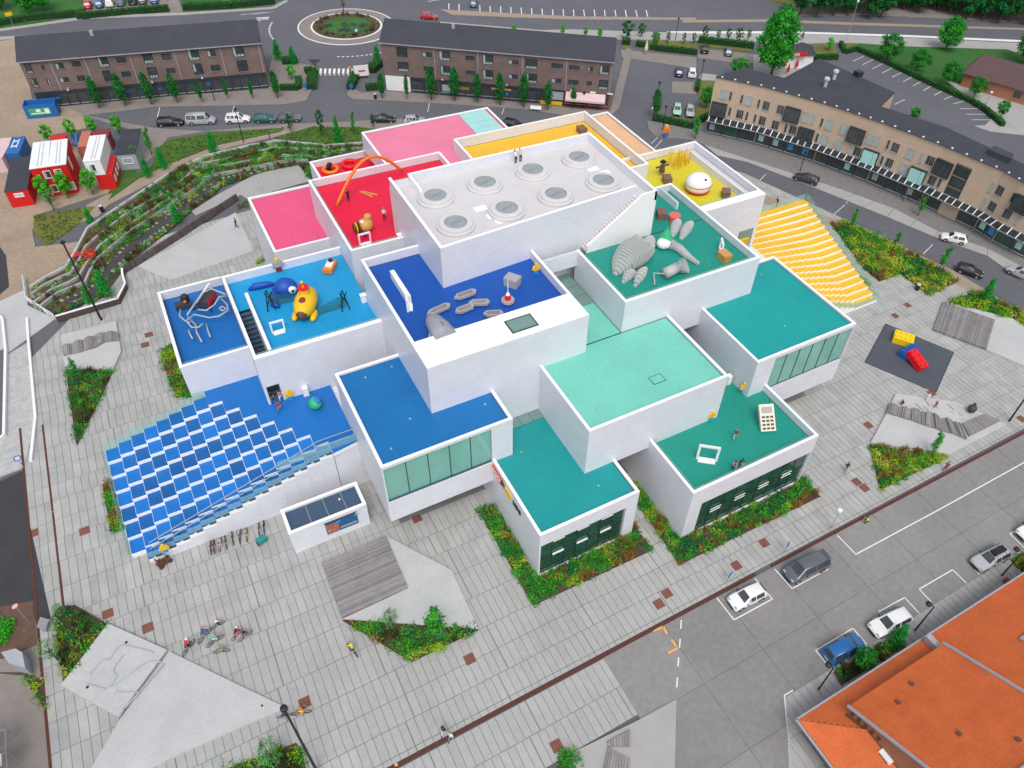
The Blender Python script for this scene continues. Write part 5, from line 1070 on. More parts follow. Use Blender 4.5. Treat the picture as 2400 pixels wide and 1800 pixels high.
# terraced stream garden ----------------------------------------------------------
g1 = Q(0,440,5.027); g2 = Q(300,330,5.027); g3 = Q(560,230,5.53)
TW = [(1.7,[g1(350,1160),g1(500,1060),g1(770,920),g1(870,760),g1(1030,460),g1(1170,370),g1(1400,210),g1(1690,20),g2(520,350),g2(940,160),g2(1450,40),g2(1700,0),g3(450,540),g3(1150,600),g3(1600,570)]),
      (1.4,[g1(370,1240),g1(500,1140),g1(830,990),g1(930,840),g1(1000,690),g1(1060,630),g1(1490,290),g2(520,560),g2(860,260),g2(1180,200),g2(1700,75),g3(1000,650),g3(1200,680),g3(1650,620)]),
      (1.1,[g1(380,1350),g1(600,1190),g1(820,1100),g1(920,1040),g1(1000,900),g1(1180,660),g1(1560,400),g2(700,520),g2(980,300),g2(1400,230),g2(1800,140),g3(600,730),g3(1150,740)]),
      (.8,[g1(450,1400),g1(680,1220),g1(1000,1100),g1(1040,1000),g1(1130,830),g1(1540,490),g2(480,750),g2(760,570),g2(1000,380),g2(1160,360),g2(1900,210),g3(900,790)]),
      (.35,[g1(640,1510),g1(840,1400),g1(1200,1280),g1(1400,1010),g1(1600,800),g1(2050,440),g2(700,840),g2(990,640),g2(1100,520),g2(1560,360),g2(1900,290),g3(900,830)])]
def resample(P, n):
    P = [Vector(p) for p in P]; d = [0]
    for a, b in zip(P, P[1:]): d.append(d[-1]+(b-a).length)
    out = []; k = 0
    for i in range(n):
        t = d[-1]*i/(n-1)
        while k < len(P)-2 and d[k+1] < t: k += 1
        out.append(P[k].lerp(P[k+1], (t-d[k])/max(1e-6,d[k+1]-d[k])))
    return out
TL_ = [[G(*p, z).xy for p in pts] for z, pts in TW]
names = ['outermost, along the lawn','second from the lawn','third from the lawn','innermost, above the stream bank']
for k in range(4):
    P = TL_[k]; z = TW[k][0]; T = thing('terrace_wall', 'pale concrete terrace wall of the stream garden, '+names[k], 'retaining wall', (P[0].x,P[0].y,0))
    for a, b in zip(P, P[1:]):
        n = (b-a).normalized(); p = Vector((-n.y,n.x))*.16; L_ = (b-a).length; m = max(1,int(L_/2.4))
        for i in range(m):
            u0, u1 = a.lerp(b,i/m), a.lerp(b,(i+1)/m-.012); MB().prism([tuple(u0-p),tuple(u1-p),tuple(u1+p),tuple(u0+p)], -.1, z).build('panel', W['lightpave'] if k else W['concrete'], T)
rs_ = [resample(P, 60) for P in TL_]; zs_ = [1.5,1.15,.85,.5,.1]
parts = []
for k in range(4):
    mb = MB(); A, B = rs_[k], rs_[k+1]
    z = [1.35,1.05,.72,.22][k]
    for i in range(59): mb.quad((A[i].x,A[i].y,z),(B[i].x,B[i].y,z-.1),(B[i+1].x,B[i+1].y,z-.1),(A[i+1].x,A[i+1].y,z))
    struct(mb.build('terrace_soil', W['soil']))
    pts = []
    for i in range(59):
        w_ = (A[i]-B[i]).length; n = int((A[i+1]-A[i]).length*w_*(2.7 if k < 3 else 1.6))
        for _ in range(n):
            if i < 14 and k < 3 and random.random() < .75: continue
            p = A[i].lerp(A[i+1],random.random()).lerp(B[i].lerp(B[i+1],random.random()), random.uniform(.04,.96) if k < 3 else random.choice((random.uniform(.03,.35),random.uniform(.75,.98)))); pts.append((p.x,p.y))
    parts += plants(pts, [(5,'s',GREEN),(2,'g',[(.10,.11,.03),(.2,.15,.06)]),(1.6,'s',GREY),(1.2,'s',YELLOW),(1,'s',RUSTY),(2,'s',[(.012,.075,.035)])], z, (.28,.62), 34, .2)
V, F, C = merge(parts); o = put('terrace_plants', np_mesh('terrace_plants', V, F, W['leaf'], C)); o['kind'] = 'stuff'
mb = MB(); A, B = rs_[3], rs_[4]
for i in range(3,50):
    a, b = A[i].lerp(B[i],.38), A[i].lerp(B[i],.74); c, d = A[i+1].lerp(B[i+1],.38), A[i+1].lerp(B[i+1],.74); mb.quad((a.x,a.y,.26),(b.x,b.y,.26),(d.x,d.y,.26),(c.x,c.y,.26))
struct(mb.build('stream', W['water']))
# stones on the stream bank
sm = [MB().ball((0,0,0),(.3,.24,.18),7,5).mesh('stone', W['stone']) for _ in range(2)]
bank = tag(bpy.data.objects.new('stream_stones', None), 'tan boulders lining the bank of the garden stream', 'stones'); COL.objects.link(bank)
for i in range(3,50):
    for _ in range(2):
        p = A[i].lerp(B[i],random.choice((.36,.75))+random.uniform(-.04,.04)); o = put('stone', sm[i%2], bank, (p.x,p.y,.26)); o.rotation_euler = (0,0,random.random()*6); s_ = random.uniform(.5,1.2); o.scale = (s_,s_,s_)
# slatted dark fence and the rust retaining wall with its pale rail
fa_ = [G(*p,.0).xy for p in (g1(1470,1015),g2(0,1545),g2(660,1125),g2(1310,695))]; FN = thing('slat_fence', 'dark brown slatted timber fence along the stream garden', 'fence', (fa_[1].x,fa_[1].y,0))
ln = resample(fa_, 72); smesh = {}
for a, b in zip(ln, ln[1:]):
    L_ = (b-a).length; n = (b-a).normalized(); p = Vector((-n.y,n.x))
    MB().prism([tuple(a-p*.03),tuple(b-p*.03-n*.06),tuple(b+p*.28-n*.06),tuple(a+p*.28)], .0, [.12,.12,1.15,1.15]).build('slat', W['darkwood'], FN)
rt_ = [G(*p,.0).xy for p in (g1(690,1585),g1(1420,1372),g1(1512,1190),g1(1480,1080),g1(1475,1010))]; RW = thing('garden_wall', 'rust coloured retaining wall with white rail at the garden corner', 'retaining wall', (rt_[0].x,rt_[0].y,0))
for a, b in zip(rt_, rt_[1:]):
    n = (b-a).normalized(); p = Vector((-n.y,n.x)); MB().prism([tuple(a),tuple(b),tuple(b+p*.15),tuple(a+p*.15)], -.05, .95).build('panel', W['darkwood'], RW)
    MB().prism([tuple(a-p*.03),tuple(b-p*.03),tuple(b+p*.25),tuple(a+p*.25)], .951, 1.05).build('coping', W['white_paint'], RW)
br = [G(*p,.0).xy for p in (q4(165,160),q4(185,300),q4(365,415))]; BR_ = thing('bridge_rail', 'white double rail of the footbridge by the garden', 'railing', (br[0].x,br[0].y,0))
for z in (.35,.7,1.05): MB().tube([(p.x,p.y,z) for p in br], .05, 6).build('rail', W['white_paint'], BR_)
for i, p in enumerate(resample(br, 7)): MB().tube([(p.x,p.y,0),(p.x,p.y,1.05)], .04, 5).build('post', W['white_paint'], BR_)
MB().prism([tuple(br[0]),tuple(br[1]),tuple(br[1]+Vector((.08,.02))),tuple(br[0]+Vector((.08,.02)))], .2, 1.0).build('balustrade', W['railblue'], BR_)
lr = [G(*q4(x,y)).xy for x, y in ((180,410),(190,560),(235,1050),(205,1335))]; LR = thing('low_rail', 'white low kerb wall between plaza and gravel bed', 'kerb wall', (lr[0].x,lr[0].y,0))
for a, b in zip(lr, lr[1:]): n = (b-a).normalized(); p = Vector((-n.y,n.x))*.14; MB().prism([tuple(a-p),tuple(b-p),tuple(b+p),tuple(a+p)], -.05, .35).build('panel', W['white_paint'], LR)
l2 = [G(*q4(x,y)).xy for x, y in ((-10,385),(25,420),(45,620),(35,1170),(-30,1240))]; L2 = thing('ramp_wall', 'white topped ramp wall at the left picture edge', 'kerb wall', (l2[0].x,l2[0].y,0))
for a, b in zip(l2, l2[1:]): n = (b-a).normalized(); p = Vector((-n.y,n.x))*.14; MB().prism([tuple(a-p),tuple(b-p),tuple(b+p),tuple(a+p)], -.05, .5).build('panel', W['white_paint'], L2)
# hedges ----------------------------------------------------------------------------
HI = 0
def hedge(f, pts, wd, h, label, col=None, z=.0):
    P = [G(*f(*p), z).xy for p in pts]; T = thing('hedge', label, 'hedge', (P[0].x,P[0].y,z)); core = MB(); C = []
    for a, b in zip(P, P[1:]):
        n = (b-a).normalized(); p = Vector((-n.y,n.x))*wd*.42; core.prism([tuple(a-p),tuple(b-p),tuple(b+p),tuple(a+p)], z-.1, z+h*.88)
        L_ = (b-a).length
        for _ in range(int(L_*wd*5+L_*h*5)):
            q = a.lerp(b, random.random())+Vector((-n.y,n.x))*random.uniform(-.5,.5)*wd; C.append((q.x,q.y,z+h*random.choice((.95,.6,.3,.92))))
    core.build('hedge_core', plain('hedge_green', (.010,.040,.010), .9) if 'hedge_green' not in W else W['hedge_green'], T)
    V, F, c = leafs(C, [.3]*len(C), 12, .2, [random.choice(col or GREEN[:2]+[(.012,.07,.016)]) for _ in C], .7)
    V = V-np.array(ORG[T.name]); put('foliage', np_mesh('foliage', V, F, W['leaf'], c), T)
hedge(q1, [(-60,172),(195,130),(560,95)], 1.6, 1.3, 'long clipped hedge between park lawn and main road at the upper left'); hedge(q1, [(500,120),(800,92),(1095,66)], 1.6, 1.3, 'hedge before the row of parked cars at the top left')
hedge(q1, [(1190,62),(1500,50),(1780,18)], 1.8, 1.4, 'hedge along the main road left of the roundabout')
hedge(Kg, [(375,530),(890,585)], 1.1, 1.2, 'hedge edging the little green with the folded parasol'); hedge(Kg, [(235,490),(330,510)], 1.1, 1.2, 'short hedge left of the folded parasol'); hedge(Kg, [(85,470),(165,475)], 2.2, 1.3, 'dark square hedge beside the right brick house')
hedge(Kg, [(905,455),(1500,520)], 1.6, 1.4, 'hedge behind the two cars by the big tree'); hedge(Kg, [(415,1290),(850,1385)], 1.2, 1.2, 'hedge below the pale green car'); hedge(Kg, [(890,990),(905,900)], 1.1, 1.1, 'hedge right of the white hatchback in the middle'); hedge(Kg, [(925,1320),(1040,1250)], 1.1, 1.1, 'hedge at the foot of the tan block corner')
hedge(q1, [(1830,410),(1930,400)], 2.2, 1.2, 'hedge block right of the left brick house'); hedge(q1, [(1820,580),(1935,580),(1940,520)], 1.4, 1.1, 'low hedge before the garden of the left brick house'); hedge(q1, [(1985,480),(2030,470),(2020,580)], 2.2, 1.2, 'hedge left of the zebra crossing')
hedge(q2, [(60,580),(110,470)], 1.8, 1.2, 'hedge right of the zebra crossing'); hedge(q2, [(160,580),(245,570)], 1.4, 1.1, 'low hedge before the white panelled corner shop'); hedge(q2, [(190,470),(250,420)], 2.2, 1.3, 'tall hedge beside the corner of the right brick house')
hedge(q3, [(1140,330),(1340,420),(1600,545),(1860,660),(1960,720),(2070,820)], 1.2, 1.0, 'long low hedge between parking bays and park lawn at the right'); hedge(q3, [(850,385),(1000,380)], 1.2, 1.2, 'hedge right of the snack kiosk'); hedge(q3, [(1020,290),(1050,345),(1125,325)], 1.0, 1.1, 'small hedge around the triangular bed')
# trees -----------------------------------------------------------------------------
def tree_proto(kind):
    mb = MB(); C = []; Rd = []; leaf, per = .24, 60; cols = GREEN
    if kind == 'columnar': H = 7.0; cols = [(.010,.062,.024),(.014,.078,.026),(.02,.09,.02)]; hs_ = np.linspace(1.9,6.9,16); C = [(random.uniform(-.18,.18),random.uniform(-.18,.18),h) for h in hs_]; Rd = [.28+.85*math.sin(math.pi*min(1,((h-1.6)/5.5))**.75)*.95 for h in hs_]; per = 70; leaf = .26
    elif kind == 'sapling': H = 4.5; hs_ = np.linspace(1.5,4.3,9); C = [(random.uniform(-.35,.35),random.uniform(-.35,.35),h) for h in hs_]; Rd = [.55-.09*abs(h-2.4) for h in hs_]; per = 34; leaf = .24; cols = [(.025,.12,.02),(.05,.16,.02),(.02,.10,.04)]
    elif kind == 'conifer': H = 5.0; hs_ = np.linspace(.5,4.8,12); C = [(random.uniform(-.15,.15),random.uniform(-.15,.15),h) for h in hs_]; Rd = [1.35*(1-(h-.3)/5.1)+.12 for h in hs_]; per = 90; leaf = .22; cols = [(.012,.14,.03),(.02,.17,.035),(.01,.11,.03)]
    elif kind == 'globe': H = 4.6; cols = [(.05,.19,.015),(.07,.22,.02),(.035,.15,.012)]; per = 44; leaf = .24
    elif kind == 'round': H = 7.5; cols = [(.018,.11,.022),(.03,.14,.02),(.014,.085,.02)]; per = 50; leaf = .32
    elif kind == 'big': H = 14.0; cols = [(.022,.14,.02),(.035,.17,.018),(.014,.10,.016)]; per = 60; leaf = .42
    elif kind == 'wood': H = 15.0; cols = [(.010,.060,.018),(.016,.08,.022),(.008,.045,.014),(.014,.09,.035)]; per = 60; leaf = .55
    elif kind == 'wispy': H = 5.0; cols = [(.07,.13,.06),(.10,.17,.08),(.05,.11,.05)]; per = 14; leaf = .15
    elif kind == 'dark': H = 5.5; cols = [(.014,.055,.02),(.02,.07,.028)]; per = 30; leaf = .26
    elif kind == 'bare': H = 9.0; cols = [(.14,.11,.07)]; per = 3; leaf = .15
    limbs = []
    spread = dict(globe=1.25, round=2.5, big=3.7, wood=3.6, wispy=1.25, dark=1.3, bare=2.6).get(kind)
    zc = dict(globe=.62, round=.60, big=.55, wood=.55, wispy=.62, dark=.6, bare=.6).get(kind)
    if spread:
        nb = dict(globe=16, round=24, big=46, wood=34, wispy=26, dark=14, bare=30)[kind]
        for i in range(nb):
            th = i*2.4; ph = math.acos(1-2*(i+.5)/nb)-math.pi/2; rr = spread*random.uniform(.5,1.0)
            c = Vector((math.cos(th)*math.cos(ph)*rr, math.sin(th)*math.cos(ph)*rr, H*zc+math.sin(ph)*H*(1-zc)*.92*random.uniform(.75,1.0)))
            C.append(tuple(c)); Rd.append(spread*random.uniform(.22,.40)); limbs.append(c)
    tr = H*.016+.03; top_ = H*(.86 if not spread else .55)
    mb.tube([(0,0,-.1),(.02*H*.3,0,top_*.4),(-.01*H,.01*H,top_*.75),(0,0,top_)], [tr*1.2,tr,tr*.75,tr*.3], 7)
    for c in limbs[::2]:
        a = Vector((0,0,H*random.uniform(.25,.5))); m_ = a.lerp(c,.5)+Vector((0,0,.1*H*.3)); mb.tube([a,m_,c], [tr*.5,tr*.3,tr*.1], 4)
    V, F, c = leafs(C, np.array(Rd)*1.22, int(per*2.0), leaf*1.18, [random.choice(cols) for _ in C], .9, .35, .25, .30)
    return H, mb.mesh('trunk', W['bark']), np_mesh('crown', V, F, W['leaf'], c)
PROTO = {k: [tree_proto(k) for _ in range(2)] for k in ('columnar','sapling','conifer','globe','round','big','wood','wispy','dark','bare')}
def tree(kind, base, tip, label, group=None, H=None, fat=1.0, z=0.0, name=None):
    h0, tm, cm = random.choice(PROTO[kind]); b = G(*base, z); h = H or max(1.5, hgt(base, tip, z)); s = h/h0
    nm = name or dict(columnar='columnar_tree', sapling='young_tree', conifer='conifer', globe='globe_tree', round='park_tree', big='tall_tree', wood='woodland_tree', wispy='slender_birch', dark='shrubby_tree', bare='bare_tree')[kind]
    T = thing(nm, label, 'tree', tuple(b), random.random()*6.28, group, True); T.scale = (s*fat, s*fat, s)
    put('trunk', tm, T); put('crown', cm, T); return T
ORD = ['leftmost','second','third','fourth','fifth','sixth','seventh','eighth','rightmost']
for i, (f, t, b) in enumerate(((fa,(635,930),(735,1120)),(fa,(940,840),(1075,1170)),(fa,(1240,800),(1360,1145)),(fa,(1510,790),(1640,1130)),(fa,(1835,800),(1920,1110)),(fb,(275,865),(340,1110)),(fb,(570,850),(620,1070)),(fb,(830,855),(890,1070)),(fb,(1085,765),(1155,1060)))):
    tree('columnar', f(*b), f(*t), ORD[i]+(' of the nine' if i in (0,8) else '')+' slim street tree before the left brick house', 'street trees before the left brick house', None, .62 if i in (5,6,7) else 1.0)
for i, (f, t, b) in enumerate(((f1,(75,775),(115,1180)),(f1,(485,800),(515,1195)),(f1,(855,670),(910,1205)),(f1,(1240,680),(1290,1225)),(f1,(1620,780),(1655,1250)),(f1,(2020,775),(2020,1285)),(f2,(475,785),(465,1325)),(f2,(855,915),(850,1370)),(f2,(1275,1010),(1265,1340)))):
    tree('columnar', f(*b), f(*t), ORD[i]+(' of the nine' if i in (0,8) else '')+' slim street tree before the right brick house', 'street trees before the right brick house', None, .6 if i == 1 else .95)
tree('conifer', fb(1165,640), fb(1130,430), 'dark conifer at the right gable of the left brick house'); tree('conifer', fb(1330,690), fb(1290,500), 'dark conifer next to the roundabout, right of the other conifer'); tree('conifer', q2(235,405), q2(215,290), 'dark conifer at the left gable of the right brick house')
tree('globe', fb(1310,860), fb(1300,690), 'yellow green shrub tree in the garden by the zebra crossing')
for i, (c, lb) in enumerate((((590,490),'round street tree behind the red cabins, leftmost of the back row'),((905,430),'round street tree behind the blue container, second of the back row'),((1180,390),'round street tree behind the rust container, third of the back row'),((1500,370),'round street tree behind the grey cabin, rightmost of the back row'),((575,1160),'round tree before the left half of the red cabin'),((835,1110),'round tree before the right half of the red cabin'),((1155,1070),'round tree before the stacked white and red cabins'))):
    tree('globe', Kz(c[0]+(55 if i < 4 else 60),c[1]+(150 if i < 4 else 240)), Kz(c[0]-10,c[1]-115), lb, 'round trees around the site cabins', None, .9)
tree('wispy', Kz(700,1500), Kz(590,1230), 'thin yellowish young tree before the red cabins')
k3 = g3
for t, b, kd, lb in (((970,130),(1085,490),'dark','thin young tree on the lawn, left of its staked neighbours'),((1240,230),(1300,600),'conifer','blue green young tree on the lawn'),((1440,190),(1495,480),'sapling','light green young tree on the lawn before the dark estate car'),((1740,190),(1745,385),'dark','dark young tree at the tail of the black estate car'),((600,180),(680,460),'dark','sparse young tree before the grey hatchback')): tree(kd, k3(*b), k3(*t), lb, 'young trees on the stream lawn', None, .62)
for f, t, b, kd, lb in ((q1,(1360,850),(1395,1010),'conifer','bright young tree on the lawn edge near the garden terraces'),(q1,(980,830),(985,1000),'sapling','young tree right of the grey site cabin'),(q1,(940,1010),(960,1140),'conifer','conifer below the grey site cabin, left of its neighbour'),(q1,(1040,950),(1060,1085),'conifer','conifer beside the lawn path, right of its neighbour'),(q1,(580,1340),(605,1480),'conifer','pale conifer at the dry lawn corner'),
    (g2,(520,740),(590,960),'conifer','bright conifer in the middle of the terrace garden'),(g1,(1110,980),(1260,1270),'conifer','larger bright conifer by the garden pond'),(g1,(960,1160),(1060,1350),'conifer','smaller bright conifer left of the other by the pond'),(g2,(560,560),(640,760),'wispy','grey green shrubby birch in the terrace garden'),(q1,(860,930),(890,1060),'wispy','grey green birch beside the grey site cabin')): tree(kd, f(*b), f(*t), lb, None, None, .85, .3)
for f, t, b, kd, lb in ((q8,(600,640),(625,850),'sapling','young tree in the triangular bed in front of the timber deck'),(q8,(315,630),(330,760),'wispy','wispy birch at the left of the triangular bed'),(q7,(400,560),(420,680),'wispy','wispy birch at the top of the lower left bed'),(q7,(310,800),(375,960),'wispy','wispy birch leaning over the path at the lower left'),(q7,(1765,1450),(1790,1640),'wispy','wispy birch at the bottom edge of the picture'),(q6,(1690,1155),(1605,1290),'sapling','young tree at the tip of the planter with the boulder'),
    (q6,(1950,115),(1945,290),'conifer','dark slim tree by the right planting bed'),(q4,(460,660),(505,770),'sapling','sapling at the corner of the left triangular bed'),(q9,(1400,690),(1370,850),'conifer','tall shrub tree beside the white estate car'),(q9,(1160,850),(1135,1010),'round','shrub tree beside the blue car'),(Kb,(1460,285),(1400,520),'sapling','young tree right of the yellow steps'),(Kb,(1990,540),(1965,770),'sapling','thin young tree at the street side of the right bed'),(Kb,(1770,520),(1720,690),'wispy','pale young tree in the right bed'),(Kd,(1300,120),(1110,400),'sapling','leaning young tree at the end of the right bed'),(Kc,(900,870),(835,1140),'sapling','young tree before the tan wall under the canopy')): tree(kd, f(*b), f(*t), lb, None, None, .8)
kp = Q(1920,0,4.608)
for t, b, kd, lb, ft in (((790,345),(720,660),'round','leafy tree nearest the car park entrance, first of the row',1.25),((1080,510),(1045,785),'round','leafy tree second of the car park row',1.2),((1420,640),(1370,930),'round','leafy tree third of the car park row, before the plum roof',1.1),((1730,815),(1665,1060),'round','leafy tree fourth of the car park row, beside the orange house',1.1),((1985,1070),(1950,1270),'round','small round tree on the paved yard of the orange house',1.0),((1040,1155),(1015,1300),'round','small tree on the car park island behind the tan block',1.2),((1420,145),(1365,540),'big','broad two stemmed tree on the lawn by the main road',1.35),((2190,120),(2210,690),'big','dark tree at the right picture edge',1.0)): tree(kd, kp(*b), kp(*t), lb, None, None, ft)
for t, b, kd, lb, ft in (((1850,30),(1690,815),'big','tall bright tree between the small car park and the snack kiosk',1.05),((1330,620),(1330,850),'round','wide bushy tree behind the end of the tan block',1.4),((1000,925),(985,1170),'round','bushy tree at the corner of the tan block',.9),((445,960),(435,1265),'columnar','street tree above the round no entry sign',1.1),((885,1265),(870,1500),'sapling','bright street tree at the cobbled corner',.9),((185,210),(130,430),'dark','dark feathery tree beside the gable of the right brick house',1.4),((290,240),(285,400),'dark','spreading dark tree behind the folded parasol',1.3),((420,335),(435,500),'round','round tree right of the folded parasol',.9),
    ((580,330),(575,475),'dark','first small tree along the hedge by the main road',.8),((740,340),(745,480),'dark','second small tree along the hedge by the main road',.8),((850,340),(850,480),'dark','third small tree along the hedge by the main road',.8),((1000,270),(965,440),'dark','fullest small tree along the hedge by the main road',1.1),((1110,310),(1110,450),'dark','small tree behind the black car by the hedge',.8),((1220,290),(1220,450),'dark','small tree between the two cars by the hedge',.9),((1340,285),(1335,470),'dark','small dark tree behind the silver car by the hedge',1.0),((1445,305),(1440,450),'dark','small tree at the hedge end left of the tall bright tree',.8),((2030,330),(2020,440),'dark','little dark tree on the green by the snack kiosk',.7)): tree(kd, Kg(*b), Kg(*t), lb, None, None, ft)
tree('globe', q3(945,330), q3(940,235), 'round bush tree right of the snack kiosk')
for x, y0, lb in ((300,-10,'leftmost green tree top showing over the roof of the right brick house'),(1090,-20,'second green tree top over the roof of the right brick house'),(1460,10,'third green tree top over the roof of the right brick house'),(1690,35,'rightmost green tree top over the roof of the right brick house')): tree('globe', f2(x+5,y0+185), f2(x,y0), lb, None, None, .9)
for t, b, kd, lb in (((250,-330),(320,150),'big','park tree with visible trunk in the upper left corner'),((510,-300),(480,125),'big','bushy park tree left of the parked cars at the top'),((-40,-300),(20,110),'big','park tree cut by the upper left picture corner'),((1420,-160),(1430,60),'big','tree at the top edge above the left brick house')): tree(kd, fa(*b), fa(*t), lb)
tree('bare', K46(1875,160), K46(1850,-130), 'leafless tree at the back of the roundabout island')
for i in range(64):                                            # wood beyond the road
    x = 1880+i*9.5+random.uniform(-8,8); row = i % 4; y = 22+x*.006-22*row+random.uniform(-7,7)
    if row == 0 and (2070 < x < 2240): y -= 26
    tree('wood', (x, y+ (x-1900)*.045), None, 'dark tall tree of the wood beyond the main road', 'dark trees of the wood beyond the main road', random.uniform(11,17), random.uniform(.8,1.15))
for i in range(12): tree('wood', (1690+i*20+random.uniform(-6,6), -22-random.uniform(0,40)), None, 'dark tall tree of the wood beyond the main road', 'dark trees of the wood beyond the main road', random.uniform(9,13), 1.0)
# roundabout flowers and boulders
C = [(RC.x+math.cos(a)*6.6+random.uniform(-.5,.5), RC.y+math.sin(a)*6.6+random.uniform(-.5,.5)) for a in np.linspace(0,6.28,70)]
V, F, c = merge(plants(C, [(2,'g',[(.20,.14,.07),(.12,.10,.04)]),(2,'s',[(.16,.11,.06)]),(1,'s',GREEN)], .1, (.3,.5), 24)); o = put('flower_ring', np_mesh('flower_ring', V, F, W['leaf'], c)); o['kind'] = 'stuff'
pts = []
for cx, cy, r in ((.5,0,1.5),(-4.2,1.2,1.0),(3.6,-1.8,1.1),(-1.5,-3.2,1.3)): pts += [(RC.x+cx+random.uniform(-r,r), RC.y+cy+random.uniform(-r,r)*.8) for _ in range(26)]
V, F, c = leafs([(x,y,.3) for x, y in pts], [.35]*len(pts), 30, .16, [(.07,.05,.075)]*len(pts)); o = put('lavender', np_mesh('lavender', V, F, W['leaf'], c)); o['kind'] = 'stuff'
# grass blades on the nearer lawns
for nm, f, pts_ in (('lawn_blades', q1, [(985,1075),(1100,905),(1840,828),(1420,935),(900,1160)]),('lawn_blades', k3, [(450,510),(950,370),(1600,380),(1620,570),(1150,585),(830,560)]),('lawn_blades', q1, [(220,1400),(560,1340),(520,1440),(300,1600)])):
    P = GP(f, pts_); S_ = scatter(P, 5); C = [(x,y,.03) for x, y in S_]; V, F, c = blades(C, 5, .14, .25, [random.choice([(.06,.14,.02),(.09,.16,.02),(.05,.11,.015)]) for _ in C], .05); o = put(nm, np_mesh(nm, V, F, W['leaf'], c)); o['kind'] = 'stuff'
# ================================================================== play slabs and decks on the plaza
def slab_thing(name, label, cat, P, z, m='concrete', mats=None):
    P = [tuple(p) for p in P]; T = thing(name, label, cat, (P[0][0],P[0][1],0)); MB().prism(P, -.05, z).build('slab', W[m], T); return T
def deck(T, P, z, n, along=0, name='plank', m='wood', gap=.03):        # boards inside a quadrilateral, counted across
    P = [Vector((p[0],p[1])) for p in P]
    if along: P = P[1:]+P[:1]
    a, b, c, d = P
    for i in range(n):
        u0, u1 = i/n, (i+1)/n-gap/ max(.2,(d-a).length/n)/n
        MB().prism([tuple(a.lerp(d,u0)),tuple(b.lerp(c,u0)),tuple(b.lerp(c,u1)),tuple(a.lerp(d,u1))], .0, z+random.uniform(-.008,.012)).build(name, W[m], T)
t1 = GP(q7, [(405,1135),(775,1340),(1090,905),(710,735)]); TS = slab_thing('track_slab', 'pale raised concrete slab with a carved marble track at the lower left', 'play slab', t1, .42)
mb = MB()
def groove(pts, wd=.09):
    P = [G(*q7(x,y), .42) for x, y in pts]; mb.tube([(p.x,p.y,.42) for p in P], wd, 6)
for pts in ([(580,1055),(660,965),(690,955),(710,960),(755,890),(785,865),(830,865),(985,905),(1000,920)],[(565,1115),(690,1150),(715,1130)],[(800,930),(740,1010),(740,1040),(762,1060),(715,1135)],[(735,1130),(950,975),(975,965),(1045,970)],[(750,1168),(900,1168),(1060,985)],[(900,1172),(800,1280),(770,1330)]): groove(pts)
mb.build('track_groove', W['cabin_grey'], TS)
for x, y, r in ((543,1075,.62),(965,935,.5),(715,1165,.55),(800,895,.45)): p = G(*q7(x,y), .42); MB().lathe((p.x,p.y,.40), [(r,0),(r,.05),(r-.1,.06)], 20).build('track_basin', W['concrete'], TS)
for x, y in ((818,845),(567,1135),(805,1275)): p = G(*q7(x,y), .42); MB().lathe((p.x,p.y,.42), [(.13,0),(.13,.02)], 12).build('track_hole', W['black'], TS)
tri = GP(q7, [(1102,910),(1860,1275),(1200,1560),(400,1950),(600,1659),(785,1345)]); T = slab_thing('play_slab', 'large triangular stained concrete slab at the lower left of the plaza', 'play slab', tri, .22)
p = G(*q7(1698,1255), .22); MB().lathe((p.x,p.y,.22), [(.1,0),(.1,.03)], 10).build('hole', W['black'], T)
d2 = [G(*p).xy for p in ((754.4,1322),(904.9,1257.9),(957,1381),(802,1451))]; c2 = [G(*p).xy for p in ((905.5,1257.9),q8(715,385),q8(890,765),q8(10,700),(957,1381.5))]
T = slab_thing('timber_deck', 'grey slatted timber deck with folded concrete wings beside the kiosk box', 'deck', c2, .25); deck(T, d2, .38, 36, 0)
MB().prism([tuple(c2[4]),tuple(c2[2]),tuple(c2[3])], .251, .262).build('slab_fold', W['concrete'], T)
c3_ = GP(Kd, [(1210,835),(1350,870),(2040,1040),(2300,1180),(2500,1659),(2211,1659),(1715,1450),(1825,1070)]); d3 = GP(Kd, [(1025,1190),(1710,1445),(1820,1070),(1155,830)])
T = slab_thing('timber_deck', 'grey slatted timber deck on a concrete slab at the right picture edge', 'deck', c3_, .24); deck(T, d3, .38, 40, 1)
P4_ = GP(K20, [(540,250),(1320,355),(1640,495),(1890,605),(1975,655),(1240,1040),(860,965),(480,930),(215,885),(440,470)]); T = slab_thing('play_slab', 'concrete play slab with wavy timber seats behind the right planter', 'play slab', P4_, .26)
wv = [G(*K20(x,y), .5).xy for x, y in ((435,475),(700,555),(760,570),(940,640),(1080,680),(1150,710),(1310,750),(1470,820))]; wb = [G(*K20(x,y), .5).xy for x, y in ((480,360),(740,430),(770,420),(950,480),(1030,470),(1110,545),(1250,560),(1380,630))]
A, B = resample(wv, 46), resample(wb, 46)
for i in range(45):
    h = .55+.16*math.sin(i*.9)+.06*math.sin(i*2.3); a, b, c, d = A[i], A[i+1], B[i+1], B[i]
    MB().prism([tuple(a),tuple(a.lerp(b,.9)),tuple(d.lerp(c,.9)),tuple(d)], .2, h).build('plank', W['wood'], T)
deck(T, GP(K20, [(1480,815),(1885,610),(1680,525),(1390,650)]), .5, 26, 1)
for pts in ((800,365,910,455),(910,400,975,460),(1220,375,1300,450),(1240,465,1310,490),(1365,490,1420,530),(960,360,990,400),(1060,400,1110,430),(1360,400,1400,420),(1390,560,1440,580)):
    a, b = G(*K20(pts[0],pts[1]), .26), G(*K20(pts[2],pts[3]), .26); MB().tube([(a.x,a.y,.3),(b.x,b.y,.3)], .07, 5).build('slab_slot', W['steel'], T)
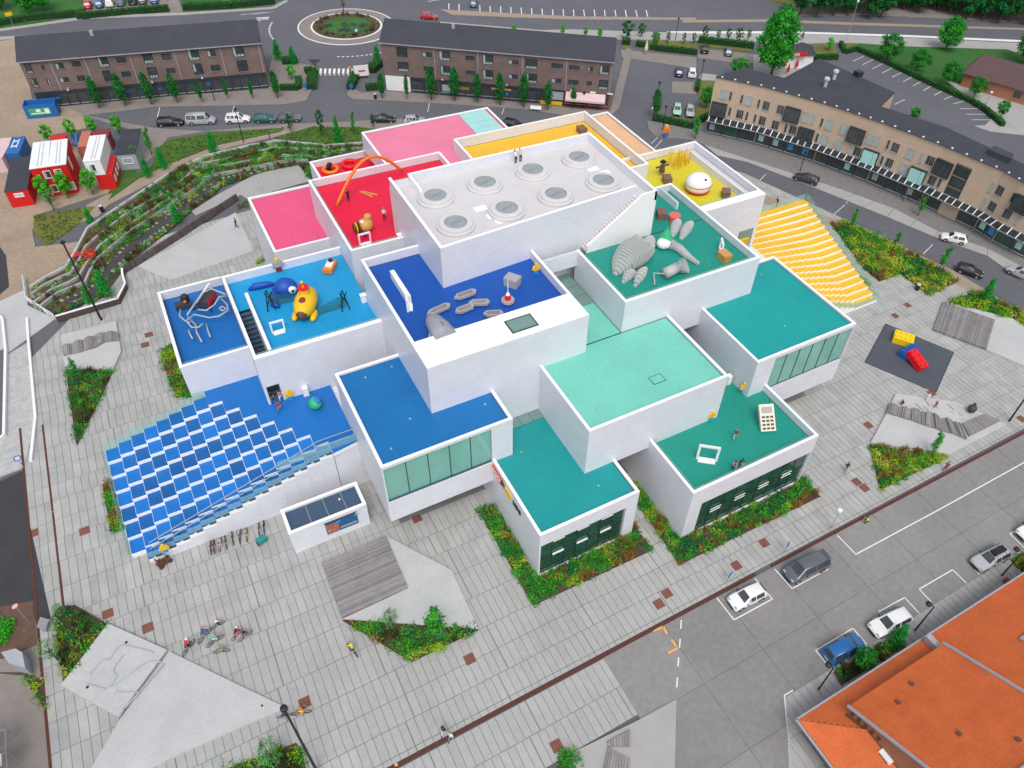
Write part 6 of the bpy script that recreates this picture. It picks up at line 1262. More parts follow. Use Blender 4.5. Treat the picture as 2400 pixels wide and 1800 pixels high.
p5_ = GP(q4, [(405,520),(755,430),(775,540),(790,625),(738,742),(430,738),(412,650)]); T = slab_thing('play_slab', 'pale concrete slab with a wavy timber bench at the left of the blue terraces', 'play slab', p5_, .3)
A = resample([G(*q4(x,y), .45).xy for x, y in ((412,645),(520,620),(620,590),(680,555),(770,545))], 34); B = resample([G(*q4(x,y), .45).xy for x, y in ((405,585),(500,555),(600,520),(680,495),(765,490))], 34)
for i in range(33):
    h = .6+.14*math.sin(i*.95); MB().prism([tuple(A[i]),tuple(A[i].lerp(A[i+1],.9)),tuple(B[i].lerp(B[i+1],.9)),tuple(B[i])], .2, h).build('plank', W['wood'], T)
slab_thing('play_slab', 'long pale concrete slab beside the dark slat fence', 'play slab', GP(g2, [(115,1480),(1270,845),(1480,1300),(505,1640)]), .05)
T = slab_thing('timber_deck', 'pale slatted terrace left of the pink block', 'deck', GP(g2, [(1010,660),(1560,360),(2010,290),(2160,470),(1400,680),(1330,640),(800,880),(740,830)]), .03, 'lightpave'); deck(T, GP(g2, [(1560,365),(2010,292),(2150,468),(1480,610)]), .07, 14, 1, 'plank', 'lightpave')
P7_ = GP(q6, [(1180,690),(1315,440),(1755,625),(1640,885)]); MT = slab_thing('rubber_mat', 'dark grey square play mat under the three giant toy blocks', 'mat', P7_, .03, 'mat')
o = MB(); 
for a, b in zip(P7_, P7_[1:]+P7_[:1]): o.tube([(a[0],a[1],.02),(b[0],b[1],.02)], .06, 4)
o.build('mat_edge', W['frame'], MT)
T = slab_thing('timber_deck', 'small folded timber deck on concrete at the bottom edge', 'deck', GP(q8, [(1500,1560),(1945,1340),(2170,1215),(2160,1700),(1450,1750)]), .1, 'lightpave'); deck(T, GP(q8, [(1725,1525),(1870,1525),(1870,1420),(1720,1500)]), .35, 8, 1); deck(T, GP(q8, [(1690,1690),(1860,1700),(1870,1610),(1725,1530)]), .3, 9, 1)
# ================================================================== giant toy blocks
def toy_brick(label, m, loc, rz, L=2.9, Wd=1.45, H=1.0, tilt=None):
    T = thing('giant_toy_block', label, 'toy block', loc, rz, 'giant toy blocks on the mat', True)
    if tilt: T.rotation_euler = (tilt[0], tilt[1], rz)
    MB().box(0,L,0,Wd,0,H).build('body', W[m], T); s_ = MB().lathe((0,0,0), [(.21,0),(.21,.16),(.19,.17)], 14).mesh('stud', W[m])
    for i in range(4):
        for j in range(2): put('stud', s_, T, (L/8+i*L/4, Wd/4+j*Wd/2, H))
    return T
a, b, d = G(*q6(1353,560),.03), G(*q6(1480,600),.03), G(*q6(1542,570),.03); u = (b-a).xy; toy_brick('yellow giant toy block with eight studs, at the back of the grey mat', 'brick_yellow', (a.x,a.y,.03), math.atan2(u.y,u.x), u.length, max(1.3,(d-b).xy.length), .95)
a, b, d = G(*q6(1385,640),.03), G(*q6(1447,686),.03), G(*q6(1565,612),.03); u = (d-b).xy; ang = math.atan2(u.y,u.x); toy_brick('blue giant toy block lying half under the red one', 'brick_blue', (b.x,b.y,.03), ang, 2.9, 1.45, .95)
a, b = G(*q6(1445,625),1.3), G(*q6(1530,760),.05); u = (b-a).xy; ang = math.atan2(u.y,u.x); L_ = u.length
toy_brick('red giant toy block leaning on the blue one', 'brick_red', (a.x,a.y,.92), ang, 2.95, 1.45, .95, (0, math.asin(min(.9,.9/2.95)), 0))
# ================================================================== vehicles
glassm = W['pane']
def car_proto(kind):
    L, Wd, H = dict(hatch=(4.1,1.76,1.5), estate=(4.6,1.8,1.5), suv=(4.4,1.85,1.66), van=(5.1,1.95,1.95), mpv=(4.5,1.8,1.75), sedan=(4.5,1.78,1.44))[kind]
    hw = Wd/2; belt = dict(van=1.08,mpv=1.0,suv=1.0).get(kind,.90); hood = belt-.02
    cowl = dict(van=.16,mpv=.22,suv=.27).get(kind,.28)*L; rf = dict(van=.30,mpv=.38,suv=.42).get(kind,.44)*L
    rr, tl = dict(hatch=(.88,.985), estate=(.93,.99), suv=(.92,.985), van=(.965,.995), mpv=(.95,.992), sedan=(.72,.87))[kind]
    # stations from the nose: x, sill, belt, top, half width, half roof width
    S_ = [(0.0,.38,.58,.62,hw*.70,hw*.58),(.10,.26,.66,.70,hw*.90,hw*.78),(.35,.20,.74,.79,hw*.97,hw*.84),(cowl*.7,.2,hood-.05,hood+.03,hw,hw*.84),(cowl,.2,belt,belt+.04,hw,hw*.84),(rf,.2,belt+.02,H-.04,hw,hw*.70),(L*.60,.2,belt+.04,H,hw,hw*.70),(rr*L,.22,belt+.05,H-.06,hw*.985,hw*.66)]
    if kind == 'sedan': S_ += [(tl*L,.24,belt+.03,belt+.08,hw*.97,hw*.80),(L*.99,.3,belt-.02,belt+.03,hw*.90,hw*.72),(L,.40,.70,.74,hw*.8,hw*.66)]
    else: S_ += [(tl*L,.26,belt+.03,belt+.09,hw*.95,hw*.82),(L,.40,.66,.70,hw*.84,hw*.72)]
    rings = []
    for x, zs, zb, zt, w_, wt in S_:
        rings.append([(x,-w_*.92,zs),(x,-w_,zs+.16),(x,-w_*1.0,zb-.12),(x,-w_*.97,zb),(x,-wt*1.0,zt-.03),(x,-wt*.86,zt),(x,wt*.86,zt),(x,wt*1.0,zt-.03),(x,w_*.97,zb),(x,w_*1.0,zb-.12),(x,w_,zs+.16),(x,w_*.92,zs)])
    b = MB(); n = 12; v = [p for r in rings for p in r]; f = []
    for i in range(len(rings)-1):
        for j in range(n): f.append((i*n+j, i*n+(j+1)%n, (i+1)*n+(j+1)%n, (i+1)*n+j))
    f.append(tuple(range(n-1,-1,-1))); f.append(tuple(range((len(rings)-1)*n, len(rings)*n))); b.add([(p[0]-L/2,-p[1],p[2]) for p in v], [q[::-1] for q in f])
    for x in (.80,L-.82 if kind != 'van' else L-1.0):
        for s in (-1,1): b.add([(x-L/2+.40*math.cos(t),s*(hw+.006),.33+.40*math.sin(t)) for t in np.linspace(-.2,math.pi+.2,9)], [tuple(range(9)) if s < 0 else tuple(range(8,-1,-1))], 1)
    def pane(i, j0, j1, out, ins=.06):
        a, b_, c, d = (Vector((rings[i][j0][0]-L/2,-rings[i][j0][1],rings[i][j0][2])), Vector((rings[i+1][j0][0]-L/2,-rings[i+1][j0][1],rings[i+1][j0][2])), Vector((rings[i+1][j1][0]-L/2,-rings[i+1][j1][1],rings[i+1][j1][2])), Vector((rings[i][j1][0]-L/2,-rings[i][j1][1],rings[i][j1][2])))
        m_ = (a+b_+c+d)/4; o = Vector(out)*.018; return [tuple(m_+(p-m_)*(1-ins)+o) for p in (a,b_,c,d)]
    parts = {}
    parts['windscreen'] = [MB().add(pane(4,5,6,(-.5,0,.8)), [(0,1,2,3)]).mesh('windscreen', glassm)]
    k = 7; parts['rear_window'] = [MB().add(pane(k,5,6,(.8,0,.5)), [(0,1,2,3)]).mesh('rear_window', glassm)]
    sw = []
    for j0, j1, s in ((3,4,1),(7,8,-1)):
        m_ = MB()
        for i in (5,6): m_.add(pane(i,j0,j1,(0,s,.25),.12), [(0,1,2,3)])
        q = pane(4,j0,j1,(0,s,.25),.2); m_.add(q, [(0,1,2,3)]); sw.append(m_.mesh('side_window', glassm))
    parts['side_window'] = sw
    tyre = MB(); 
    for s in (0,): tyre.v = []; tyre.add([], [])
    def wheel(): 
        t = MB(); rr_ = [(.31,-.1),(.33,-.08),(.33,.08),(.31,.1)]; o = []
        for r_, y in rr_:
            for q in range(16): th = 2*math.pi*q/16; o.append((r_*math.cos(th), y, r_*math.sin(th)))
        ff = [(i*16+q, i*16+(q+1)%16, (i+1)*16+(q+1)%16, (i+1)*16+q) for i in range(3) for q in range(16)]+[tuple(range(16)), tuple(range(63,47,-1))]
        return t.add(o, ff).mesh('wheel', W['rubber'])
    rim = MB(); rim.add([(.2*math.cos(2*math.pi*q/12), y, .2*math.sin(2*math.pi*q/12)) for y in (-.108,.108) for q in range(12)], [tuple(range(12)), tuple(range(23,11,-1))]+[(q,(q+1)%12,12+(q+1)%12,12+q) for q in range(12)])
    return dict(L=L, W=Wd, H=H, body=b.mesh('body', [W['white_paint'], W['rubber']], smooth=True), parts=parts, wheel=wheel(), rim=rim.mesh('rim', W['chrome']), xw=(-L/2+.80, L/2-.82 if kind != 'van' else L/2-1.0),
        head=MB().box(-L/2+.03,-L/2+.2,-.17,.17,.0,.14).mesh('headlight', W['panepale']), tail=MB().box(L/2-.16,L/2-.0,-.1,.1,.0,.26).mesh('tail_light', plain('tail_red',(.35,.01,.01),.3) if 'tail_red' not in W else W['tail_red']),
        mirror=MB().ball((0,0,0),(.07,.12,.08),6,4).mesh('mirror', W['black']), plate=MB().box(L/2-.02,L/2+.012,-.26,.26,.5,.62).mesh('number_plate', W['white_paint']), bumper=MB().box(-L/2-.015,-L/2+.05,-hw*.55,hw*.55,.3,.5).mesh('grille', W['black']))
CARS = {}
PAINT = {k: mat('paint_'+k, c, .28, .03, spec=.5, coat=.6) for k, c in dict(white=(.80,.80,.80), black=(.014,.015,.017), grey=(.10,.11,.125), dgrey=(.045,.05,.058), silver=(.42,.43,.44), blue=(.008,.115,.36), navy=(.015,.03,.09), teal=(.008,.12,.11), mint=(.35,.62,.48), red=(.5,.01,.02), steelblue=(.07,.13,.20)).items()}
def car(kind, col, f, rear, front, label, z=0.0, group=None, name='parked_car'):
    if kind not in CARS: CARS[kind] = car_proto(kind)
    c = CARS[kind]; a, b = G(*f(*rear), z), G(*f(*front), z); u = (b-a).xy; ctr = (a+b)/2; rz = math.atan2(u.y,u.x)+math.pi
    T = thing(name, label, 'van' if kind == 'van' else 'car', (ctr.x,ctr.y,z), rz, group, True)
    o = put('body', c['body'], T); o.material_slots[0].link = 'OBJECT'; o.material_slots[0].material = PAINT[col]
    for k, ms in c['parts'].items():
        for m_ in ms: put(k, m_, T)
    for x in c['xw']:
        for s in (-1,1): w_ = put('wheel', c['wheel'], T, (x, s*(c['W']/2-.09), .33)); put('rim', c['rim'], w_)
    for s in (-1,1): put('headlight', c['head'], T, (.06, s*c['W']*.33, .62)); put('tail_light', c['tail'], T, (-.04, s*c['W']*.36, .72)); put('mirror', c['mirror'], T, (-c['L']*.16, s*(c['W']/2+.09), 1.0))
    put('number_plate', c['plate'], T); put('grille', c['bumper'], T); return T
BZ = -.03
car('hatch','white',q9,(508,520),(310,615),'white hatchback in the marked bay nearest the road mouth',BZ)
car('van','grey',q9,(910,325),(665,440),'dark grey passenger van in a marked bay by the long drain',BZ)
car('mpv','blue',q9,(925,960),(1145,850),'bright blue high roofed car beside the planted strip',BZ)
T = car('estate','white',q9,(1440,680),(1215,790),'white estate car ahead of the blue car by the shrub tree',BZ)
T = car('estate','silver',q9,(2080,265),(1875,370),'silver estate car with a long black roof box',BZ); MB().box(-.3,1.4,-.35,.35,1.55,1.85).build('roof_box', W['black'], T); MB().box(-.1,-.04,-.6,.6,1.48,1.56).box(1.2,1.26,-.6,.6,1.48,1.56).build('roof_bar', W['steel'], T)
car('hatch','white',q9,(2340,85),(2165,180),'white car cut by the right picture edge',BZ)
car('hatch','white',Kc,(1440,1500),(1130,1430),'white hatchback parked on the pale bays before the tan block',.0)
car('hatch','black',Kd,(1340,400),(1640,500),'black hatchback driving on the street right of the plaza',-.12,None,'car')
car('estate','silver',Kd,(2320,560),(2000,410),'silver car parked at the right picture edge before the tan block',.0)
car('estate','dgrey',Ka,(1505,1400),(1235,1310),'dark estate car parked before the tan block, left of the white one',.0)
car('estate','black',fa,(1720,1355),(1975,1345),'black estate car, leftmost parked along the stream lawn',-.12); car('van','silver',K46,(205,1335),(470,1325),'silver passenger van parked along the stream lawn',-.12); car('suv','white',K46,(620,1320),(850,1310),'white car with dark roof parked along the stream lawn',-.12)
car('hatch','teal',K46,(915,1315),(1135,1310),'teal hatchback parked along the stream lawn',-.12); car('hatch','grey',K46,(1180,1310),(1405,1300),'grey hatchback parked behind a young tree',-.12)
car('estate','black',g3,(1720,310),(2030,305),'long black estate car parked left of the pink roof',-.12); car('hatch','silver',q2,(420,800),(530,795),'silver car half hidden behind the pink block',-.12); car('hatch','black',Q(880,230,5.53),(1690,350),(1880,395),'black car mostly hidden behind the pink and yellow blocks',-.12)
car('hatch','navy',Kg,(693,860),(697,745),'dark blue hatchback seen from behind in the small car park',-.12); car('suv','white',Kg,(832,885),(840,740),'white tall hatchback next to the dark blue one',-.12); car('hatch','mint',Kg,(678,1165),(672,1265),'pale mint green car facing the hedge',-.12); car('hatch','silver',Kg,(810,1185),(815,1280),'silver car next to the pale green one',-.12)
car('suv','black',Kg,(968,605),(970,500),'black off road car by the hedge in the car park',-.1); car('hatch','steelblue',Kg,(1225,635),(1225,535),'blue grey hatchback by the hedge, right of the black one',-.1)
for i, (x, y, kd, cl, lb) in enumerate(((955,95,'hatch','red','red and white small car, leftmost of the top left row'),(1078,85,'hatch','blue','blue car, second of the top left row'),(1190,75,'hatch','white','white car, third of the top left row'),(1308,62,'estate','steelblue','grey blue car, fourth of the top left row'),(1438,55,'hatch','navy','dark blue car, fifth of the top left row'),(1542,45,'hatch','grey','grey car, sixth of the top left row'),(1670,42,'hatch','blue','blue car, rightmost of the top left row'))): car(kd, cl, fa, (x,y+20), (x+6,y-60), lb, .03, 'cars in the row at the top left')
for x, y, kd, cl, lb in ((610,0,'van','white','white van behind the hedge at the top'),(700,-15,'hatch','steelblue','blue car right of the white van at the top'),(960,-18,'hatch','red','red car behind the hedge at the top')): car(kd, cl, K46, (x,y+15), (x+12,y-60), lb, .03)
car('hatch','steelblue',q2,(855,62),(860,10),'single grey blue car in the big car park',-.12); car('hatch','red',q2,(520,120),(620,125),'red car leaving the roundabout',-.12,None,'car')
for x, cl, lb in ((1440,'red','car at the top edge, left of two'),(1700,'grey','car at the top edge, right of two')): car('hatch', cl, q2, (x,-5), (x+8,-50), lb, -.12)
# ================================================================== people
def person_mesh(pose):
    J = dict(hip=(0,0,.92), chest=(0,0,1.28), neck=(0,0,1.48), head=(0,.015,1.66), hl=(.09,0,.90), hr=(-.09,0,.90), kl=(.10,.02,.50), kr=(-.10,.02,.50), al=(.10,0,.08), ar=(-.10,0,.08), sl=(.18,0,1.41), sr=(-.18,0,1.41), el=(.25,-.02,1.14), er=(-.25,-.02,1.14), wl=(.27,.06,.90), wr=(-.27,.06,.90))
    if pose == 'walk': J.update(kl=(.09,.16,.52), al=(.09,.24,.10), kr=(-.09,-.02,.50), ar=(-.09,-.30,.16), wl=(.26,-.14,.92), wr=(-.26,.22,.94), el=(.25,-.1,1.14), er=(-.25,.06,1.14))
    if pose == 'lean': J.update(chest=(0,.12,1.26), neck=(0,.2,1.44), head=(0,.26,1.60), sl=(.18,.17,1.38), sr=(-.18,.17,1.38), el=(.24,.34,1.16), er=(-.24,.34,1.16), wl=(.1,.48,1.12), wr=(-.1,.48,1.12))
    if pose == 'ride': J.update(hip=(0,-.12,.98), chest=(0,.10,1.30), neck=(0,.2,1.47), head=(0,.26,1.64), hl=(.09,-.1,.97), hr=(-.09,-.1,.97), kl=(.12,.26,.80), al=(.12,.10,.42), kr=(-.12,.22,.62), ar=(-.12,.04,.24), sl=(.18,.16,1.40), sr=(-.18,.16,1.40), el=(.24,.34,1.22), er=(-.24,.34,1.22), wl=(.22,.50,1.06), wr=(-.22,.50,1.06))
    if pose == 'crouch': J.update(hip=(0,-.1,.42), chest=(0,.10,.72), neck=(0,.18,.90), head=(0,.24,1.05), hl=(.09,-.08,.42), hr=(-.09,-.08,.42), kl=(.14,.26,.52), kr=(-.14,.26,.52), al=(.12,.10,.08), ar=(-.12,.10,.08), sl=(.18,.15,.84), sr=(-.18,.15,.84), el=(.24,.3,.66), er=(-.24,.3,.66), wl=(.14,.42,.44), wr=(-.14,.42,.44))
    J = {k: Vector(v) for k, v in J.items()}
    ft = lambda a: J[a]+Vector((0,.17,-.045))
    V = []; E = []; Rr = []; idx = {}
    def v(n, p, r): idx[n] = len(V); V.append(tuple(p)); Rr.append(r)
    v('hip',J['hip'],.135); v('waist',J['hip'].lerp(J['chest'],.5),.125); v('chest',J['chest'],.145); v('neck',J['neck'],.058); v('chin',J['neck'].lerp(J['head'],.45),.075); v('head',J['head'],.098); v('top',J['head']+(J['head']-J['neck']).normalized()*.10,.072)
    for s in 'lr':
        v('s'+s,J['s'+s],.062); v('e'+s,J['e'+s],.045); v('w'+s,J['w'+s],.030); pl = J['w'+s]+(J['w'+s]-J['e'+s]).normalized()*.075; v('p'+s,pl,.036)
        v('h'+s,J['h'+s],.098); v('k'+s,J['k'+s],.066); v('a'+s,J['a'+s],.046); v('f'+s,ft('a'+s),.038)
    for a, b in (('hip','waist'),('waist','chest'),('chest','neck'),('neck','chin'),('chin','head'),('head','top'),('chest','sl'),('chest','sr'),('sl','el'),('el','wl'),('wl','pl'),('sr','er'),('er','wr'),('wr','pr'),('hip','hl'),('hl','kl'),('kl','al'),('al','fl'),('hip','hr'),('hr','kr'),('kr','ar'),('ar','fr')): E.append((idx[a],idx[b]))
    me = bpy.data.meshes.new('body'); me.from_pydata(V, E, []); o = bpy.data.objects.new('tmp', me); COL.objects.link(o)
    sk = o.modifiers.new('s','SKIN'); sk.use_smooth_shade = True
    for i, r in enumerate(Rr): me.skin_vertices[0].data[i].radius = (r, r); me.skin_vertices[0].data[i].use_root = (i == 0)
    sb = o.modifiers.new('b','SUBSURF'); sb.levels = 1; sb.render_levels = 1
    dg = bpy.context.evaluated_depsgraph_get(); dg.update(); out = bpy.data.meshes.new_from_object(o.evaluated_get(dg)); bpy.data.objects.remove(o)
    # fingers, nose, ears and eyes join the same mesh
    add = MB(); add.v = [tuple(q.co) for q in out.vertices]; add.f = [tuple(p.vertices) for p in out.polygons]; add.m = [0]*len(add.f)
    nb = len(add.f)
    for s, sg in (('l',1),('r',-1)):
        d = (J['w'+s]-J['e'+s]).normalized(); side = Vector((0,1,0))-d*d.y; side = side.normalized() if side.length > .1 else Vector((1,0,0)); pl = J['w'+s]+d*.075
        for i, ln in enumerate((.065,.078,.082,.072)): a = pl+side*(.024-.016*i)+d*.02; add.tube([a, a+d*ln*.55, a+d*ln+Vector((-sg*.012,0,0))], .0085, 4)
        a = pl+side*.03; add.tube([a, a+side*.03+d*.02, a+side*.032+d*.05], .010, 4)
    h = J['head']; fw = Vector((0,1,0)); add.ball(h+Vector((0,.098,-.02)), (.014,.02,.02), 5, 4); add.ball(h+Vector((.098,0,-.01)), (.012,.02,.03), 5, 4); add.ball(h+Vector((-.098,0,-.01)), (.012,.02,.03), 5, 4)
    n1 = len(add.f); add.ball(h+Vector((.034,.090,.012)), .011, 5, 4, 4); add.ball(h+Vector((-.034,.090,.012)), .011, 5, 4, 4); add.ball(h+Vector((0,.094,-.052)), (.024,.008,.007), 5, 4, 5)
    # clothing regions by the nearest bone: 0 skin, 1 top, 2 trousers, 3 shoes
    bones = [('hip','chest',1),('chest','neck',1),('neck','head',0),('sl','el',1),('sr','er',1),('el','wl',0),('er','wr',0),('hl','kl',2),('hr','kr',2),('kl','al',2),('kr','ar',2)]
    for i in range(n1):
        c = sum((Vector(add.v[j]) for j in add.f[i]), Vector())/len(add.f[i]); best = (9,0)
        for a, b, m_ in bones:
            A, B = J[a], J[b]; t = max(0,min(1,(c-A).dot(B-A)/(B-A).length_squared)); dd = (c-A.lerp(B,t)).length
            if dd < best[0]: best = (dd, m_)
        m_ = best[1]
        if i >= nb: m_ = 0
        elif min((c-J['al']).length, (c-ft('al')).length, (c-J['ar']).length, (c-ft('ar')).length) < .10: m_ = 3
        elif m_ == 1 and c.z < J['hip'].z+.02: m_ = 2
        add.m[i] = m_
    body = add.mesh('body', [W['skin'], W['white_paint'], W['navy_toy'], W['black'], W['black'], W['coral']], smooth=True)
    hair = MB().ball(h+Vector((0,-.018,.035)), (.108,.112,.098), 10, 7).mesh('hair', W['choc'], smooth=True)
    helm = MB().ball(h+Vector((0,-.01,.05)), (.125,.145,.10), 10, 7).mesh('helmet', W['choc'], smooth=True)
    return body, hair, helm
PM = {k: person_mesh(k) for k in ('stand','walk','lean','ride','crouch')}
CL = {k: plain('cloth_'+k, c, .85) for k, c in dict(white=(.7,.7,.7), black=(.02,.02,.022), red=(.55,.02,.03), blue=(.02,.10,.40), denim=(.05,.09,.18), grey=(.2,.2,.21), pink=(.6,.15,.25), green=(.03,.45,.10), yellow=(.7,.55,.03), hivis=(.45,.75,.06), orange=(.75,.18,.03), khaki=(.25,.2,.13), teal=(.1,.45,.40), maroon=(.2,.03,.04), cream=(.55,.5,.42)).items()}
HAIR = [plain('hair_'+k, c, .7) for k, c in dict(brown=(.09,.045,.02), dark=(.02,.014,.012), fair=(.32,.21,.09), grey=(.3,.29,.28)).items()]
def person(label, loc, heading, pose='stand', top='white', legs='denim', scale=1.0, helmet=None, hair=None, group=None):
    b, h, hm = PM[pose]; T = thing('person', label, 'person', tuple(loc), heading, group, True); T.scale = (scale,)*3
    o = put('body', b, T)
    for i, m_ in ((1,CL[top]),(2,CL[legs])): o.material_slots[i].link = 'OBJECT'; o.material_slots[i].material = m_
    k = put('helmet' if helmet else 'hair', hm if helmet else h, T); k.material_slots[0].link = 'OBJECT'; k.material_slots[0].material = CL[helmet] if helmet else (hair or random.choice(HAIR)); return T
Kk = Q(880,230,5.53); Kr = Q(560,430,5.53); Kb6 = Q(600,830,5.53)
def at(f, x, y, z=0.0): return G(*f(x,y), z)
person('person in black trousers leaning on the top roof parapet, left of two', at(Kk,1820,845,22), 0.2, 'lean', 'white', 'black'); person('person in a pale top leaning on the top roof parapet, right of two', at(Kk,1882,825,22), 0.1, 'lean', 'cream', 'black')
person('person in black and white standing on the red terrace by the tower wall', at(g3,1890,1580,15.75), 2.6, 'stand', 'white', 'black'); person('person in dark clothes at the front corner of the red terrace', at(Kr,2090,655,15.75), 1.2, 'walk', 'black', 'grey'); person('person in black beside the orange arch on the red terrace', at(g3,1425,1335,15.75), .4, 'stand', 'black', 'black')
person('person with red shirt stepping out of the stair door onto the blue landing', at(Kb6,312,745,7), 2.6, 'walk', 'red', 'grey'); person('person in pink on the lowest stair behind the blue door', at(Kb6,325,600,7.0), 3.0, 'walk', 'pink', 'white',.9); person('person in dark clothes in the stair doorway, left of the pink one', at(Kb6,215,610,7.0), 3.1, 'walk', 'black', 'khaki',.9)
person('person in pale shorts walking on the green front terrace', at(K14,1330,165,7.4), -.7, 'walk', 'maroon', 'cream'); person('person at the glass rail of the green terrace, left of the couple', at(K14,1310,552,7.4), 2.6, 'lean', 'pink', 'black'); person('person with dark hair at the glass rail, right of the couple', at(K14,1392,525,7.4), 2.9, 'lean', 'black', 'maroon')
person('person in dark clothes walking on the paving left of the right planter', at(q6,1050,1397), 2.6, 'walk', 'black', 'grey'); person('person in a red shirt walking along the long drain at the right', at(q6,1692,1392), -1.2, 'walk', 'red', 'black'); person('child bending on the right play slab near its left corner', at(K20,632,382,.26), 1.0, 'crouch', 'black', 'maroon',.9); person('child standing at the top edge of the right play slab', at(K20,945,330,.26), 2.8, 'walk', 'white', 'white',.85); person('child in red on the middle of the right play slab', at(K20,1050,415,.26), 2.0, 'walk', 'red', 'black',.75)
person('person in black crossing the rust drain at the bottom, upper of two', at(q8,665,1440), 2.4, 'walk', 'black', 'white'); person('person in pale blue on the rust drain at the bottom, lower of two', at(q8,712,1478), 2.3, 'walk', 'white', 'grey')
person('person in hi-vis vest kneeling at the road edge by the drain', at(q9,1190,70,-.03), 1.0, 'crouch', 'hivis', 'black'); person('person walking on the pale slab by the slat fence', at(g2,1285,1025,.05), 1.2, 'walk', 'black', 'black'); person('person in black on the top landing of the yellow steps', at(Kb,440,250,7), 0.3, 'lean', 'black', 'black')
person('person in a light blue shirt before the tan block shops', at(Kc,650,945), 1.0, 'stand', 'blue', 'grey'); person('person with a dark jacket under the canopy of the tan block', at(Kc,840,985), .2, 'stand', 'black', 'grey'); person('person on the stream lawn path', at(g3,400,520), 1.4, 'stand', 'black', 'black'); person('person in yellow top near the zebra crossing', at(K46,1940,790,-.11), .5, 'walk', 'yellow', 'red')
# bicycles --------------------------------------------------------------------------------
def bike_proto():
    fr = MB(); a, b, c, d, e = (0,-.52,.34),(0,-.06,.30),(0,-.18,.82),(0,.36,.80),(0,.54,.34)
    for p, q_ in ((a,b),(a,c),(b,c),(c,d),(b,d),(d,e),(d,(0,.33,1.0))): fr.tube([p,q_], .024, 5)
    def whl(y): 
        w_ = MB(); P = [(0,y+.33*math.cos(t),.34+.33*math.sin(t)) for t in np.linspace(0,2*math.pi,19)]; w_.tube(P, .028, 5); 
        for t in np.linspace(0,math.pi,5)[:-1]: w_.tube([(0,y+.32*math.cos(t),.34+.32*math.sin(t)),(0,y-.32*math.cos(t),.34-.32*math.sin(t))], .006, 3)
        return w_.mesh('wheel', W['rubber'])
    return fr.mesh('frame', W['black']), whl(-.52), whl(.54), MB().ball((0,-.2,.92),(.07,.14,.04),6,4).mesh('saddle', W['black']), MB().tube([(-.28,.36,1.02),(-.05,.33,1.0),(.05,.33,1.0),(.28,.36,1.02)], .018, 5).mesh('handlebar', W['black']), MB().tube([(-.14,-.06,.22),(.14,-.06,.38)], .02, 4).mesh('crank', W['steel'])
BK = bike_proto()
def bike(label, loc, rz, col='black', group=None, s=1.0):
    T = thing('bicycle', label, 'bicycle', tuple(loc), rz, group, True); T.scale = (s,)*3
    for i, m_ in enumerate(BK):
        o = put(m_.name.split('.')[0], m_, T)
        if i == 0: o.material_slots[0].link = 'OBJECT'; o.material_slots[0].material = CL[col]
    return T
Kc7 = Q(400,1430,5.773)
def rider(f, rear, front, top, legs, helmet, col, who, s=1.0, h=1.0):
    a, b = G(*f(*rear)), G(*f(*front)); u = (b-a).xy; c = (a+b)/2; rz = math.atan2(-u.x,u.y)
    bike('bicycle ridden by '+' '.join(who.split()[:12]), (c.x,c.y,0), rz, col, None, s); person(' '.join((who+', riding').split()[:16]), (c.x,c.y,0), rz, 'ride', top, legs, s*h, helmet)
rider(Kc7,(205,600),(305,465),'red','black','white','black','person in red with white helmet left of the cycling group'); rider(Kc7,(410,440),(535,300),'blue','grey','orange','grey','person in bright blue with orange cap in the cycling group'); rider(Kc7,(600,250),(690,195),'white','black','orange','grey','child in orange helmet at the top of the cycling group',.8)
rider(Kc7,(540,490),(680,390),'teal','white',None,'black','person in mint top in the middle of the cycling group'); rider(Kc7,(605,590),(790,560),'green','pink',None,'green','child in green at the bottom of the cycling group',.85); rider(Kc7,(865,400),(960,300),'black','pink','white','red','child in white helmet at the right of the cycling group',.85); rider(Kc7,(960,410),(1075,330),'black','grey','orange','grey','child in orange helmet far right of the cycling group',.85)
rider(q7,(1905,1320),(2010,1300),'orange','yellow',None,'orange','person in orange by the bottom rust cover'); rider(q7,(1820,1335),(1880,1320),'blue','black','red','black','child in blue top by the bottom lamp pole',.75); rider(q8,(100,935),(55,880),'yellow','black',None,'black','person in yellow and red heading up the plaza')
for i, (x, y, cl) in enumerate(((1310,1150,'black'),(1350,1135,'red'),(1430,1110,'white'),(1500,1085,'grey'),(1590,1030,'black'),(1690,1000,'black'),(1770,985,'yellow'),(1930,915,'grey'),(1995,885,'black'))):
    p = at(K26,x,y); bike(['leftmost black','dark red','white','pale grey','spread apart black','black','yellow','grey','rightmost black'][i]+' bicycle in the row parked at the grandstand wall', (p.x,p.y,0), R(-12+random.uniform(-14,14)), cl, 'bicycles parked at the grandstand wall')
p = at(K26,1965,1060); T = thing('bicycle_trailer','small teal bicycle trailer beside the parked bicycles','trailer',tuple(p),R(20),None,True); MB().box(-.45,.45,-.35,.35,.3,.8).build('body', W['teal_boat'], T)
for s in (-1,1): MB().tube([(s*.5,.25*math.cos(t),.27+.25*math.sin(t)) for t in np.linspace(0,6.28,13)], .03, 4).build('wheel', W['rubber'], T)
p = at(K26,700,1330); T = thing('mobility_scooter','dark brown mobility scooter at the foot of the grandstand','scooter',tuple(p),R(-65),None,True); MB().box(-.35,.35,-.7,.6,.25,.45).box(-.3,.3,-.55,-.1,.45,.8).box(-.3,.3,-.6,-.48,.8,1.25).build('body', W['choc'], T); MB().tube([(0,.55,.4),(0,.45,1.05),(-.28,.4,1.1)], .04, 5).build('tiller', W['black'], T)
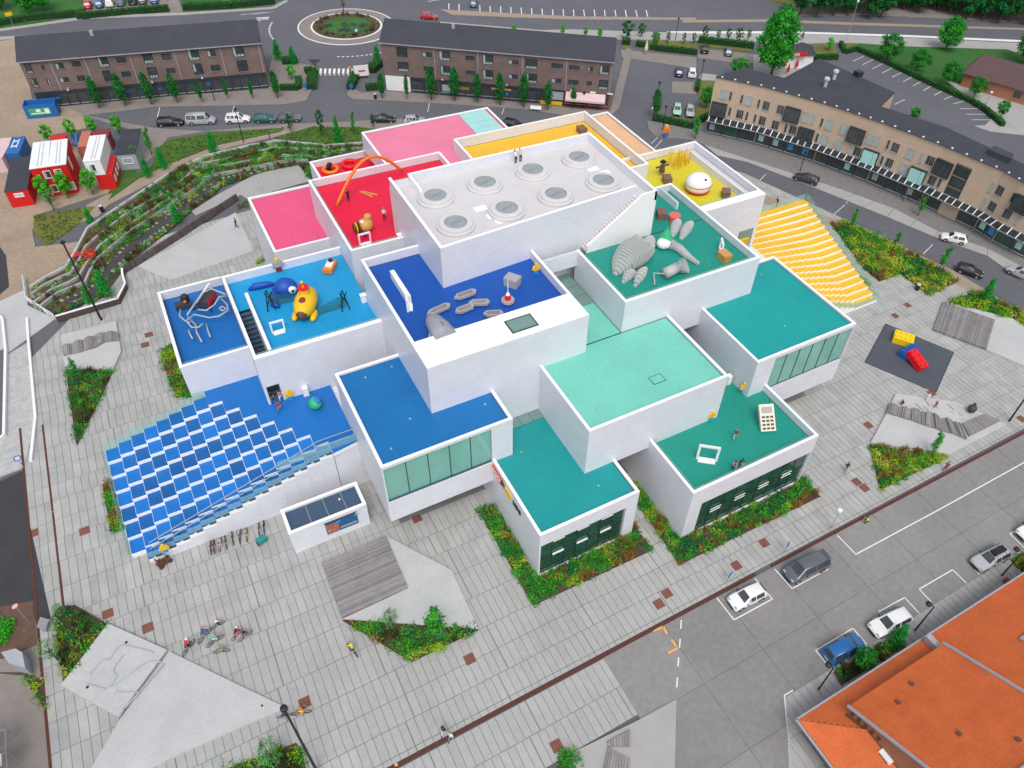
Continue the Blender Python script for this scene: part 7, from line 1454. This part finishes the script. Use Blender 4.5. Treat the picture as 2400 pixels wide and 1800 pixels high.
for x in (-.36,.36):
    for y in (-.5,.5): MB().tube([(x,y+.18*math.cos(t),.18+.18*math.sin(t)) for t in np.linspace(0,6.28,11)], .05, 5).build('wheel', W['rubber'], T)
# ================================================================== terrace toys
def toy(name, label, cat, p, rz=0, group=None): return thing(name, label, cat, tuple(p), rz, group, True)
Ks = Q(610,620,5.29); ZI = 12.85
T = toy('toy_submarine','yellow toy submarine on the light blue terrace','toy submarine',at(Ks,590,575,ZI),R(-28))
MB().ball((0,0,1.3),(1.25,2.5,1.15),16,10).build('hull', W['sun_yellow'], T, True); MB().ball((0,-2.15,1.2),(.62,.35,.6),14,8).build('porthole', W['choc'], T, True)
MB().lathe((0,.3,2.2),[(.6,0),(.55,.9)],14).build('tower', W['sun_yellow'], T); MB().lathe((0,.3,3.08),[(.62,0),(.62,.16)],14).build('tower_ring', W['brick_red'], T); MB().tube([(0,.3,3.2),(0,.3,3.9),(.1,-.1,4.2)],.14,8).build('periscope', W['sun_yellow'], T); MB().ball((0,-.75,2.1),(.5,.7,.35),12,6).build('cockpit', W['maroon'], T)
for s in (-1,1): MB().ball((s*1.0,-1.2,.4),(.4,1.0,.4),10,6).build('float', W['sun_yellow'], T, True)
T = toy('sea_creature','blue round toy sea creature with one white eye on the light blue terrace','toy animal',at(Ks,330,355,ZI),0); MB().ball((0,0,.75),(1.35,1.2,1.25),16,10).build('body', W['navy_toy'], T, True); MB().ball((.55,-1.0,1.0),(.5,.25,.5),12,8).build('eye', W['white_paint'], T, True); MB().ball((.55,-1.24,1.0),(.18,.06,.18),8,5).build('pupil', W['black'], T); MB().tube([(-1.1,-.2,.9),(-1.7,-1.0,.7),(-1.9,-2.0,.4),(-1.4,-2.4,.3)],[.5,.45,.35,.2],10).build('tentacle', W['navy_toy'], T, True)
T = toy('creature_tail','long blue toy tail lying left of the sea creature','toy part',at(Ks,40,290,ZI),R(-8)); MB().tube([(-1.6,0,.1),(-.8,0,.45),(.6,0,.45),(2.0,0,.08)],[.2,.4,.35,.06],10).build('tail', W['navy_toy'], T, True)
T = toy('toy_car','orange toy car with dark driver at the back of the light blue terrace','toy car',at(Ks,870,60,ZI),R(-35)); MB().box(-.55,.55,-1.1,1.1,.15,.65).build('body', W['toy_orange'], T); MB().box(-.4,.4,-.5,.5,.65,.85).build('seat', W['white_paint'], T); MB().ball((0,.5,1.0),.28,10,6).build('driver', W['black'], T)
for x, s in ((150,-1),(1070,1)):
    T = toy('net_posts','crossed black posts holding a rope net, '+('left' if s < 0 else 'right')+' of the yellow submarine','climbing frame',at(Ks,x,570,ZI),0)
    for a, b in (((-.5,.0,0),(-.1,.3,2.6)),((.4,0,0),(.0,.3,2.7)),((-.4,.9,0),(.5,.7,2.0)),((.5,1.0,0),(-.3,.5,2.2))): MB().tube([a,b],.07,5).build('post', W['black'], T)
    MB().slab((0,.4,.3),(-s*3.0,.4,.2),(-s*3.0,.5,1.1),(0,.5,1.9),.02).build('net', W['net'], T)
def photo_frame(f, x, y, z, label, rz=0, s=1.0, m='white_paint'):
    T = toy('photo_frame', label, 'frame', at(f,x,y,z), rz); w_, h_, t = .75*s, 1.5*s, .16*s
    MB().box(-w_,w_,-.1,.1,0,t).box(-w_,w_,-.1,.1,h_-t,h_).box(-w_,-w_+t,-.1,.1,t,h_-t).box(w_-t,w_,-.1,.1,t,h_-t).build('frame', W[m], T); MB().box(-w_*.8,w_*.8,-.5,-.1,0,.08).build('foot', W[m], T)
photo_frame(Ks,230,830,ZI,'grey photo frame on the light blue terrace'); photo_frame(Q(900,450,5.53),310,1500,17.9,'white photo frame at the left of the dark blue terrace',R(70)); photo_frame(Kr,1640,780,15.75,'white photo frame at the front of the red terrace'); photo_frame(K14,970,430,7.4,'large white photo frame on the green front terrace',R(-38),1.5); photo_frame(Q(1500,430,5.53),1040,880,17,'small white photo frame on the dark green terrace',R(60))
Kw = Q(900,450,5.53); ZA = 17.9
for x, y, rz, l, lb in ((1060,1360,4,2.5,'uppermost'),(1240,1465,-22,2.1,'middle right'),(715,1555,10,2.7,'leftmost'),(1050,1545,6,2.1,'middle'),(1420,1610,-22,2.0,'rightmost')):
    T = toy('toy_boat', lb+' of the five grey toy boats on the dark blue terrace','toy boat',at(Kw,x,y,ZA),R(rz),'toy boats on the dark blue terrace'); l *= .55; MB().prism([(-l,0),(-l*.6,-.42),(l*.7,-.42),(l*.95,0),(l*.7,.42),(-l*.6,.42)],.2,.5).build('hull', W['boat_grey'], T); MB().prism([(-l*.7,0),(-l*.5,-.2),(l*.6,-.2),(l*.6,.2),(-l*.5,.2)],.5,.56).build('deck', W['wood'], T)
    for s in (-.6,.6): MB().box(s*l-.06,s*l+.06,-.2,.2,0,.2).build('spring', W['brick_red'], T)
T = toy('toy_shark','grey toy shark nose rising from the dark blue terrace','toy animal',at(q5,660,540,ZA),R(4)); MB().tube([(0,-.6,.5),(0,.6,.9),(0,2.0,.9),(0,3.6,.5)],[1.3,1.15,.9,.06],12).build('body', W['shark_grey'], T, True); MB().slab((-1.9,-.4,.3),(1.9,-.4,.3),(.9,1.2,.8),(-.9,1.2,.8),.15).build('fin', W['shark_grey'], T); MB().slab((0,-.2,1.4),(0,.9,1.6),(0,-.1,2.5),(0,-.3,2.4),.08).build('back_fin', W['shark_grey'], T)
T = toy('toy_lighthouse','small red and white toy lighthouse on the dark blue terrace','toy lighthouse',at(Kw,1605,1430,ZA)); MB().lathe((0,0,.2),[(.75,0),(.7,.25)],12).build('base', W['boat_grey'], T); MB().lathe((0,0,.45),[(.35,0),(.28,.6)],10).build('tower', W['brick_red'], T); MB().lathe((0,0,1.05),[(.25,0),(.05,.4),(.04,2.0)],8).build('mast', W['white_paint'], T)
def chest(f, x, y, z, rz, label, m='leather', s=1.0):
    T = toy('wooden_chest', label, 'chest', at(f,x,y,z), R(rz)); MB().box(-.55*s,.55*s,-.7*s,.7*s,0,.7*s).build('body', W[m], T); MB().box(-.58*s,.58*s,-.73*s,.73*s,.7*s,.95*s).build('lid', W[m], T)
chest(Kw,1665,1200,ZA,35,'grey slatted crate on the dark blue terrace','boat_grey',1.1); K8 = Q(1500,430,5.53); chest(K8,270,440,17,-25,'brown chest by the tower wall on the dark green terrace'); chest(K8,1085,985,17,0,'tan chest near the glass rail of the dark green terrace','honey'); chest(Q(1480,310,5.53),455,650,14.1,-20,'dark brown chest at the left of the lemon terrace'); chest(Q(1480,310,5.53),1215,830,14.1,-35,'pale brown chest on the front of the lemon terrace'); chest(Q(1240,230,5.53),680,450,14.9,0,'brown suitcase chest at the back of the yellow terrace')
T = toy('toy_drum','round coral red stool on the dark green terrace','toy drum',at(K8,440,480,17)); MB().lathe((0,0,0),[(.75,0),(.75,.4),(.68,.42),(.68,.5),(.75,.52),(.75,.8)],18).build('drum', W['coral'], T)
KG = Q(1420,500,5.29)
def ribbed(T, pts, rad, n, nm='rib', flat=.5, z=0.0):        # a row of upright pale ribs along a line
    P = resample(pts, n)
    for i, p in enumerate(P):
        r = rad(i/(n-1)); d = (P[min(i+1,n-1)]-P[max(i-1,0)]).normalized(); a = math.atan2(d.y,d.x)
        MB().ball((p.x,p.y,z+r*flat),(.11,r,r*flat*1.1+.05),10,6,0,Matrix.Rotation(a,3,'Z')).build(nm, W['sail_grey'], T)
def rel(f, pts, z, o): return [(at(f,x,y,z)-o).xy for x, y in pts]
o = at(KG,300,640,17); T = toy('ribbed_creature','big pale ribbed toy creature on the left of the dark green terrace','toy animal',o); ribbed(T,rel(KG,[(110,770),(200,690),(330,600),(430,520),(560,400)],17,o),lambda t:.35+1.75*math.sin(math.pi*min(1,t*1.05))**.8,24,'rib',.62); MB().ball((at(KG,250,690,17)-o)+Vector((0,-.9,1.0)),(.24,.1,.26),8,6).build('eye', W['black'], T)
for k, q in enumerate((((210,870),(350,740)),((360,915),(490,700)),((180,460),(300,430)),((350,370),(420,350)),((500,330),(590,430)))): ribbed(T,rel(KG,q,17,o),lambda t:.25+.4*math.sin(math.pi*t),8,'fin_rib',.8)
o = at(KG,880,430,17); T = toy('ribbed_dragonfly','pale ribbed toy dragonfly with teal cap on the dark green terrace','toy animal',o); ribbed(T,rel(KG,[(780,420),(900,470),(1010,560),(1140,640)],17,o),lambda t:.75-.45*t,18,'rib',.7); MB().ball((at(KG,710,430,17)-o)+Vector((0,0,.7)),(.95,.8,.7),14,8).build('head', W['white_paint'], T, True); MB().lathe(tuple((at(KG,730,400,17)-o)+Vector((0,0,1.1))),[(.85,0),(.15,1.3),(.03,1.8)],14).build('cap', W['toy_green'], T)
for q in (((820,300),(900,110)),((930,330),(1060,140))): ribbed(T,rel(KG,q,17,o),lambda t:.3+.4*math.sin(math.pi*t),10,'wing_rib',.8)
o = at(KG,800,780,17); T = toy('ribbed_barrel','pale toy cylinder with half disc fan at the front of the dark green terrace','toy part',o); MB().tube([(-.9,0,.65),(1.1,.35,.65)],.65,14).build('barrel', W['grey_plastic'], T, True); ribbed(T,rel(KG,[(840,700),(1020,740)],17,o),lambda t:.3+.6*math.sin(math.pi*t),12,'fan_rib',.9); MB().tube([(-1.0,0,.7),(-2.2,.4,.9),(-2.6,-.6,.05)],.09,6).build('arm', W['grey_plastic'], T)
T = toy('toy_creature','honey coloured striped toy animal on the red terrace','toy animal',at(Kr,1620,640,15.75),0); MB().ball((.4,.3,.85),(1.0,.9,.85),14,9).build('body', W['honey'], T, True); MB().ball((.95,.8,1.6),(.5,.45,.4),10,7).build('head', W['honey'], T, True)
for i in range(3): MB().ball((-.45-.3*i,.1+.05*i,.85),(.14,.8-.08*i,.8-.08*i),12,7).build('stripe', W['choc' if i % 2 == 0 else 'sun_yellow'], T)
MB().ball((-.1,-.75,.35),.32,10,6).build('paw', W['purple'], T); MB().ball((.0,.1,1.5),(.25,.25,.2),8,5).build('eye', W['white_paint'], T)
a, b = at(g3,1265,1400,15.75), at(g3,2170,990,15.75); T = toy('orange_arch','long orange arch curving over the red terrace','arch',a); MB().tube([((b-a)*t)+Vector((0,0,4.6*math.sin(math.pi*t))) for t in np.linspace(0,.95,20)],.2,8).build('arch', W['toy_orange'], T, True)
for x, y, lb in ((1650,1250,'left'),(1700,1240,'right')): T = toy('tan_bar',lb+' of two tan bars lying on the red terrace','bar',at(g3,x,y,15.75),R(-62 if lb == 'left' else -48)); MB().box(-1.1,1.1,-.1,.1,0,.15).build('bar', W['honey'], T)
for x, y, m, lb in ((1190,950,'toy_orange','orange ring boat with dark riders on the low red terrace'),(1440,880,'brick_red','red ring boat on the low red terrace'),(1785,800,'toy_orange','orange ring boat under the pink roof overhang')):
    T = toy('ring_boat', lb, 'toy boat', at(g3,x,y,10.3)); MB().tube([(1.0*math.cos(t),1.0*math.sin(t),.35) for t in np.linspace(0,6.2832,25)],.3,8).build('ring', W[m], T, True)
    if m == 'toy_orange': MB().ball((0,.1,.75),(.5,.35,.7),10,7).build('rider', W['black'], T); MB().ball((.35,-.1,.6),(.3,.3,.4),8,6).build('rider', W['brick_red'], T)
KH = Q(1480,310,5.53); T = toy('toy_fish','fat white toy fish with red stripe on the lemon terrace','toy animal',at(KH,850,760,14.1),R(-20)); MB().ball((0,0,1.2),(1.9,1.7,1.5),18,12).build('body', W['white_paint'], T, True); MB().ball((0,0,1.25),(1.94,1.76,.42),18,6).build('stripe', W['brick_red'], T, True); MB().ball((0,0,.35),(1.75,1.6,.45),18,6).build('belly', W['sign_red'], T, True); MB().ball((.5,-1.0,2.25),(.22,.2,.2),8,6).build('eye', W['black'], T)
T = toy('straw_curtain','clump of tall orange straws at the back of the lemon terrace','straw clump',at(KH,650,430,14.1))
for i in range(40): x, y = random.uniform(-1.8,1.6), random.uniform(-.8,1.3); MB().tube([(x,y,0),(x+random.uniform(-.2,.2),y+random.uniform(-.2,.2),random.uniform(1.4,2.6))],.06,4).build('straw', W['straw'], T)
T = toy('scarecrow','brown scarecrow with wide hat on the lemon terrace','scarecrow',at(KH,385,560,14.1)); MB().tube([(0,0,0),(0,0,2.0)],.06,5).build('pole', W['timber'], T); MB().lathe((0,0,.6),[(.45,0),(.3,1.1)],8).build('coat', W['scare_brown'], T); MB().tube([(-1.1,0,1.5),(1.1,0,1.5)],.14,6).build('arms', W['scare_brown'], T); MB().ball((0,0,1.95),.22,8,6).build('head', W['skin'], T); MB().lathe((0,0,2.1),[(.5,0),(.5,.05),(.22,.08),(.18,.35)],10).build('hat', W['black'], T)
T = toy('giant_phone','cream giant toy phone lying tilted on the green terrace','toy phone',at(Q(1780,930,10.58),190,860,7.4),R(-20)); T.rotation_euler = (R(38),0,R(-22)); MB().box(-.85,.85,0,3.0,.1,.5).build('body', W['cream'], T); MB().box(-.6,.6,2.0,2.7,.5,.54).build('screen', W['boat_grey'], T); MB().tube([(.5,3.0,.3),(.5,3.7,.3)],.05,5).build('aerial', W['frame'], T)
for i in range(3):
    for j in range(4): MB().box(-.65+i*.48,-.32+i*.48,.2+j*.42,.42+j*.42,.5,.56).build('key', W['dark_toy'], T)
T = toy('toy_turtle','green and blue round toy on the blue landing','toy animal',at(Kb6,785,690,7)); MB().ball((0,0,.7),(.75,.75,.7),12,8).build('body', W['toy_green'], T, True); MB().ball((.25,-.1,1.1),(.5,.5,.4),10,6).build('shell', W['sign_blue'], T, True)
KJ = Q(370,650,5.288); ZJ = 10.2
T = toy('tube_track','pale grey looping tube track on the left blue terrace','tube track',at(KJ,450,640,ZJ)); o = Vector(T.location)
for pts, zs in (([(840,210),(660,140),(560,190),(440,350),(360,470)],2.0),([(500,400),(600,410),(700,340),(760,240),(850,230)],1.5),([(760,240),(860,340),(870,410),(760,480),(640,500),(450,460),(350,540),(420,620),(500,620),(560,570)],1.2),([(760,385),(800,360),(850,390),(800,415),(760,385)],1.4),([(370,490),(470,590),(480,680),(545,800)],.9),([(380,650),(390,690),(430,760)],.7),([(600,580),(620,660),(650,740)],.7),([(280,400),(270,480),(340,540),(400,560)],1.0)): MB().tube([(at(KJ,x,y,ZJ+zs)-o) for x, y in pts],.09,6).build('tube', W['grey_plastic'], T, True)
T = toy('toy_machine','dark toy machine with figure on the left blue terrace','toy machine',at(KJ,340,370,ZJ)); MB().box(-1.0,.7,-.5,.5,.1,.7).build('base', W['dark_toy'], T); MB().ball((.3,.1,1.2),(.5,.45,.6),10,7).build('figure', W['black'], T); MB().ball((.2,-.3,1.0),.22,8,5).build('hand', W['clay'], T)
T = toy('toy_vehicle','black and red toy vehicle with white rotor on the left blue terrace','toy machine',at(KJ,620,330,ZJ),R(-35)); MB().box(-.7,.7,-1.2,1.2,.4,1.2).build('body', W['dark_toy'], T); MB().box(.71,.8,-1.1,1.1,.6,1.1).build('side_panel', W['brick_red'], T); MB().box(-.3,-.1,-1.7,1.9,1.5,1.65).build('rotor', W['white_paint'], T)
for s in (-1,1): MB().tube([(s*.6,-1,.5),(s*1.2,-1.4,.05)],.08,5).build('leg', W['black'], T)
def figure(label, p, s=1.0, top='toy_orange', legs='sign_blue'):
    T = toy('toy_figure', label, 'toy figure', p); T.scale = (s,)*3; MB().box(-.22,.22,-.1,.1,0,.5).build('legs', W[legs], T); MB().prism([(-.3,-.13),(.3,-.13),(.3,.13),(-.3,.13)],.5,1.0).build('torso', W[top], T); MB().lathe((0,0,1.0),[(.15,0),(.16,.26),(.12,.32)],10).build('head', W['sun_yellow'], T)
    for q in (-1,1): MB().tube([(q*.32,0,.95),(q*.42,-.1,.6)],.08,6).build('arm', W[top], T)
figure('large orange and blue toy figure statue on the cobbled corner', at(Kg,550,1480), 1.9); figure('yellow toy figure by the stair door on the blue landing', at(Kb6,450,585,7), 1.1,'sun_yellow','sky_blue'); figure('yellow toy figure on the steps at the foot of the grandstand', at(K26,715,1180,1.4), 1.0,'sun_yellow','sky_blue'); figure('yellow toy figure by the teal block wall on the green terrace', at(q6,385,882,7.4), 1.2,'sun_yellow','sky_blue'); figure('yellow toy figure beside the mint block on the green terrace', at(q6,178,1062,7.4), 1.1,'sun_yellow','sky_blue'); figure('toy figure standing at the right wall of the dark blue terrace', at(Q(1220,450,5.53),200,1060,17.9), 1.1,'sun_yellow','sky_blue'); figure('grey tall toy figure leaning at the back wall of the light blue terrace', at(Kr,525,1140,ZI), 1.5,'cabin_grey','maroon')
# ================================================================== lamps and signs
def lamp(label, base, top, col='black', r=.07, head=None, z=0.0):
    b = G(*base, z); h = hgt(base, top, z); T = thing('street_lamp', label, 'street lamp', tuple(b)); MB().tube([(b.x,b.y,z),(b.x,b.y,z+h)],[r*1.3,r*.8],8).build('pole', W[col], T)
    if head: q = G(*head, z+h); MB().tube([(b.x,b.y,z+h),(q.x,q.y,z+h)],.05,6).build('arm', W[col], T); MB().lathe((q.x,q.y,z+h-.25),[(.3,0),(.28,.2),(.08,.3)],12).build('lamp_head', W['black'], T)
    else: MB().lathe((b.x,b.y,z+h),[(.12,0),(.28,.1),(.26,.35),(.05,.42)],12).build('lamp_head', W['white_paint' if col != 'black' else 'black'], T)
lamp('tall black lamp mast by the stream garden', (238,750), (160,568), r=.12); lamp('tall black lamp mast at the bottom edge, left of the middle', q7(2060,1690), q7(1830,1290), r=.1)
lamp('lamp with side arm at the tail of the blue car', q9(880,1150), q9(985,1015), head=q9(950,985)); lamp('lamp with side arm beside the white estate car', q9(1505,768), q9(1635,620), head=q9(1600,590)); lamp('lamp with side arm before the silver car with roof box', q9(2068,412), q9(2200,262), head=q9(2170,235)); lamp('black lamp mast at the right edge of the plaza', q6(2115,1070), q6(2240,880), r=.1)
lamp('tall grey lamp by the main road', kp(290,440), kp(405,20), 'steel'); lamp('lamp in the small car park before the tan block', Kg(930,870), Kg(935,660)); lamp('lamp behind the street tree in the small car park', Kg(445,1200), Kg(455,900)); lamp('thin lamp at the hedge of the pale green car', Kg(520,1410), Kg(545,1160)); lamp('lamp before the awning of the corner shop', f2(1430,1330), f2(1430,1100)); lamp('lamp before the left brick house', fb(475,1085), fb(440,960)); lamp('lamp on the pavement before the tan block by the dark car', Ka(1300,1220), Ka(1340,990)); lamp('thin pole by the long drain at the right', q9(958,105), q9(1020,0), 'steel', .04); lamp('thin lamp mast on the stream lawn', K46(790,1540), K46(725,1190))
lamp('slim white lamp in the car park row of trees', kp(1790,1150), kp(1835,1000), 'steel'); lamp('road lamp by the hedge of small trees', Kg(660,430), Kg(690,210))
def sign(label, base, top, col, shape='box', w_=.6, rz=0.3, z=0.0):
    b = G(*base, z); h = max(1.2, hgt(base, top, z)); T = thing('road_sign', label, 'sign', tuple(b), rz, None, True); MB().tube([(0,0,0),(0,0,h)],.035,6).build('pole', W['steel'], T)
    if shape == 'round': MB().add([(w_*.5*math.cos(t),-.05,h+w_*.5*math.sin(t)) for t in np.linspace(0,6.2832,17)[:-1]],[tuple(range(16))]).add([(w_*.34*math.cos(t),-.06,h+w_*.34*math.sin(t)) for t in np.linspace(0,6.2832,17)[:-1]],[tuple(range(16))],1).build('sign_face', [W[col],W['white_paint']], T)
    else: MB().box(-w_/2,w_/2,-.06,-.03,h-.8,h).build('sign_face', W[col], T)
sign('blue parking sign behind the dark van', q9(657,262), q9(695,198), 'sign_blue'); sign('blue parking sign behind the white hatchback', q9(288,450), q9(320,395), 'sign_blue'); sign('round red edged sign on a pole by the bark bed', q7(190,712), q7(97,607), 'sign_red', 'round', .8, .5); sign('round red edged sign under the street tree in the middle', Kg(390,1300), Kg(390,1165), 'sign_red', 'round', .9, .4); sign('blue totem sign left of the zebra crossing road', q1(1982,595), q1(1978,540), 'sign_blue', 'box', .8); sign('blue totem sign right of the zebra crossing road', q2(68,595), q2(63,545), 'sign_blue', 'box', .8); sign('blue round sign on the roundabout island', K46(2010,385), K46(2005,350), 'sign_blue', 'round', 1.0); sign('blue sign beside the gravel bed at the left edge', q4(155,1370), q4(110,1310), 'sign_blue', 'round', .8); sign('yellow sign post in the park at the upper left', fa(150,285), fa(85,130), 'sun_yellow', 'box', 1.4)
b = G(*K46(2070,850)); T = thing('banner_board','white banner board with red print right of the zebra crossing','banner',tuple(b),R(-10),None,True); MB().box(-1.5,1.5,-.05,.05,.6,2.8).build('board', W['white_paint'], T); MB().box(-.6,.8,-.08,-.051,1.5,1.8).build('print', W['sign_red'], T)
for s in (-1.4,1.4): MB().tube([(s,.1,0),(s,.1,2.8)],.05,5).build('post', W['steel'], T)
b = G(*q7(325,752)); T = thing('info_board','tilted information board on the left path','sign',tuple(b),R(70),None,True); MB().slab((-.5,0,.7),(.5,0,.7),(.5,.5,1.3),(-.5,.5,1.3),.05).build('board', W['cabin_grey'], T); MB().box(-.4,.4,.1,.4,0,.68).build('foot', W['steel'], T)
b = G(*Kg(335,590)); T = thing('parasol','folded cream parasol by the hedged green','parasol',tuple(b)); MB().tube([(b.x,b.y,0),(b.x,b.y,3.2)],.05,6).build('pole', W['timber'], T); MB().lathe((b.x,b.y,1.0),[(.35,0),(.4,.5),(.08,2.2)],10).build('canopy', W['cream'], T)
for x, y, lb in ((1835,740,'left'),(1960,745,'middle'),(2045,710,'right'),(1865,800,'front')): b = G(*Kg(x,y)); T = thing('parasol', lb+' red folded parasol before the snack kiosk','parasol',tuple(b)); MB().lathe((b.x,b.y,.6),[(.3,0),(.35,.4),(.06,1.8)],8).build('canopy', W['sign_red'], T); MB().tube([(b.x,b.y,0),(b.x,b.y,.62)],.04,5).build('pole', W['timber'], T)
b = G(*f2(660,1380)); T = thing('bench','white bench on the pavement before the right brick house','bench',tuple(b),FR_.ang,None,True); MB().box(-1.1,1.1,-.25,.25,.42,.5).build('seat', W['white_paint'], T); MB().box(-1.1,1.1,.22,.28,.55,.95).build('backrest', W['white_paint'], T)
for s in (-.9,.9): MB().box(s-.06,s+.06,-.22,.22,0,.42).build('leg', W['steel'], T)
for (f,x,y), lb in (((Kd,820,660),'litter bin beside the right planting bed'),((q1,665,1370),'dark litter bin on the garden path'),((q2,222,640),'black litter bin before the white panelled corner shop')): b = G(*f(x,y)); T = thing('litter_bin', lb, 'bin', tuple(b)); MB().lathe((b.x,b.y,0),[(.3,0),(.32,1.0)],12).build('body', W['black'], T); MB().lathe((b.x,b.y,1.0),[(.34,0),(.3,.1)],12).build('lid', W['tin'], T)
p = [G(*K46(0,0))]; o = at(K20,1515,470,.26); T = toy('toy_rock','dark round sculpture with ears on the right play slab','sculpture',o); MB().ball((0,0,.6),(.6,.55,.6),12,8).build('body', W['dark_toy'], T, True); MB().ball((.3,.1,1.15),(.2,.2,.25),8,6).build('ear', W['dark_toy'], T)
o = at(g1,980,800,1.5); T = toy('hose_coil','tangled bright red hose at the top of the terrace garden','hose',o); MB().tube([(1.2*math.sin(t*.5)+.5*math.cos(3.1*t),.8*math.cos(t*.7)+.4*math.sin(2.3*t),.15+.05*math.sin(t)) for t in np.linspace(0,20,90)],.05,5).build('hose', W['brick_red'], T)
